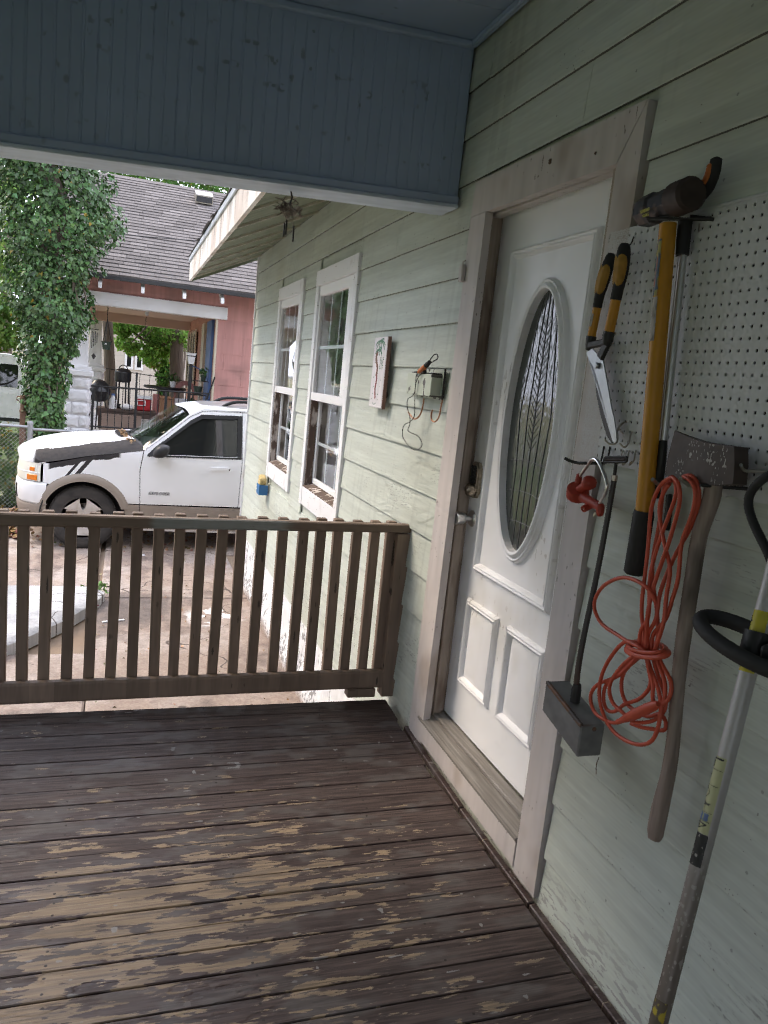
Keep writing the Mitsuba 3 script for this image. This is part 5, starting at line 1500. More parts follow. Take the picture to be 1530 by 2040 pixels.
for i, (x, y, h, s) in enumerate(((-6.5, 40, 12.5, 1.4), (-1.8, 42, 13.0, 1.4), (2.6, 41, 12.6, 1.3), (8.0, 43, 13.5, 1.5), (-12.0, 44, 13.5, 1.5))):
    tree('background_tree', (x, y, -0.7), h * 0.62, 0.26, [((0.3, 0, h * 0.62), (2.3 * s, 2.4, 1.6 * s)), ((-1.2, 0.4, h * 0.78), (1.9 * s, 2.0, 1.5 * s)), ((1.0, -0.3, h * 0.85), (1.7 * s, 1.9, 1.3 * s)), ((-0.2, -0.5, h * 0.44), (2.0, 1.9, 1.1))], 5600, 0.22, 'leafy tree showing above the pink house roof, ' + ('left part of the ridge', 'middle of the ridge', 'right of the roof vent', 'far right', 'far left')[i], 31 + i, (0.085, 0.16, 0.045), 34, grp='trees behind the pink house')
for i, (x, y) in enumerate(((-7.6, 26.5), (-4.9, 17.6))):
    tree('street_tree', (x, y, -0.7), 4.0, 0.11, [((0.2, 0, 4.6), (1.9, 1.7, 1.4)), ((0.8, 0.2, 3.3), (1.25, 1.1, 0.95)), ((0.3, -0.2, 5.6), (1.6, 1.5, 1.2)), ((1.25, 0.1, 2.65), (0.7, 0.7, 0.5))], 8500, 0.095, ('pale green tree beyond the van, left of the ivy', 'pale green tree before the van, at the left edge')[i], 51 + i, (0.20, 0.32, 0.09), 40, grp='pale green trees left of the ivy')
for i, (x, y, h) in enumerate(((-15.5, 4.0, 10.0), (-14.5, 12.0, 9.5), (-15.5, -4.5, 10.0), (-15.5, 19.5, 10.0), (-18, 28.0, 10.0), (-19.5, 8.0, 11.0), (-20.5, 15.5, 11.0), (-20.5, -0.5, 11.0), (-7.6, 1.0, 8.0), (-8.0, -4.6, 8.0))):  # unseen trees added to dim the porch and fill the reflections
    tree('added_yard_tree', (x, y, -0.7), h * 0.6, 0.24, [((0.2, 0.2, h * 0.6), (2.8, 2.8, 2.0)), ((-0.9, 0.8, h * 0.78), (2.4, 2.4, 1.8)), ((0.8, -0.9, h * 0.40), (2.2, 2.6, 1.5))], 4800, 0.22, 'large leafy tree added to shade the porch, ' + ('opposite the porch', 'opposite the driveway', 'behind the viewer', 'opposite the pink house', 'beyond the van', 'second row opposite the driveway', 'second row opposite the pink house', 'second row opposite the porch', 'nearest to the porch steps', 'nearest to the viewer')[i], 61 + i, (0.09, 0.17, 0.045), 40, grp='trees added to shade the porch')
tree('shrub', (-3.35, 12.9, -0.72), 0.5, 0.03, [((0, 0, 0.55), (0.75, 0.5, 0.55))], 2200, 0.06, 'pale weedy shrub behind the chain link fence', 71, (0.10, 0.15, 0.06), 22, cat='shrub', yellow=0.08)
tree('shrub', (-2.62, 11.75, -0.72), 0.5, 0.02, [((0, 0, 0.45), (0.42, 0.3, 0.5))], 1300, 0.05, 'low leafy shrub at the foot of the fence post', 72, (0.075, 0.13, 0.045), 18, cat='shrub', yellow=0.06)
tree('hedge_shrub', (-7.6, 7.0, -0.72), 0.7, 0.05, [((0, 0, 0.8), (0.9, 1.6, 0.8))], 2500, 0.08, 'round hedge across the front lawn', 73, (0.05, 0.10, 0.03), 24, cat='shrub')

# beige house far behind
mat('beige_siding', lambda p, n, uv: C3(0.52, 0.47, 0.41) * (0.92 + 0.1 * smoothstep(0.1, 0.2, p.z * 5.0 - dr.floor(p.z * 5.0))), 0.7)
bh = thing('beige_house', 'beige house seen through the porch behind the trees', 'house')
put('wall', box((-2.6, 30.0, -0.7), (8.0, 36.0, 3.0), 0.01), 'beige_siding', bh)
put('roof', prism([(-3.0, 29.5, 2.9), (-3.0, 33, 5.0), (-3.0, 36.5, 2.9)], (11.5, 0, 0)), 'house_shingles', bh, smooth=False)
for x in (-1.30, -0.95):
    w = put('window', box((x, 29.95, 1.15), (x + 0.30, 30.002, 2.0), 0.005), 'white_plastic', bh)
    put('pane', box((x + 0.08, 29.94, 1.25), (x + 0.22, 29.96, 1.9)), 'tinted_glass', w)
put('down_pipe', tube([(0.65, 29.93, -0.6), (0.65, 29.93, 2.9)], 0.05, 8), 'neighbour_white', bh)
put('down_pipe', tube([(-1.85, 29.93, -0.6), (-1.85, 29.93, 2.9)], 0.05, 8), 'neighbour_white', bh)
# houses across the street for the windows to mirror
for i, (x, y, m) in enumerate(((-27, 6, 'beige_siding'), (-27, 20, 'neighbour_white'), (-27, -10, 'beige_siding'))):
    hh = thing('street_house', ('beige house across the street opposite the porch', 'white house across the street beyond the van', 'beige house across the street behind the viewer')[i], 'house')
    put('wall', box((x - 8, y - 4.5, -0.7), (x, y + 4.5, 2.6), 0.01), m, hh)
    put('roof', prism([(x + 0.6, y - 5, 2.5), (x - 4, y - 5, 4.8), (x - 8.6, y - 5, 2.5)], (0, 10, 0)), 'house_shingles', hh, smooth=False)
    for yy in (y - 2.5, y + 1.2):
        w = put('window', box((x - 0.01, yy, 0.5), (x + 0.05, yy + 1.2, 1.9)), 'white_plastic', hh)
        put('pane', box((x + 0.04, yy + 0.1, 0.6), (x + 0.06, yy + 1.1, 1.8)), 'tinted_glass', w)
    put('door', box((x - 0.01, y - 0.5, -0.3), (x + 0.06, y + 0.4, 1.8)), 'brown_wood', hh)

# white van
mat('van_white', (0.80, 0.80, 0.81), 0.3, clearcoat=0.4)
van = thing('white_van', 'white van parked in the street left of the ivy', 'van')
VY = 19.6
vp = Polygon([(-3.42, -0.30), (-3.40, 0.45), (-3.50, 1.15), (-3.72, 1.34), (-6.9, 1.36), (-7.5, 0.65), (-8.35, 0.45), (-8.5, -0.05), (-8.5, -0.32)]).buffer(-0.12).buffer(0.12, 8)


def vanfn(v):
    e = np.clip(v[:, 1] - 0.4, 0, None) * 0.16
    y = v[:, 2]
    return np.c_[v[:, 0], np.where(y < 1.0, VY + y + e, VY + y - e), v[:, 1]]


put('body', ext(vp, 1.9, 0.4, vanfn), 'van_white', van, smooth=25)
for a, b in ((-3.98, -3.60), (-5.1, -4.15), (-6.6, -5.3)):
    put('window', ext(sbox(a, 0.60, b, 1.12).buffer(-0.04).buffer(0.04), 0.02, 0.2, lambda v: vanfn(v) - [0, 0.012, 0]), 'tinted_glass', van)
put('windscreen', prism([(-7.46, VY + 0.2, 0.72), (-6.95, VY + 0.25, 1.28), (-6.95, VY + 1.65, 1.28), (-7.46, VY + 1.7, 0.72)], (-0.02, 0, 0.01)), 'tinted_glass', van, smooth=False)
put('trim_strip', box((-8.4, VY - 0.012, -0.18), (-3.42, VY + 0.02, -0.10)), 'black_plastic', van)
put('bumper', box((-3.5, VY + 0.05, -0.36), (-3.28, VY + 1.85, -0.16), 0.03), 'chrome', van)
put('tail_lamp', box((-3.44, VY + 0.04, 0.15), (-3.385, VY + 0.16, 0.55), 0.01), 'red_plastic', van)
for x in (-4.4, -7.4):
    for y, s in ((VY + 0.12, -1), (VY + 1.78, 1)):
        w = put('wheel', lathe([(0.0, 0.10), (0.19, 0.10), (0.2, 0.12), (0.33, 0.11), (0.35, 0.08), (0.35, -0.1), (0, -0.1)], 32, (x, y, -0.36), (0, s, 0)), 'tyre_rubber', van, smooth=35)
        put('hub_cap', lathe([(0.0, 0.13), (0.15, 0.125), (0.18, 0.11), (0, 0.1)], 24, (x, y, -0.36), (0, s, 0)), 'alloy', w, smooth=35)

# chain link fence
mat('galvanised', lambda p, n, uv: C3(0.33, 0.34, 0.36) * (0.8 + 0.4 * noise(p.x * 20, p.y * 20, p.z * 20)), 0.45, metallic=0.5)
cf = thing('chain_link_fence', 'grey chain link fence with a pipe rail along the driveway', 'fence')
FY = 11.42
put('post', [tube([(-2.455, FY, -0.75), (-2.455, FY, 0.50)], 0.036, 14), lathe([(0.04, 0), (0.041, 0.02), (0.028, 0.045), (0, 0.052)], 14, (-2.455, FY, 0.50), (0, 0, 1))], 'galvanised', cf, smooth=40)
put('post', tube([(-4.9, FY, -0.75), (-4.9, FY, 0.48)], 0.03, 12), 'galvanised', cf, smooth=40)
put('post', tube([(1.2, FY, -0.75), (1.2, FY, 0.50)], 0.03, 12), 'galvanised', cf, smooth=40)
put('top_rail', tube([(-7.2, FY, 0.45), (-2.45, FY, 0.465)], 0.021, 10), 'galvanised', cf, smooth=40)
put('top_rail', tube([(-2.45, FY, 0.435), (1.2, FY, 0.50)], 0.021, 10), 'galvanised', cf, smooth=40)
put('clamp', [lathe([(0.038, 0.012), (0.041, 0.012), (0.041, -0.012), (0.038, -0.012)], 14, (-2.455, FY, zz), (0, 0, 1)) for zz in (0.455, 0.12, -0.3)], 'galvanised', cf)
wr = []
for x0 in np.arange(-4.4, -2.46, 0.057):
    for s in (-1, 1):
        pts = [(x0 + s * 0.0285 * (1 if k % 2 else -1) + 0.0285 * s, FY - 0.004 * s, -0.7 + 0.057 * k) for k in range(21)]
        wr.append(tube(pts, 0.0022, 4, False))
put('wire_mesh', wr, 'galvanised', cf, smooth=60, kind='stuff')
rp = thing('rusty_pipe_post', 'rusty iron fitting on a weathered post by the fence', 'post')
mat('rust', lambda p, n, uv: mix(C3(0.10, 0.055, 0.04), C3(0.27, 0.16, 0.11), fbm(p.x * 30, p.y * 30, p.z * 30, 4)), 0.85)
q0 = ony(46, 812, 11.9)
put('post', bar((q0[0], 11.95, -0.7), (q0[0], 11.95, q0[2] - 0.05), 0.085, 0.085, (0, 1, 0), 0.01), 'rust', rp)
put('fitting', [lathe([(0.0, 0.19), (0.012, 0.19), (0.014, 0.16), (0.05, 0.155), (0.052, 0.09), (0.042, 0.08), (0.044, -0.04), (0.055, -0.05), (0.055, -0.08), (0, -0.08)], 16, (q0[0], 11.95, q0[2] + 0.01), (0, 0, 1)), tube([(q0[0] + 0.04, 11.95, q0[2] + 0.1), (q0[0] + 0.12, 11.93, q0[2] + 0.16), (q0[0] + 0.13, 11.93, q0[2] + 0.20), (q0[0] + 0.10, 11.93, q0[2] + 0.21)], 0.011, 6), tube([(q0[0] - 0.04, 11.95, q0[2] + 0.06), (q0[0] - 0.09, 11.94, q0[2] + 0.11), (q0[0] - 0.08, 11.94, q0[2] + 0.15), (q0[0] - 0.02, 11.94, q0[2] + 0.14)], 0.010, 6)], 'rust', rp, smooth=40)

# fallen leaves, weeds, litter
nl = 2600
px, py = r5.uniform(-3.6, -2.35, nl), r5.uniform(9.7, 11.4, nl)
m2 = 900
px, py = np.r_[px, r5.uniform(-2.3, 1.0, m2)], np.r_[py, 9.3 + 2.0 * r5.random(m2)]
m3_ = 260
px, py = np.r_[px, r5.uniform(-1.5, -0.02, m3_)], np.r_[py, r5.uniform(3.6, 9.2, m3_)]
n = len(px)
N = r5.normal(size=(n, 3)) * 0.45 + [0, 0, 1]
N /= np.linalg.norm(N, axis=1, keepdims=True)
cl = np.array([0.22, 0.125, 0.06]) * (0.4 + 1.1 * r5.random((n, 1))) * (1 + 0.2 * r5.normal(size=(n, 3)))
cl = np.clip(cl, 0.02, 0.5)
sz = np.r_[0.05 + 0.05 * r5.random(nl), 0.03 + 0.03 * r5.random(m2), 0.012 + 0.02 * r5.random(m3_)]
put('leaf_litter', leafmesh(np.stack([px, py, np.full(n, GZ + 0.022) + 0.02 * r5.random(n)], 1), N, r5.normal(size=(n, 3)), sz, cl), 'leaf', None, smooth=False, color=LASTC[0], label='dry brown leaves fallen on the driveway', kind='stuff')
nc_ = 130
tt = r5.uniform(-0.80, 0.15, nc_)
P = np.stack([-1.27 + 0.20 * tt ** 2 + 0.02 * r5.normal(size=nc_), CMID + tt, 0.608 - 0.085 * tt ** 2 + 0.010 * r5.random(nc_)], 1)
put('cowl_leaves', leafmesh(P, r5.normal(size=(nc_, 3)) * 0.5 + [0, 0, 1], r5.normal(size=(nc_, 3)), 0.018 + 0.022 * r5.random(nc_), np.array([0.26, 0.15, 0.06]) * (0.5 + r5.random((nc_, 1)))), 'leaf', None, smooth=False, color=LASTC[0], label='orange dry leaves gathered below the windscreen', kind='stuff')
nw = 70
P = np.array([-1.40, 7.62, GZ]) + r5.normal(size=(nw, 3)) * [0.05, 0.10, 0.0]
put('driveway_weed', leafmesh(P, r5.normal(size=(nw, 3)) + [0, 0, 0.3], r5.normal(size=(nw, 3)) * 0.6 + [0, 0, 1], 0.03 + 0.04 * r5.random(nw), greens(nw, r5, (0.10, 0.19, 0.05), 0.4)), 'leaf', None, smooth=False, color=LASTC[0], label='small green weed growing at the corner of the pale walk', cat='weed')
lit = [(-1.33, 6.62, 0.07, 0.012, 0.4), (-1.21, 6.66, 0.05, 0.012, 0.3), (-0.98, 9.02, 0.03, 0.025, 0.2), (-0.6, 8.3, 0.015, 0.01, 0.7), (-0.75, 5.5, 0.016, 0.01, 0.3)]
for i, (x, y, a, b, t) in enumerate(lit[:3]):
    put('litter_scrap', xf(box((-a / 2, -b, 0), (a / 2, b, 0.010), 0.002), lambda v: v @ rotm([0, 0, 1], 50 * t).T + [x, y, GZ + 0.012]), 'white_plastic', None, label=('white scrap of litter by the edge of the pale walk', 'smaller white scrap right of the litter by the pale walk', 'white pebble of litter under the car door')[i], cat='litter')
ng = 5200
gx_, gy_ = r5.uniform(-4.6, -2.6, ng), r5.uniform(11.6, 15.5, ng)
P = np.stack([gx_, gy_, np.full(ng, GZ + 0.06)], 1)
put('grass', leafmesh(P, r5.normal(size=(ng, 3)) * 0.6 + [0, -1, 0.2], r5.normal(size=(ng, 3)) * 0.35 + [0, 0, 1], 0.07 + 0.12 * r5.random(ng), greens(ng, r5, (0.10, 0.14, 0.045), 0.45, 0.15)), 'leaf', None, smooth=False, color=LASTC[0], label='rough grass and weeds behind the chain link fence', kind='stuff')
put('front_lawn', box((-7.7, 11.7, GZ - 0.2), (-2.3, 40.0, GZ + 0.10), 0.02), 'lawn', kind='structure')
for i, (x, y) in enumerate(((-5.2, 11.9), (-4.7, 12.1))):
    potted('flower_pot', (x, y, GZ + 0.1), 0.20, 0.32, 'terracotta', ('left terracotta pot with a green plant on the front lawn', 'right terracotta pot with a green plant on the front lawn')[i], 0.5)
# overhead cable in front of the neighbour's roof
put('overhead_cable', tube(spline([(-6, 11.9, 3.28), (-1.7, 11.9, 3.20), (0.0, 11.9, 3.32), (8, 11.9, 4.2)], 40), 0.006, 5), 'black_metal', None, label="thin black cable hanging in front of the neighbour's roof", cat='cable')
# ================================================================== TOOLS ON THE PEGBOARD, THINGS ON THE WALL
W = lambda u, v, off: onx(u, v, -off)


def Z(ox, oy, s):
    """Points measured in an enlargement whose corner is (ox, oy) and whose scale is s."""
    return lambda pts, off: np.array([W(ox + s * p[0], oy + s * p[1], p[2] if len(p) > 2 else off) for p in pts])


R1, R2, R3 = Z(1130, 280, 0.2614), Z(1100, 740, 0.281), Z(1050, 1140, 0.3137)
RL, RW = Z(1110, 840, 0.1176), Z(740, 650, 0.1307)
mat('pegboard_grey', lambda p, n, uv: C3(0.55, 0.57, 0.58) * (0.93 + 0.10 * fbm(p.y * 5.0, p.z * 5.0, 1.0, 4)), 0.5)
mat('yellow_paint', lambda p, n, uv: C3(0.50, 0.235, 0.018) * (0.85 + 0.3 * fbm(p.x * 40, p.y * 40, p.z * 14, 3)), 0.38)
mat('grip_yellow', lambda p, n, uv: C3(0.36, 0.20, 0.035) * (0.75 + 0.5 * fbm(p.x * 60, p.y * 60, p.z * 60, 3)), 0.6)
mat('blade_steel', lambda p, n, uv: C3(0.40, 0.42, 0.44) * (0.80 + 0.25 * fbm(p.y * 30, p.z * 12, 1.0, 3)), 0.32, metallic=0.85)
mat('dark_blade', (0.03, 0.03, 0.032), 0.4)
mat('orange_grip', (0.46, 0.13, 0.03), 0.55)
mat('sledge_black', lambda p, n, uv: mix(C3(0.018, 0.018, 0.022), C3(0.075, 0.05, 0.04), smoothstep(0.5, 0.7, fbm(p.x * 40, p.y * 40, p.z * 40, 4))), 0.42)
mat('rusty_brown', lambda p, n, uv: C3(0.040, 0.026, 0.022) * (0.7 + 0.6 * fbm(p.x * 50, p.y * 50, p.z * 50, 3)), 0.6)
mat('aluminium', lambda p, n, uv: C3(0.56, 0.57, 0.57) * (0.9 + 0.2 * noise(p.x * 90, p.y * 90, p.z * 6)), 0.34, metallic=0.75)
mat('paper_label', lambda p, n, uv: mix(C3(0.40, 0.38, 0.36), C3(0.24, 0.22, 0.20), smoothstep(0.45, 0.6, fbm(p.x * 60, p.y * 60, p.z * 30, 3))), 0.7)
mat('label_yellow', (0.48, 0.46, 0.10), 0.55)

# the pegboard itself: a sheet with real holes, on battens
peg = thing('pegboard', 'grey perforated pegboard with a torn lower edge, screwed to the wall', 'pegboard')
PXB, ps = -0.030, 0.0254
NY, NZ = 46, 24
v, f = [], []
t8 = np.arange(8) * math.pi / 4 + math.pi / 4
sq = np.array([(1, 1), (0, 1), (-1, 1), (-1, 0), (-1, -1), (0, -1), (1, -1), (1, 0)]) * ps / 2
hr = np.stack([np.cos(t8), np.sin(t8)], 1) * 0.0040
for a in range(NY):
    for b in range(NZ):
        c = np.array([1.887 - ps * a, 1.954 - ps * b])
        k = len(v)
        v += [(PXB, *(c + q)) for q in sq] + [(PXB, *(c + q)) for q in hr] + [(PXB + 0.003, *(c + q)) for q in hr]
        for i in range(8):
            j = (i + 1) % 8
            f += [(k + i, k + 8 + i, k + 8 + j), (k + i, k + 8 + j, k + j), (k + 8 + i, k + 16 + i, k + 16 + j), (k + 8 + i, k + 16 + j, k + 8 + j)]
m = tm(v, f)
n_ = np.cross(m.vertices[m.faces[:, 1]] - m.vertices[m.faces[:, 0]], m.vertices[m.faces[:, 2]] - m.vertices[m.faces[:, 0]])
m = m if n_[:, 0].sum() < 0 else flipped(m)
yl, yh, zl, zh = 1.887 - ps * (NY - 0.5), 1.887 + ps / 2, 1.954 - ps * (NZ - 0.5), 1.954 + ps / 2
edge = [(yl, zl)]
for y in np.arange(yl, 1.64, 0.012):
    edge.append((y, zl - 0.008 - 0.010 * meshkit.noise(np.array([[y * 40, 1.0, 0]]))[0] - 0.006 * rng.random()))
edge += [(1.64, zl - 0.004), (yh, zl - 0.004), (yh, zl), (yl, zl)][:-1]
strip = Polygon(edge).buffer(0)
put('board', [m, box((PXB, yh, zl - 0.002), (PXB + 0.005, 1.9075, zh + 0.008), 0.0012), box((PXB, yl, zh), (PXB + 0.005, yh, zh + 0.008), 0.0012), wallslab(strip, PXB, 0.005)], 'pegboard_grey', peg, smooth=False)
put('shade_backing', box((PXB + 0.011, yl, zl), (PXB + 0.012, yh, zh)), 'black_plastic', peg, label='black sheet added to make the holes look dark')  # black sheet added for the shade inside the holes
for z in (1.40, 1.66, 1.93):
    put('batten', box((PXB + 0.0125, yl, z - 0.02), (-0.012, 1.905, z + 0.02)), 'rotten_wood', peg)


def hook(name, pts, r=0.0022, m='zinc', par=peg, lab=None):
    return put(name, tube(spline(pts, 6 * len(pts)), r, 7), m, par, smooth=60, label=lab)


hook('peg_hook', RL([(1270, 170, 0.03), (1230, 270, 0.045), (1185, 400, 0.07), (1150, 430, 0.075), (1060, 365, 0.085)], 0.05), 0.0022)
hook('peg_hook', RL([(1190, 5, 0.03), (1090, 40, 0.035), (1040, 110, 0.04), (1020, 200, 0.05), (960, 380, 0.075), (900, 380, 0.08), (800, 290, 0.09)], 0.05), 0.0024)
hook('peg_hook', RL([(1040, 110, 0.045), (1120, 210, 0.032)], 0.05), 0.002)
for x in (790, 895):
    hook('peg_hook', RL([(x, 430, 0.03), (x - 15, 520, 0.04), (x - 45, 660, 0.055)], 0.05), 0.0026, 'black_metal')
for x in (1110, 1222, 1335):
    hook('peg_hook', RL([(x, 490, 0.03), (x - 25, 590, 0.05), (x - 60, 690, 0.065), (x - 100, 730, 0.07), (x - 90, 690, 0.08)], 0.05), 0.0022)
hook('peg_hook', np.array([W(1476, 926, 0.10), W(1486, 938, 0.07), W(1510, 939, 0.045), W(1530, 940, 0.032)]), 0.0035, lab='pale peg hook behind the axe poll')
hook('peg_hook', np.array([W(1262, 472, 0.032), W(1258, 484, 0.05), W(1250, 492, 0.075)]), 0.002, 'black_metal')
hook('peg_hook', np.array([W(1393, 446, 0.033), W(1392, 462, 0.05)]), 0.002)
put('bracket', bar(W(1290, 436, 0.115), W(1421, 437, 0.032), 0.02, 0.004, (0, 0, 1), 0.001), 'black_metal', peg)
put('bracket', bar(W(1420, 437, 0.034), W(1380, 432, 0.036), 0.02, 0.008, (0, 0, 1), 0.001), 'black_metal', peg)
put('bracket', tube(spline(RL([(130, 620, 0.115), (220, 665, 0.105), (330, 695, 0.095), (500, 705, 0.085), (700, 705, 0.06), (800, 700, 0.035)], 0.08), 24), 0.0042, 8), 'black_metal', peg, smooth=60, label='black hook arm holding the red lock')
put('bracket', tube(np.array([W(1395, 966, 0.115), W(1440, 970, 0.07), W(1490, 974, 0.035)]), 0.004, 7), 'black_metal', peg, smooth=60)
put('bracket', tube(np.array([W(1300, 955, 0.135), W(1312, 966, 0.10), W(1330, 962, 0.06), W(1350, 958, 0.033)]), 0.0045, 8), 'zinc', peg, smooth=60)
put('bracket', tube(np.array([W(1355, 953, 0.135), W(1372, 966, 0.08), W(1392, 962, 0.033)]), 0.0045, 8), 'zinc', peg, smooth=60)

# sledgehammer
sh = thing('sledgehammer', 'sledgehammer with black head and yellow handle hung on the pegboard', 'sledgehammer')
p0, p1, p2 = W(1331, 446, 0.088), W(1283, 1020, 0.070), W(1264, 1140, 0.066)
put('handle', tube([p0, p0 * 0.5 + p1 * 0.5, p1], [0.0195, 0.020, 0.0205], 20), 'yellow_paint', sh, smooth=60)
put('grip', tube([p1 - (p2 - p1) * 0.02, p1 + (p2 - p1) * 0.05, p2, p2 + (p2 - p1) * 0.03], [0.0235, 0.025, 0.026, 0.021], 20), 'black_rubber', sh, smooth=60)
hc = np.array([-0.088, 1.598, 1.985])
h8 = [(0.0, -0.105), (0.030, -0.105), (0.037, -0.097), (0.038, -0.045), (0.033, -0.036), (0.033, 0.036), (0.038, 0.045), (0.037, 0.097), (0.030, 0.105), (0.0, 0.105)]
hm = lathe(h8, 8, (0, 0, 0), (0, 1, 0))
hd = xf(hm, lambda q: q @ rotm([0, 1, 0], 22.5).T @ rotm([0, 0, 1], -9).T + hc)
put('head', hd, 'sledge_black', sh, smooth=False)
put('rusty_end', xf(lathe([(0.0, -0.112), (0.031, -0.112), (0.0378, -0.104), (0.0388, -0.048), (0.036, -0.042)], 20, (0, 0, 0), (0, 1, 0)), lambda q: q @ rotm([0, 0, 1], -9).T + hc), 'rusty_brown', sh, smooth=35, label='rusty brown striking end of the sledgehammer head')
fr_ = rotm([0, 0, 1], -9)
sn_ = fr_ @ np.array([-0.94, 0.0, -0.34])
su_ = fr_ @ np.array([-0.34, 0.0, 0.94])
sr_ = np.cross(su_, sn_)
lab_c = hc + fr_ @ np.array([0, 0.030, 0]) + sn_ * 0.0385
put('sticker', [text_on(t, 0.0065, lab_c + su_ * dz_, sr_, su_, 0.0012, True, True) for t, dz_ in (('STRIKING', -0.001), ('TOOLS', -0.0115))] + [text_on('BIG', 0.005, lab_c + su_ * 0.009, sr_, su_, 0.0012, True, True)][:0], 'label_yellow', sh, smooth=False, kind=None, label='small yellow lettering on the sledgehammer head')
ax = (p1 - p0) / np.linalg.norm(p1 - p0)


def wrap(p0, p1, r, s0, s1, a0, a1, t=0.0008, n=14, ref=(-1, 0, 0)):
    """A label: a piece of a thin sleeve round the axis p0-p1, between fractions s0-s1 and angles a0-a1 (0 = towards ref, growing towards +y)."""
    d = (p1 - p0) / np.linalg.norm(p1 - p0)
    e = np.array(ref, float) - d * (np.array(ref, float) @ d)
    e /= np.linalg.norm(e)
    g = np.cross(d, e)
    if g[1] < 0:
        g = -g
    A = np.radians(np.linspace(a0, a1, n))
    rad = r + t
    v = [p0 + (p1 - p0) * s + rad * (math.cos(a) * e + math.sin(a) * g) for s in (s0, s1) for a in A]
    m = tm(v, [(i, i + 1, n + i + 1, n + i) for i in range(n - 1)])
    nn = np.cross(m.vertices[m.faces[0, 1]] - m.vertices[m.faces[0, 0]], m.vertices[m.faces[0, 2]] - m.vertices[m.faces[0, 0]])
    return m if nn @ (m.vertices[m.faces[0]].mean(0) - (p0 + (p1 - p0) * (s0 + s1) / 2)) > 0 else flipped(m)


mat('sticker_mix', lambda p, n, uv: mix(mix(C3(0.34, 0.30, 0.09), C3(0.10, 0.13, 0.17), smoothstep(0.42, 0.5, noise(p.y * 160.0, p.z * 90.0, 1.0))), C3(0.30, 0.10, 0.07), smoothstep(0.68, 0.75, noise(p.y * 200.0, p.z * 60.0, 4.0))), 0.5)
put('printed_label', wrap(p0, p1, 0.0199, 0.055, 0.245, -20, 60), 'sticker_mix', sh, smooth=True, label='worn printed label on the yellow handle')
put('paper_label', wrap(p0, p1, 0.0200, 0.250, 0.400, -24, 62), 'paper_label', sh, smooth=True, label='peeling grey paper label on the yellow handle')

# black and orange handled saw above it
sw = thing('pruning_saw', 'curved black and orange tool handle sticking up behind the sledgehammer', 'saw')
q = spline([W(1372, 404, 0.045), W(1396, 388, 0.05), W(1414, 362, 0.055), W(1424, 335, 0.06), W(1427, 318, 0.06)], 24)
put('handle', tube(np.vstack([q, q[-1] + (q[-1] - q[-2]) * 0.8]), np.r_[np.linspace(0.013, 0.0165, 12), np.linspace(0.0165, 0.0125, 12), [0.006]], 14), 'black_rubber', sw, smooth=60)
put('inlay', tube(spline([W(1392, 378, 0.062), W(1405, 362, 0.066), W(1414, 340, 0.069), W(1416, 326, 0.069)], 16), np.r_[0.004, np.full(14, 0.0085), 0.004], 10), 'orange_grip', sw, smooth=60, label='orange inlay of the handle')
put('blade', bar(W(1378, 402, 0.045), W(1330, 425, 0.042), 0.004, 0.03, (0, 0, 1), 0.001), 'dark_blade', sw)

# litter picker behind the sledge handle
gp = thing('litter_picker', 'aluminium litter picker hung upside down behind the yellow sledge handle', 'litter picker')
a0, a1 = W(1361, 505, 0.047), W(1322, 880, 0.047)
put('shaft', tube([a0, a1], 0.0092, 16), 'aluminium', gp, smooth=60)
put('shaft_ridge', tube([a0 + [-0.006, 0.006, 0], a1 + [-0.006, 0.006, 0]], 0.0042, 8), 'aluminium', gp, smooth=60)
put('collar', tube([W(1366, 438, 0.05), W(1362, 470, 0.05), W(1359, 509, 0.05)], [0.0165, 0.0165, 0.0155], 14), 'black_plastic', gp, smooth=60)
put('pistol_grip', tube(spline([W(1321, 878, 0.05), W(1318, 920, 0.05), W(1312, 950, 0.048), W(1306, 965, 0.047), W(1300, 990, 0.046)], 20), np.r_[np.full(10, 0.0105), np.linspace(0.0115, 0.018, 10)], 12), 'black_plastic', gp, smooth=60)
put('trigger', tube(spline([W(1300, 972, 0.05), W(1292, 1000, 0.05), W(1291, 1036, 0.05)], 14), np.linspace(0.017, 0.012, 14), 12), 'red_plastic', gp, smooth=60, label='red trigger of the litter picker')
put('lever', tube(spline([W(1333, 985, 0.05), W(1332, 1020, 0.05), W(1326, 1055, 0.05)], 12), np.linspace(0.007, 0.0095, 12), 10), 'black_plastic', gp, smooth=60)

# hedge shears
hs = thing('hedge_shears', 'hedge shears with yellow and black handles and open blades', 'hedge shears')


def gripped(c, w, shaft, clamp, par, lab):
    """c: centre line of the grip from its tip; w: radii; shaft: its end; clamp: black end fitting."""
    g = spline(c, 30)
    rr = np.interp(np.linspace(0, 1, 30), [0, 0.06, 0.2, 0.5, 0.8, 1.0], np.array(w))
    k = put('handle', tube(np.vstack([g[0] - (g[1] - g[0]) * 0.25, g]), np.r_[rr[0] * 0.4, rr], 16), 'black_rubber', par, smooth=60)
    d = (g[24] - g[5]) / np.linalg.norm(g[24] - g[5])
    # yellow inserts on the two faces of the grip
    for nrm, nm in ((np.array([-0.75, 0.0, 0.0]) + np.array([0, 0.62, 0]), 'insert'), (np.array([-0.72, -0.70, 0.0]), 'insert')):
        nrm = nrm / np.linalg.norm(nrm)
        idx = np.arange(5, 24)
        pts = g[idx] + nrm * (rr[idx] * 0.40)[:, None]
        put(nm, tube(pts, rr[idx] * np.sqrt(np.clip(1 - ((np.arange(19) - 9) / 9.6) ** 4, 0.03, 1)) * 0.82, 14), 'grip_yellow', k, smooth=60)
    put('shaft', tube([g[-2], shaft], rr[-1] * 0.93, 16), 'yellow_paint', k, smooth=60)
    put('clamp', tube(clamp[0], clamp[1], 14), 'black_plastic', k, smooth=60)
    return k


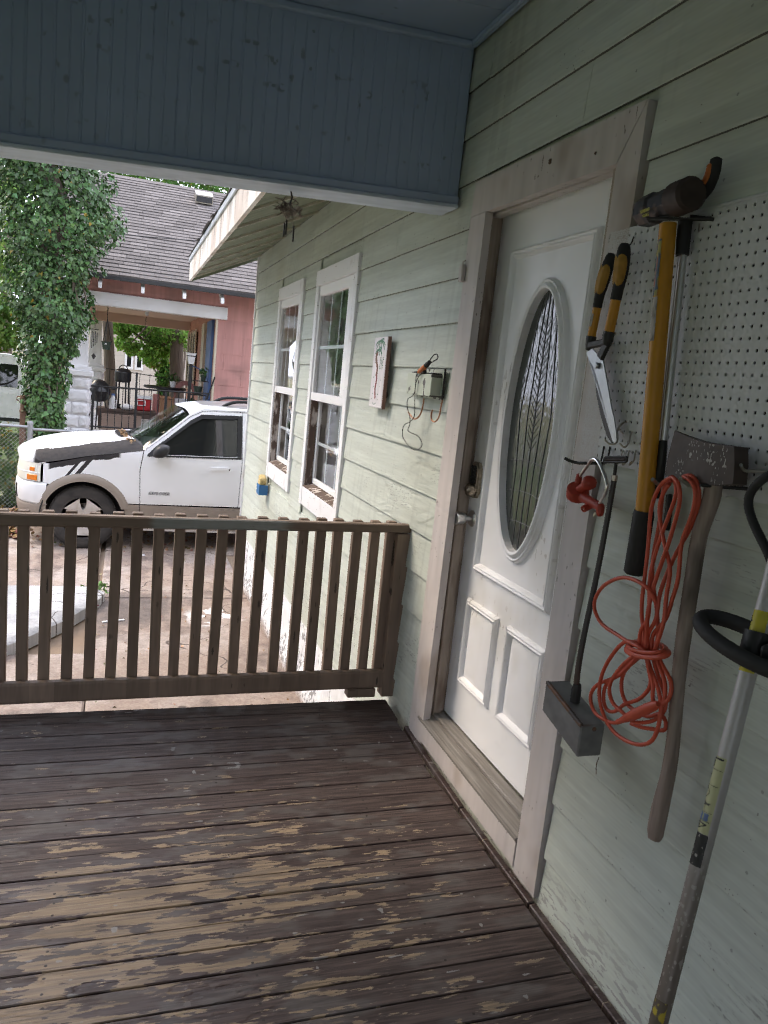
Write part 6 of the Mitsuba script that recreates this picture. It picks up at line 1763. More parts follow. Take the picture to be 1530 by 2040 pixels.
k1 = gripped(R1([(338, 860), (318, 930), (275, 1080), (245, 1190), (228, 1275)], 0.060), [0.009, 0.013, 0.0165, 0.0165, 0.0135, 0.0125], R1([(183, 1500)], 0.060)[0], (R1([(186, 1490), (180, 1520), (175, 1560), (165, 1600)], 0.060), [0.0135, 0.0140, 0.0130, 0.0085]), hs, '')
k2 = gripped(R1([(440, 785), (430, 860), (415, 1000), (392, 1110), (370, 1215)], 0.075), [0.010, 0.0155, 0.0185, 0.0175, 0.0150, 0.0145], R1([(318, 1468)], 0.072)[0], (R1([(320, 1455), (312, 1490), (308, 1530), (300, 1560)], 0.072), [0.0150, 0.0152, 0.0140, 0.011]), hs, '')
put('paper_label', wrap(R1([(226, 1290)], 0.06)[0], R1([(183, 1500)], 0.06)[0], 0.0117, 0.15, 0.62, -30, 110), 'paper_label', k1, smooth=True, label='torn grey label on the left shear handle')
put('arm', [bar(*R1([(170, 1560), (330, 1530)], 0.066), 0.016, 0.018, (0, 0, 1), 0.003), bar(*R1([(305, 1545), (250, 1660)], 0.066), 0.012, 0.026, (0, 1, 0), 0.003)], 'black_plastic', hs)
cut1 = [(145, 1612), (190, 1585), (225, 1625), (268, 1660), (280, 1720), (312, 1900), (336, 2040), (354, 2110), (372, 2230), (374, 2300), (364, 2312), (344, 2290), (304, 2110), (258, 1930), (220, 1790), (200, 1730), (165, 1670)]
pl1 = R1(cut1, 0.064)
put('blade', prism(pl1, (0.004, 0, 0)), 'blade_steel', hs, smooth=False, label='bright steel shear blade')
cut2 = [(205, 1745), (222, 1760), (250, 1900), (285, 2060), (330, 2220), (352, 2296), (338, 2306), (300, 2250), (255, 2100), (222, 1940)]
put('blade', prism(R1(cut2, 0.0595), (0.004, 0, 0)), 'dark_blade', hs, smooth=False, label='black shear blade')
put('pivot', lathe([(0, 0.006), (0.006, 0.006), (0.0085, 0.003), (0.0085, 0)], 14, R1([(228, 1715)], 0.0665)[0], (-1, 0, 0)), 'blade_steel', hs)

# axe
ae = thing('axe', 'old axe with a rusty brown head and a long grey wooden handle', 'axe')


def axe_wood(p, n, uv):
    g = fbm(p.x * 120.0, p.y * 110.0, p.z * 9.0, 3)
    c = mix(C3(0.13, 0.098, 0.08), C3(0.33, 0.265, 0.235), g)
    return mix(c, C3(0.045, 0.032, 0.026), 0.7 * smoothstep(0.45, 0.7, fbm(p.x * 12.0, p.y * 14.0, p.z * 6.0, 4)) * smoothstep(0.85, 1.15, p.z))


mat('axe_wood', axe_wood, 0.55, lambda p, n, uv: 0.0008 * fbm(p.x * 120, p.y * 110, p.z * 9, 3))


def axe_iron(p, n, uv):
    c = mix(C3(0.085, 0.060, 0.052), C3(0.036, 0.028, 0.026), fbm(p.y * 40, p.z * 40, 1.0, 4))
    return mix(c, C3(0.36, 0.34, 0.32), smoothstep(0.74, 0.84, noise(p.y * 260, p.z * 150, 3.0)) * smoothstep(0.58, 0.7, noise(p.y * 22, p.z * 16, 7.0)))


mat('axe_iron', axe_iron, 0.55, lambda p, n, uv: 0.0006 * fbm(p.y * 90, p.z * 90, 1.0, 3))
hp = R2([(876, 418), (960, 455), (1050, 488), (1130, 508), (1230, 522), (1340, 536), (1343, 640), (1338, 725), (1330, 802), (1200, 812), (1060, 796), (990, 780), (900, 762), (806, 735), (818, 640), (838, 560), (856, 490)], 0.082)[:, 1:]
yb_, yp_ = hp[:, 0].max(), hp[:, 0].min()


def axefn(v):
    t = np.clip((yb_ - v[:, 0]) / (yb_ - yp_), 0, 1)
    h = 0.0022 + 0.016 * np.clip(t / 0.62, 0, 1) ** 1.2
    return np.c_[-0.082 + (v[:, 2] - 0.5) * 2 * h, v[:, 0], v[:, 1]]


put('head', ext(Polygon(hp), 1.0, 0.02, axefn), 'axe_iron', ae, smooth=30)
hl_ = np.vstack([R2([(1140, 770), (1140, 830), (1100, 990), (1062, 1100), (1005, 1400)], 0.082), R3([(1010, 300), (960, 700), (935, 1000), (893, 1300), (850, 1480), (820, 1620), (808, 1690)], 0.082)])
wpx = np.array([40, 42, 38, 35, 34, 33, 29, 28, 31, 40, 38, 27])
g = spline(hl_, 60)
dep = (g - CAM) @ RM[2]
rr = np.interp(np.linspace(0, 1, 60), np.linspace(0, 1, 60)[np.searchsorted(np.linspace(0, 1, 60), np.r_[0, np.cumsum(np.linalg.norm(np.diff(hl_, axis=0), axis=1))] / np.linalg.norm(np.diff(hl_, axis=0), axis=1).sum()).clip(0, 59)], wpx / 2) * dep / FPX
F_ = []
for i in range(60):
    d = g[min(i + 1, 59)] - g[max(i - 1, 0)]
    d /= np.linalg.norm(d)
    s = np.cross(d, [-1.0, 0, 0])
    s /= np.linalg.norm(s)
    a = np.arange(18) * 2 * np.pi / 18
    ca, sa = np.cos(a), np.sin(a)
    F_.append(g[i] + rr[i] * (np.sign(ca) * np.abs(ca) ** 0.85)[:, None] * s + min(0.0145, rr[i] * 0.85) * sa[:, None] * np.array([-1.0, 0, 0]))
v = np.vstack(F_ + [g[:1], g[-1:]])
f = [(i * 18 + k, i * 18 + (k + 1) % 18, (i + 1) * 18 + (k + 1) % 18, (i + 1) * 18 + k) for i in range(59) for k in range(18)]
tri = [(1080, (k + 1) % 18, k) for k in range(18)] + [(1081, 59 * 18 + k, 59 * 18 + (k + 1) % 18) for k in range(18)]
put('handle', fixn(cat_([tm(v, f), tm(v, tri)])), 'axe_wood', ae, smooth=50)

# home-made tamper: T grip, thin rod, sleeve, heavy block
ta = thing('steel_tamper', 'steel tamper with a heavy grey block and black rod', 'tamper')
mat('block_steel', lambda p, n, uv: mix(C3(0.135, 0.135, 0.14), C3(0.27, 0.27, 0.27), fbm(p.x * 30, p.y * 30, p.z * 30, 4)), 0.45, metallic=0.4)
mat('copper_edge', lambda p, n, uv: mix(C3(0.20, 0.105, 0.065), C3(0.10, 0.09, 0.085), smoothstep(0.35, 0.7, fbm(p.x * 60, p.y * 40, p.z * 60, 3))), 0.45, metallic=0.4)
mat('dark_rod', lambda p, n, uv: mix(C3(0.045, 0.042, 0.045), C3(0.085, 0.055, 0.042), smoothstep(0.9, 0.75, p.z)), 0.32)
sl_ = 0.235
shear = lambda v: np.c_[v[:, :2], v[:, 2] + sl_ * (v[:, 1] - 1.64)]
put('block', xf(box((-0.140, 1.549, 0.637), (-0.067, 1.736, 0.7245), 0.004), shear), 'block_steel', ta, smooth=False)
put('edge_bar', xf(box((-0.1415, 1.551, 0.716), (-0.131, 1.734, 0.727), 0.002), shear), 'copper_edge', ta, smooth=False, label='rusty copper coloured edge along the block')
put('bolt', lathe([(0, 0.004), (0.005, 0.003), (0.006, 0)], 10, (-0.10, 1.549, 0.692), (0, -1, 0)), 'copper_edge', ta)
put('wire', tube(spline([(-0.075, 1.545, 0.615), (-0.078, 1.546, 0.60), (-0.072, 1.549, 0.565)], 8), 0.0012, 5), 'copper_edge', ta)
rb = np.array([-0.104, 1.642, 0.726])
rt = W(1223.5, 956, 0.075)
rk = np.vstack([rt, rt * 0.5 + rb * 0.5 + [0, 0.004, 0], [-0.104, 1.648, 0.80], rb])
put('sleeve', tube(spline(rk, 30), np.linspace(0.0073, 0.0080, 30), 14), 'dark_rod', ta, smooth=60)
put('socket', lathe([(0.013, 0.0), (0.013, 0.035), (0.010, 0.05), (0.008, 0.05)], 18, rb, (0, 0, 1)), 'black_plastic', ta, smooth=40)
put('ferrule', tube([rt + [0, 0, 0.012], rt + [0, 0, -0.002]], 0.0084, 14), 'zinc', ta, smooth=40)
put('rod', tube(spline([rt, W(1225.5, 936, 0.076), W(1227.6, 916, 0.078)], 8), 0.0046, 10), 'black_metal', ta, smooth=60)
c0, c1 = RL([(820, 645)], 0.080)[0], RL([(1160, 640)], 0.080)[0]
lp = []
for s in np.linspace(0, 2 * math.pi, 40, endpoint=False):
    b = c0 if math.cos(s) < 0 else c1
    lp.append(b + np.array([0, -0.0055 * math.cos(s), 0.0065 * math.sin(s)]))
put('grip', tube(lp, 0.0032, 8, closed=True), 'black_metal', ta, smooth=60)
put('grip_plate', tube([c0, c1], 0.004, 8), 'rusty_brown', ta, smooth=60)

# red lock on its shackle
lk2 = thing('hitch_lock', 'red ball shaped trailer lock hanging from a chrome shackle', 'lock')
mat('red_paint', lambda p, n, uv: C3(0.33, 0.040, 0.022) * (0.85 + 0.3 * fbm(p.x * 60, p.y * 60, p.z * 60, 3)), 0.5)
sk_ = RL([(385, 925, 0.075), (470, 800, 0.078), (540, 700, 0.082), (590, 640, 0.086), (650, 640, 0.088), (730, 740, 0.09), (790, 880, 0.092), (832, 1010, 0.093), (838, 1130, 0.092), (790, 1270, 0.088), (715, 1400, 0.084)], 0.085)
put('shackle', tube(spline(sk_, 60), 0.0050, 12), 'chrome', lk2, smooth=60)
ball_c = RL([(535, 1035)], 0.092)[0]
cup_c = RL([(350, 1190)], 0.080)[0]
foot = RL([(730, 1445)], 0.082)[0]


def hull(pts):
    M = None
    for (a, ra), (b, rb_) in pts:
        s = [m3.Manifold.sphere(r, 28).translate(np.asarray(c, float).tolist()) for c, r in ((a, ra), (b, rb_))]
        h = m3.Manifold.batch_hull(s)
        M = h if M is None else M + h
    return M


dsk = xf(lathe([(0, 0.016), (0.026, 0.016), (0.030, 0.013), (0.031, 0.0), (0.031, -0.014), (0.028, -0.017), (0, -0.017)], 36, (0, 0, 0), (-0.35, -0.45, 0.82)), lambda q: q + cup_c)
arm_ = hull([((cup_c + [0, -0.012, -0.008], 0.014), (foot, 0.0115)), ((foot, 0.0115), (foot + [0.0, -0.003, -0.016], 0.0095)), ((cup_c + [0.004, 0.012, 0.012], 0.010), (RL([(372, 925)], 0.075)[0], 0.0085))])
put('body', [dsk, tm(*arr(arm_))], 'red_paint', lk2, smooth=40)
put('ball', [tm(*arr(hull([((ball_c, 0.0195), (ball_c + [0.002, 0.0, 0.0], 0.0195)), ((ball_c, 0.012), (cup_c + [0, -0.006, 0.004], 0.013))])))], 'red_paint', lk2, smooth=50)
kc2 = RL([(455, 1475)], 0.098)[0]
put('lock_barrel', lathe([(0, 0.001), (0.004, 0.001), (0.0042, 0.004), (0.0085, 0.004), (0.0095, 0.001), (0.0095, -0.035)], 20, kc2, (-0.80, -0.10, -0.35)), 'red_paint', lk2, smooth=40)
put('keyway', lathe([(0, 0.0022), (0.0035, 0.0022), (0.0036, 0.0)], 12, kc2, (-0.80, -0.10, -0.35)), 'zinc', lk2)
put('bolt', tube(RL([(670, 1530), (640, 1610)], 0.08), 0.0065, 10), 'zinc', lk2, smooth=40)

# orange-red extension cord in a knotted hank
ec = thing('extension_cord', 'coiled orange red extension cord knotted round its middle', 'extension cord')
mat('cord_red', lambda p, n, uv: C3(0.52, 0.085, 0.045) * (0.85 + 0.25 * fbm(p.x * 30, p.y * 30, p.z * 30, 3)), 0.42)
kx, ky = 760, 500
S2 = [
    ([(850, 748, 0.120), (800, 775, 0.118), (745, 850, 0.110), (708, 950, 0.105), (690, 1100, 0.100), (672, 1320, 0.098), (648, 1520, 0.098), (640, 1779, 0.100)], [(742, 380, 0.104), (kx - 30, ky, 0.104)]),
    ([(850, 748, 0.120), (890, 790, 0.124), (905, 890, 0.122), (885, 1010, 0.120), (830, 1200, 0.118), (760, 1400, 0.116), (700, 1600, 0.118), (672, 1779, 0.120)], [(760, 400, 0.112), (kx - 12, ky, 0.110)]),
    ([(850, 770, 0.100), (800, 815, 0.095), (775, 930, 0.090), (757, 1090, 0.086), (722, 1280, 0.084), (712, 1480, 0.084), (735, 1640, 0.088), (748, 1779, 0.090)], [(830, 380, 0.095), (kx + 62, ky, 0.098)]),
    ([(930, 745, 0.110), (990, 742, 0.108), (1030, 800, 0.104), (1042, 900, 0.098), (1010, 1040, 0.094), (930, 1200, 0.090), (860, 1330, 0.090), (800, 1470, 0.096), (760, 1600, 0.100), (725, 1779, 0.106)], [(775, 380, 0.108), (kx + 5, ky, 0.106)]),
    ([(930, 745, 0.110), (975, 770, 0.116), (1010, 830, 0.116), (1010, 930, 0.112), (975, 1060, 0.108), (920, 1210, 0.104), (905, 1330, 0.102), (890, 1480, 0.102), (850, 1620, 0.102), (790, 1779, 0.100)], [(800, 400, 0.099), (kx + 30, ky, 0.100)]),
    ([(830, 800, 0.108), (790, 860, 0.104), (762, 960, 0.100), (770, 1080, 0.1), (810, 1280, 0.108), (835, 1400, 0.110), (815, 1560, 0.112), (800, 1700, 0.112), (790, 1779, 0.112)], [(850, 380, 0.112), (kx + 50, ky, 0.110)]),
    ([(860, 752, 0.106), (880, 830, 0.108), (850, 960, 0.104), (790, 1120, 0.102), (720, 1330, 0.100), (690, 1500, 0.108), (665, 1779, 0.110)], [(728, 360, 0.108), (kx - 45, ky, 0.106)]),
]
for a, b in S2:
    put('strand', tube(spline(np.vstack([R2(a, 0.1), R3(b, 0.1)]), 70), 0.0047, 9), 'cord_red', ec, smooth=60)
big = np.vstack([R2([(735, 1640, 0.122), (690, 1555, 0.128), (620, 1495, 0.130), (520, 1462, 0.128), (410, 1490, 0.118), (325, 1570, 0.110), (298, 1660, 0.106), (320, 1740, 0.104)], 0.1), R3([(560, 388, 0.106), (640, 440, 0.116), (715, 478, 0.122), (kx, ky + 10, 0.118)], 0.1)])
put('strand', tube(spline(big, 90), 0.0047, 9), 'cord_red', ec, smooth=60)
for e, (rx_, rz_) in enumerate(((138, 42), (128, 50), (118, 36))):
    th = np.linspace(0, 2 * math.pi, 40, endpoint=False)
    q = [(kx + 5 - 4 * e + rx_ * math.cos(t), ky + 2 - 14 * e + rz_ * math.sin(t) + 10 * math.cos(t), 0.105 - 0.026 * math.sin(-t) * 1.0) for t in th]
    q = [(x, y, 0.104 + 0.030 * math.sin(t)) for (x, y, _), t in zip(q, th)]
    put('wrap', tube(R3(q, 0.1), 0.0047, 9, closed=True), 'cord_red', ec, smooth=60)
S3 = [
    [(kx - 10, ky, 0.104), (700, 520, 0.112), (640, 560, 0.118), (560, 650, 0.118), (522, 750, 0.116), (545, 830, 0.114), (600, 885, 0.112), (660, 940, 0.108), (740, 955, 0.104), (830, 925, 0.100), (880, 850, 0.096), (870, 760, 0.094), (830, 650, 0.096), (kx + 30, ky, 0.100)],
    [(kx - 30, ky - 10, 0.112), (640, 438, 0.112), (560, 500, 0.112), (480, 640, 0.110), (458, 760, 0.108), (480, 890, 0.106), (540, 1000, 0.106), (630, 1070, 0.108), (730, 1095, 0.110), (800, 1060, 0.112), (838, 960, 0.112), (850, 850, 0.110), (820, 700, 0.108), (775, 580, 0.106), (kx, ky, 0.106)],
    [(kx - 20, ky, 0.100), (680, 560, 0.100), (590, 650, 0.098), (500, 690, 0.098), (430, 730, 0.098), (403, 800, 0.098), (425, 880, 0.098), (480, 930, 0.100), (540, 955, 0.106), (590, 950, 0.112)],
    [(kx + 60, ky, 0.100), (870, 610, 0.100), (910, 690, 0.100), (915, 750, 0.100), (885, 820, 0.104), (835, 850, 0.112), (800, 862, 0.116)],
    [(kx, ky, 0.096), (768, 600, 0.096), (785, 700, 0.096), (760, 760, 0.094), (690, 815, 0.092), (610, 845, 0.090), (550, 885, 0.092), (505, 870, 0.094), (485, 790, 0.096), (505, 710, 0.096), (580, 650, 0.094), (660, 560, 0.094), (kx - 40, ky, 0.096)],
    [(kx - 15, ky, 0.090), (690, 560, 0.088), (615, 640, 0.086), (600, 740, 0.086), (630, 830, 0.086), (700, 885, 0.086), (790, 915, 0.088), (850, 905, 0.088), (880, 950, 0.088), (880, 990, 0.090), (820, 1000, 0.092), (730, 985, 0.094), (660, 960, 0.096)],
    [(kx + 20, ky, 0.110), (770, 600, 0.112), (800, 720, 0.112), (812, 830, 0.112), (850, 840, 0.108), (875, 780, 0.106), (872, 690, 0.106), (840, 600, 0.106), (kx + 50, ky, 0.104)],
]
for q in S3:
    put('strand', tube(spline(R3(q, 0.1), 80), 0.0047, 9), 'cord_red', ec, smooth=60)
a, b = R3([(572, 952, 0.122)], 0.1)[0], R3([(832, 836, 0.122)], 0.1)[0]
L_ = np.linspace(0, 1, 13)
put('plug', tube([a + (b - a) * t for t in L_], np.interp(L_, [0, 0.12, 0.25, 0.45, 0.5, 0.52, 0.75, 0.92, 1.0], [0.006, 0.007, 0.010, 0.0125, 0.0130, 0.0118, 0.0128, 0.011, 0.006]), 14), 'cord_red', ec, smooth=45, label='joined plug and socket of the cord')

# string trimmer leaning at the right
tr_ = thing('string_trimmer', 'string trimmer with a dirty aluminium shaft and black loop handle', 'string trimmer')
mat('dirty_shaft', lambda p, n, uv: mix(mix(C3(0.46, 0.445, 0.45), C3(0.13, 0.10, 0.08), smoothstep(0.95, 0.40, p.z + 0.30 * (fbm(p.x * 14, p.y * 14, p.z * 5, 4) - 0.5))), C3(0.42, 0.40, 0.38), 0.4 * smoothstep(0.70, 0.78, noise(p.x * 240, p.y * 240, p.z * 110))), 0.42, metallic=0.3)
t0, t1 = W(1548, 1115, 0.140), W(1310, 2045, 0.340)
td = (t1 - t0) / np.linalg.norm(t1 - t0)
t1x = t0 + td * ((0.02 - t0[2]) / td[2])
t0x = t0 - td * 0.35
TR_ = 0.0152
put('shaft', tube([t0x, (t0x + t1x) / 2, t1x], TR_, 20), 'dirty_shaft', tr_, smooth=60)
fr0 = lambda v_, u_: float(np.clip(((W(u_, v_, 0.25) - t0) @ td), 0, 2))


def along(u, v):
    """Distance down the shaft of the point seen at (u, v)."""
    r = _ray(u, v)
    # closest approach of the sight line and the shaft
    M_ = np.stack([td, -r], 1)
    s, _ = np.linalg.lstsq(M_, CAM - t0, rcond=None)[0]
    return s


def band(u0, v0, u1, v1, m, a0=-110, a1=110, nm='sticker', lab=None, t=0.0006):
    s0, s1 = along(u0, v0), along(u1, v1)
    return put(nm, wrap(t0, t0 + td, TR_, s0, s1, a0, a1, t, 24, (-0.85, 0.45, 0)), m, tr_, smooth=True, label=lab)


mat('sticker_yellow', lambda p, n, uv: C3(0.50, 0.43, 0.035) * (0.8 + 0.4 * fbm(p.x * 40, p.y * 40, p.z * 40, 3)), 0.45)
mat('dirty_tape', lambda p, n, uv: mix(C3(0.12, 0.095, 0.07), C3(0.42, 0.33, 0.04), smoothstep(0.48, 0.56, fbm(p.x * 60, p.y * 60, p.z * 40, 3))), 0.7)
mat('sticker_cream', lambda p, n, uv: C3(0.46, 0.46, 0.27) * (0.85 + 0.25 * fbm(p.x * 30, p.y * 30, p.z * 30, 3)), 0.5)
mat('ink_black', lambda p, n, uv: mix(C3(0.02, 0.02, 0.02), C3(0.30, 0.28, 0.26), smoothstep(0.80, 0.86, noise(p.x * 300, p.y * 300, p.z * 120))), 0.5)
mat('sticker_blue', (0.10, 0.15, 0.30), 0.5)
mat('ink_white', (0.6, 0.6, 0.6), 0.5)
band(1519, 1218, 1509, 1266, 'sticker_yellow', lab='yellow sticker band on the shaft')
band(1500, 1306, 1492, 1340, 'sticker_yellow', lab='yellow sticker band on the shaft')
band(1452, 1512, 1406, 1660, 'sticker_cream', -80, 80, 'warning_label', 'long cream warning label on the shaft')
band(1406, 1661, 1387, 1722, 'ink_black', -85, 80, 'name_label', 'worn black label on the shaft')
band(1322, 1990, 1312, 2040, 'dirty_tape', -100, 70, 'tape', 'dirty yellow tape low on the shaft')


def print_on(polys, u0, v0, u1, v1, m, a0, a1, lab=None, t=0.0014):
    """Flat print (polygons in the unit square, x across, y down) wrapped on the shaft."""
    s0, s1 = along(u0, v0), along(u1, v1)
    e = np.array([-0.85, 0.45, 0.0])
    e = e - td * (e @ td)
    e /= np.linalg.norm(e)
    g = np.cross(td, e)
    if g[1] < 0:
        g = -g
    ms = []
    for P in polys:
        if P.is_empty:
            continue

        def fn(v):
            A = np.radians(a1 + (a0 - a1) * v[:, 0])
            rad = TR_ + t - 0.0006 + v[:, 2]
            return t0 + td * (s0 + (s1 - s0) * v[:, 1])[:, None] + rad[:, None] * (np.cos(A)[:, None] * e + np.sin(A)[:, None] * g)
        ms.append(ext(P, 0.0005, 0.15, fn))
    put('print', ms, m, tr_, smooth=False, label=lab, kind='stuff')


ln = lambda *p, w=0.03: LineString(p).buffer(w)
print_on([sbox(0.05, 0.0, 0.95, 0.022), ln((0.12, 0.06), (0.2, 0.085), (0.12, 0.11), w=0.016), Point(0.42, 0.085).buffer(0.07).difference(Point(0.42, 0.085).buffer(0.035)).intersection(sbox(0, 0.03, 1, 0.14)), sbox(0.0, 0.155, 1.0, 0.162),
          ln((0.08, 0.19), (0.42, 0.235), (0.08, 0.31), w=0.012), sbox(0.0, 0.375, 1.0, 0.382), ln((0.1, 0.40), (0.55, 0.43), (0.66, 0.49), (0.45, 0.545), (0.12, 0.56), w=0.007), ln((0.2, 0.60), (0.8, 0.64), w=0.007), ln((0.55, 0.60), (0.6, 0.70), w=0.007), ln((0.3, 0.66), (0.85, 0.62), w=0.007),
          sbox(0, 0.735, 1, 0.742), sbox(0, 0.855, 1, 0.862), ln((0.2, 0.875), (0.9, 0.90), (0.5, 0.965), (0.2, 0.875), w=0.008), ln((0.55, 0.89), (0.5, 0.94), w=0.01)], 1451, 1515, 1407, 1657, 'ink_black', -70, 70, 'black symbols printed on the warning label')
print_on([sbox(0.02, 0.75, 0.28, 0.845), sbox(0.36, 0.755, 0.90, 0.85).difference(Point(0.63, 0.80).buffer(0.05))], 1451, 1515, 1407, 1657, 'sticker_blue', -70, 70, 'blue pictograms printed on the warning label')
print_on([ln((0.10, 0.06 + 0.125 * k), (0.22, 0.10 + 0.125 * k), w=0.018) for k in range(7)], 1406, 1664, 1388, 1718, 'ink_white', -80, 75, 'white letter strokes left on the black label')
print_on([Polygon([(0.25, 0.15), (0.6, 0.5), (0.25, 0.6)])], 1519, 1219, 1509, 1264, 'ink_black', -70, 70)
print_on([Polygon([(0.2, 0.3), (0.55, 0.85), (0.2, 0.85)]), sbox(0, 0.2, 1, 0.24)], 1500, 1307, 1492, 1338, 'ink_black', -70, 70)
# loop handle round the shaft
sc_ = t0 + td * along(1512, 1285)
th = np.linspace(0, 2 * math.pi, 60, endpoint=False)
lp = [sc_ + np.array([-0.014 - 0.042 * math.sin(t), 0.000 + 0.118 * math.cos(t), 0.012 * math.cos(t) - 0.010 * math.sin(t)]) for t in th]
put('loop_handle', tube(lp, 0.0145, 16, closed=True), 'black_rubber', tr_, smooth=60, label='thick black loop handle round the shaft')
put('handle_clamp', [tube([sc_ - td * 0.022, sc_ + td * 0.022], 0.024, 18), bar(sc_ + [-0.01, -0.03, 0], sc_ + [0.03, -0.12, 0], 0.045, 0.03, (0, 0, 1), 0.006)], 'black_plastic', tr_, smooth=40)
put('motor_housing', [tm(*arr(hull([((t0x + [0, -0.02, 0.05], 0.07), (t0x + [0.0, -0.05, 0.16], 0.06))])))], 'black_plastic', tr_, smooth=50)
put('cutting_head', lathe([(0, 0.05), (0.03, 0.05), (0.055, 0.035), (0.06, 0.0), (0, 0.0)], 24, (t1x[0], t1x[1], 0.005), (0, 0, 1)), 'black_plastic', tr_, smooth=40)
# black rubber loop at the far right
bl = [W(1535, 946, 0.105), W(1512, 961, 0.105), W(1497, 979, 0.105), W(1491, 999, 0.105), W(1493.5, 1019, 0.105), W(1504, 1048, 0.105), W(1518, 1077, 0.105), W(1534, 1112, 0.105), W(1556, 1150, 0.10), W(1585, 1140, 0.09), W(1595, 1060, 0.075), W(1580, 980, 0.075), W(1560, 940, 0.09)]
put('rubber_loop', tube(spline(bl, 90, True), 0.0088, 14, closed=True), 'black_rubber', None, smooth=60, label='black rubber covered cable loop hanging from the right end of the pegboard', cat='cable')

# ---------------------------------------------------------------- small things on the wall left of the door
pq = thing('wall_plaque', 'tall narrow white wooden plaque painted with a palm tree', 'plaque')
mat('plaque_white', lambda p, n, uv: C3(0.64, 0.62, 0.65) * (0.88 + 0.2 * fbm(p.y * 30, p.z * 6, 1.0, 3)), 0.6)
mat('palm_green', (0.07, 0.17, 0.11), 0.6)
mat('palm_brown', (0.20, 0.11, 0.09), 0.6)
mat('palm_red', (0.24, 0.085, 0.10), 0.6)
PXQ = -0.058
yq = lambda t, z: 3.762 - 0.012 * (1 if z < 1.5 else 0) * 0 + (t - 0.5) * -0.20
put('board', box((PXQ, 3.655, 1.385), (-0.036, 3.862, 1.738), 0.003), 'plaque_white', pq)
put('edge', box((PXQ + 0.002, 3.648, 1.383), (-0.038, 3.654, 1.740), 0.001), 'palm_brown', pq)
put('batten', [box((-0.0355, 3.68, 1.44), (-0.022, 3.83, 1.47))], 'rotten_wood', pq)
pxf = lambda pts, r: tube([(PXQ - 0.0004, 3.862 - 0.207 * a, 1.738 - 0.353 * b) for a, b in pts], r, 6, flat=None)
flat_ = lambda m: xf(m, lambda v: np.c_[PXQ + (v[:, 0] - PXQ) * 0.25, v[:, 1:]])
put('palm_trunk', [flat_(pxf(spline([(a, b, 0) for a, b in ((0.35, 0.22), (0.25, 0.27), (0.34, 0.36), (0.42, 0.44), (0.40, 0.55))], 20)[:, :2], 0.012))], 'palm_brown', pq, smooth=60)
put('palm_base', [flat_(pxf(spline([(a, b, 0) for a, b in ((0.42, 0.52), (0.44, 0.62), (0.40, 0.72), (0.42, 0.80), (0.48, 0.87))], 20)[:, :2], 0.010))], 'palm_red', pq, smooth=60)
put('fronds', [flat_(pxf(spline([(cx_, cy_, 0), (cx_ + dx * 0.6, cy_ + dy * 0.5 - 0.015, 0), (cx_ + dx, cy_ + dy, 0)], 10)[:, :2], 0.0045)) for cx_, cy_, sc2 in ((0.50, 0.05, 1.0), (0.42, 0.17, 0.7)) for dx, dy in ((-0.36 * sc2, 0.06), (-0.28 * sc2, 0.12 * sc2), (0.36 * sc2, 0.06), (0.34 * sc2, 0.13 * sc2), (0.12 * sc2, 0.13 * sc2), (-0.1 * sc2, 0.10 * sc2), (0.25 * sc2, -0.02))] + [flat_(pxf([(0.62 + 0.1 * k, 0.28), (0.60 + 0.09 * k, 0.45)], 0.003)) for k in range(3)], 'palm_green', pq, smooth=60, kind='stuff')
put('dots', [flat_(pxf([(a, b), (a + 0.01, b + 0.012)], 0.0035)) for a, b in ((0.2, 0.56), (0.75, 0.6), (0.22, 0.7), (0.70, 0.69), (0.2, 0.8), (0.62, 0.8), (0.18, 0.87), (0.66, 0.88))] + [flat_(pxf(spline([(0.28, 0.93, 0), (0.42, 0.955, 0), (0.58, 0.925, 0)], 10)[:, :2], 0.002))], 'palm_green', pq, smooth=60, kind='stuff')

jb = thing('junction_box', 'green painted metal utility box with black stains on its front', 'utility box')
mat('box_green', lambda p, n, uv: mix(C3(0.47, 0.52, 0.44) * (0.9 + 0.15 * fbm(p.y * 12, p.z * 12, 1.0, 3)), C3(0.09, 0.085, 0.08), smoothstep(0.70, 0.76, noise(p.y * 42.0, p.z * 34.0, 6.0))), 0.5)
put('case', box((-0.078, 2.972, 1.474), (-0.026, 3.262, 1.566), 0.002), 'box_green', jb)
put('back_plate', box((-0.032, 2.955, 1.466), (-0.0245, 3.29, 1.590), 0.001), 'box_green', jb)
put('edge_seal', box((-0.034, 2.949, 1.468), (-0.026, 2.9545, 1.592), 0.001), 'black_plastic', jb)
put('top_tray', box((-0.076, 2.975, 1.567), (-0.034, 3.15, 1.572), 0.001), 'black_plastic', jb)
mat('copper', (0.42, 0.20, 0.12), 0.35, metallic=0.8)
for q in ([(800, 1095, 0.05), (790, 1180, 0.05), (765, 1290, 0.05), (705, 1395, 0.055), (655, 1412, 0.06), (610, 1375, 0.065), (560, 1310, 0.07)], [(1082, 1130, 0.04), (1060, 1220, 0.04), (1040, 1340, 0.045), (1000, 1430, 0.05), (955, 1455, 0.055), (915, 1415, 0.06), (912, 1340, 0.06), (930, 1275, 0.06)]):
    put('copper_hook', tube(spline(RW(q, 0.05), 30), 0.0032, 8), 'copper', jb, smooth=60, label='bent copper hook under the utility box')
ct = thing('tester_cable', 'thin black cable with an orange and black clip on the utility box', 'cable')
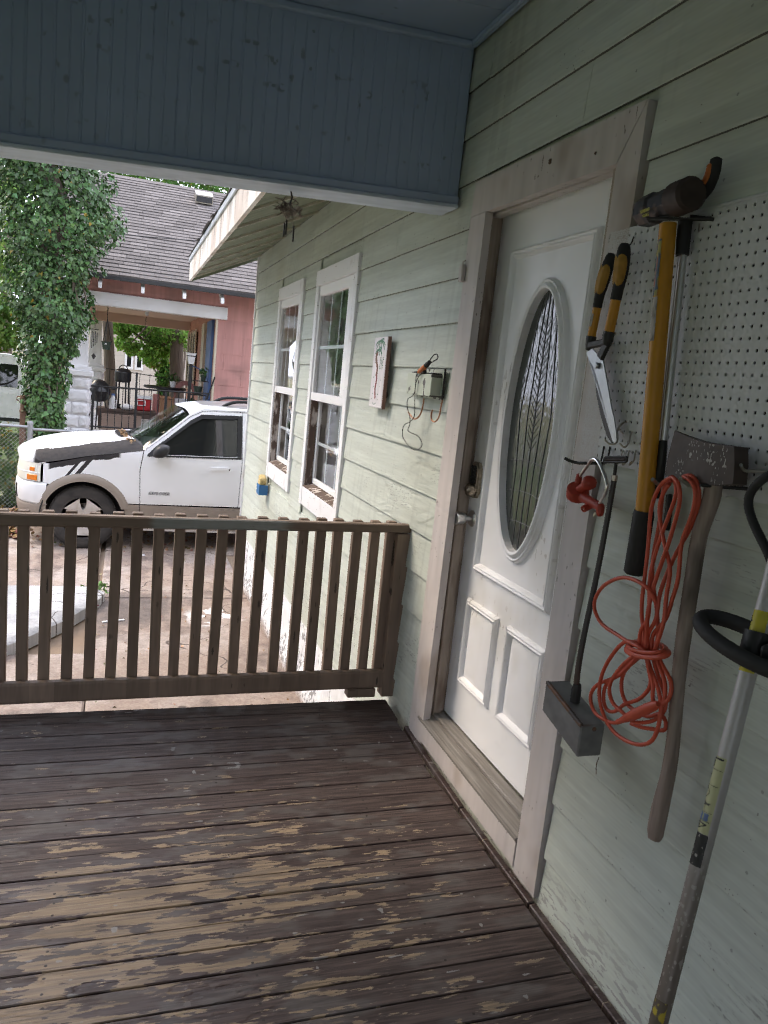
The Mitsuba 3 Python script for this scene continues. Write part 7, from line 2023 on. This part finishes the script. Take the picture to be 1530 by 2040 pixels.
q = [(700, 700, 0.085), (680, 770, 0.085), (672, 900, 0.088), (655, 1010, 0.088), (600, 1080, 0.086), (545, 1150, 0.082), (545, 1230, 0.08), (575, 1340, 0.078), (590, 1430, 0.075), (575, 1520, 0.07), (556, 1585, 0.065), (600, 1622, 0.06), (680, 1655, 0.055), (750, 1730, 0.05), (772, 1790, 0.048), (740, 1860, 0.045), (660, 1885, 0.045), (580, 1835, 0.047), (510, 1745, 0.05), (470, 1640, 0.052), (480, 1550, 0.055), (540, 1480, 0.06), (620, 1425, 0.066), (655, 1360, 0.07), (660, 1240, 0.076), (662, 1090, 0.082), (668, 930, 0.086), (700, 800, 0.088), (760, 725, 0.085)]
put('wire', tube(spline(RW(q, 0.08), 160), 0.0018, 7), 'black_rubber', ct, smooth=60)
put('clip_body', tube(spline(RW([(715, 700, 0.085), (770, 660, 0.085), (830, 600, 0.083), (860, 570, 0.08)], 0.08), 14), np.interp(np.linspace(0, 1, 14), [0, 0.2, 0.7, 1], [0.006, 0.0105, 0.011, 0.009]), 12), 'orange_grip', ct, smooth=50, label='orange clip body')
put('clip_cap', [tube(RW([(835, 598, 0.083), (885, 545, 0.08)], 0.08), [0.0115, 0.0085], 12), tube(RW([(760, 690, 0.078), (815, 690, 0.078)], 0.08), 0.0085, 12)], 'black_plastic', ct, smooth=50, kind='stuff')
put('spike', tube(RW([(720, 695, 0.085), (660, 698, 0.09), (608, 702, 0.094)], 0.08), [0.005, 0.0035, 0.0006], 8), 'black_plastic', ct, smooth=60)
put('loop', tube(spline(RW([(880, 545, 0.08), (930, 460, 0.075), (970, 428, 0.07), (1005, 438, 0.066), (1012, 478, 0.062), (970, 520, 0.066), (905, 560, 0.075)], 0.07), 40), 0.0022, 7), 'black_rubber', ct, smooth=60)

sb = thing('sponge_holder', 'blue holder with a yellow sponge fixed below the far window', 'sponge holder')
mat('holder_blue', (0.035, 0.14, 0.32), 0.5)
mat('sponge_yellow', lambda p, n, uv: C3(0.55, 0.43, 0.20) * (0.75 + 0.5 * noise(p.x * 120, p.y * 120, p.z * 120)), 0.95)
put('holder', [box((-0.105, 6.70, 0.435), (-0.098, 6.84, 0.525)), box((-0.0975, 6.70, 0.435), (-0.026, 6.706, 0.525)), box((-0.0975, 6.834, 0.435), (-0.026, 6.84, 0.525)), box((-0.0975, 6.7065, 0.435), (-0.026, 6.8335, 0.441))], 'holder_blue', sb)
put('sponge', xf(box((-0.04, -0.05, -0.055), (0.02, 0.05, 0.055), 0.012), lambda v: v @ rotm([1, 0, 0], 20).T + [-0.06, 6.77, 0.545]), 'sponge_yellow', sb)

# wind chime with an old nest, hanging from the porch beam
w2 = thing('wind_chime', 'tangled old wind chime hanging from the blue porch beam', 'wind chime')
yh_ = 3.12
cc = ony(574, 418, yh_)
put('cord', tube(spline([ony(582, 372, yh_), ony(580, 384, yh_), ony(582, 392, yh_), ony(579, 402, yh_), ony(578, 412, yh_)], 20), 0.0032, 6), 'black_rubber', w2, smooth=60)
tw = []
r6 = np.random.default_rng(5)
for k in range(80):
    a = cc + r6.normal(size=3) * [0.017, 0.014, 0.009]
    b = a + r6.normal(size=3) * [0.018, 0.014, 0.012]
    tw.append(tube(spline([a, (a + b) / 2 + r6.normal(size=3) * 0.012, b], 7), 0.0016, 5))
put('twigs', tw, 'rotten_wood', w2, smooth=60, kind='stuff')
mat('shell', (0.40, 0.33, 0.29), 0.6)
put('shells', [ball(cc + r6.normal(size=3) * [0.03, 0.02, 0.015], 0.008, 1) for _ in range(9)], 'shell', w2, smooth=60, kind='stuff')
for (u, v0, v1) in ((566, 444, 472), (570.5, 438, 468), (584.5, 450, 482)):
    k = put('chime_tube', tube([ony(u + 0.8, v0, yh_), ony(u - 1.2, v1, yh_)], 0.0035, 8), 'black_metal', w2, smooth=60)
    put('thread', tube([cc + [0, 0, -0.01], ony(u + 0.8, v0, yh_)], 0.0012, 5), 'shell', k)
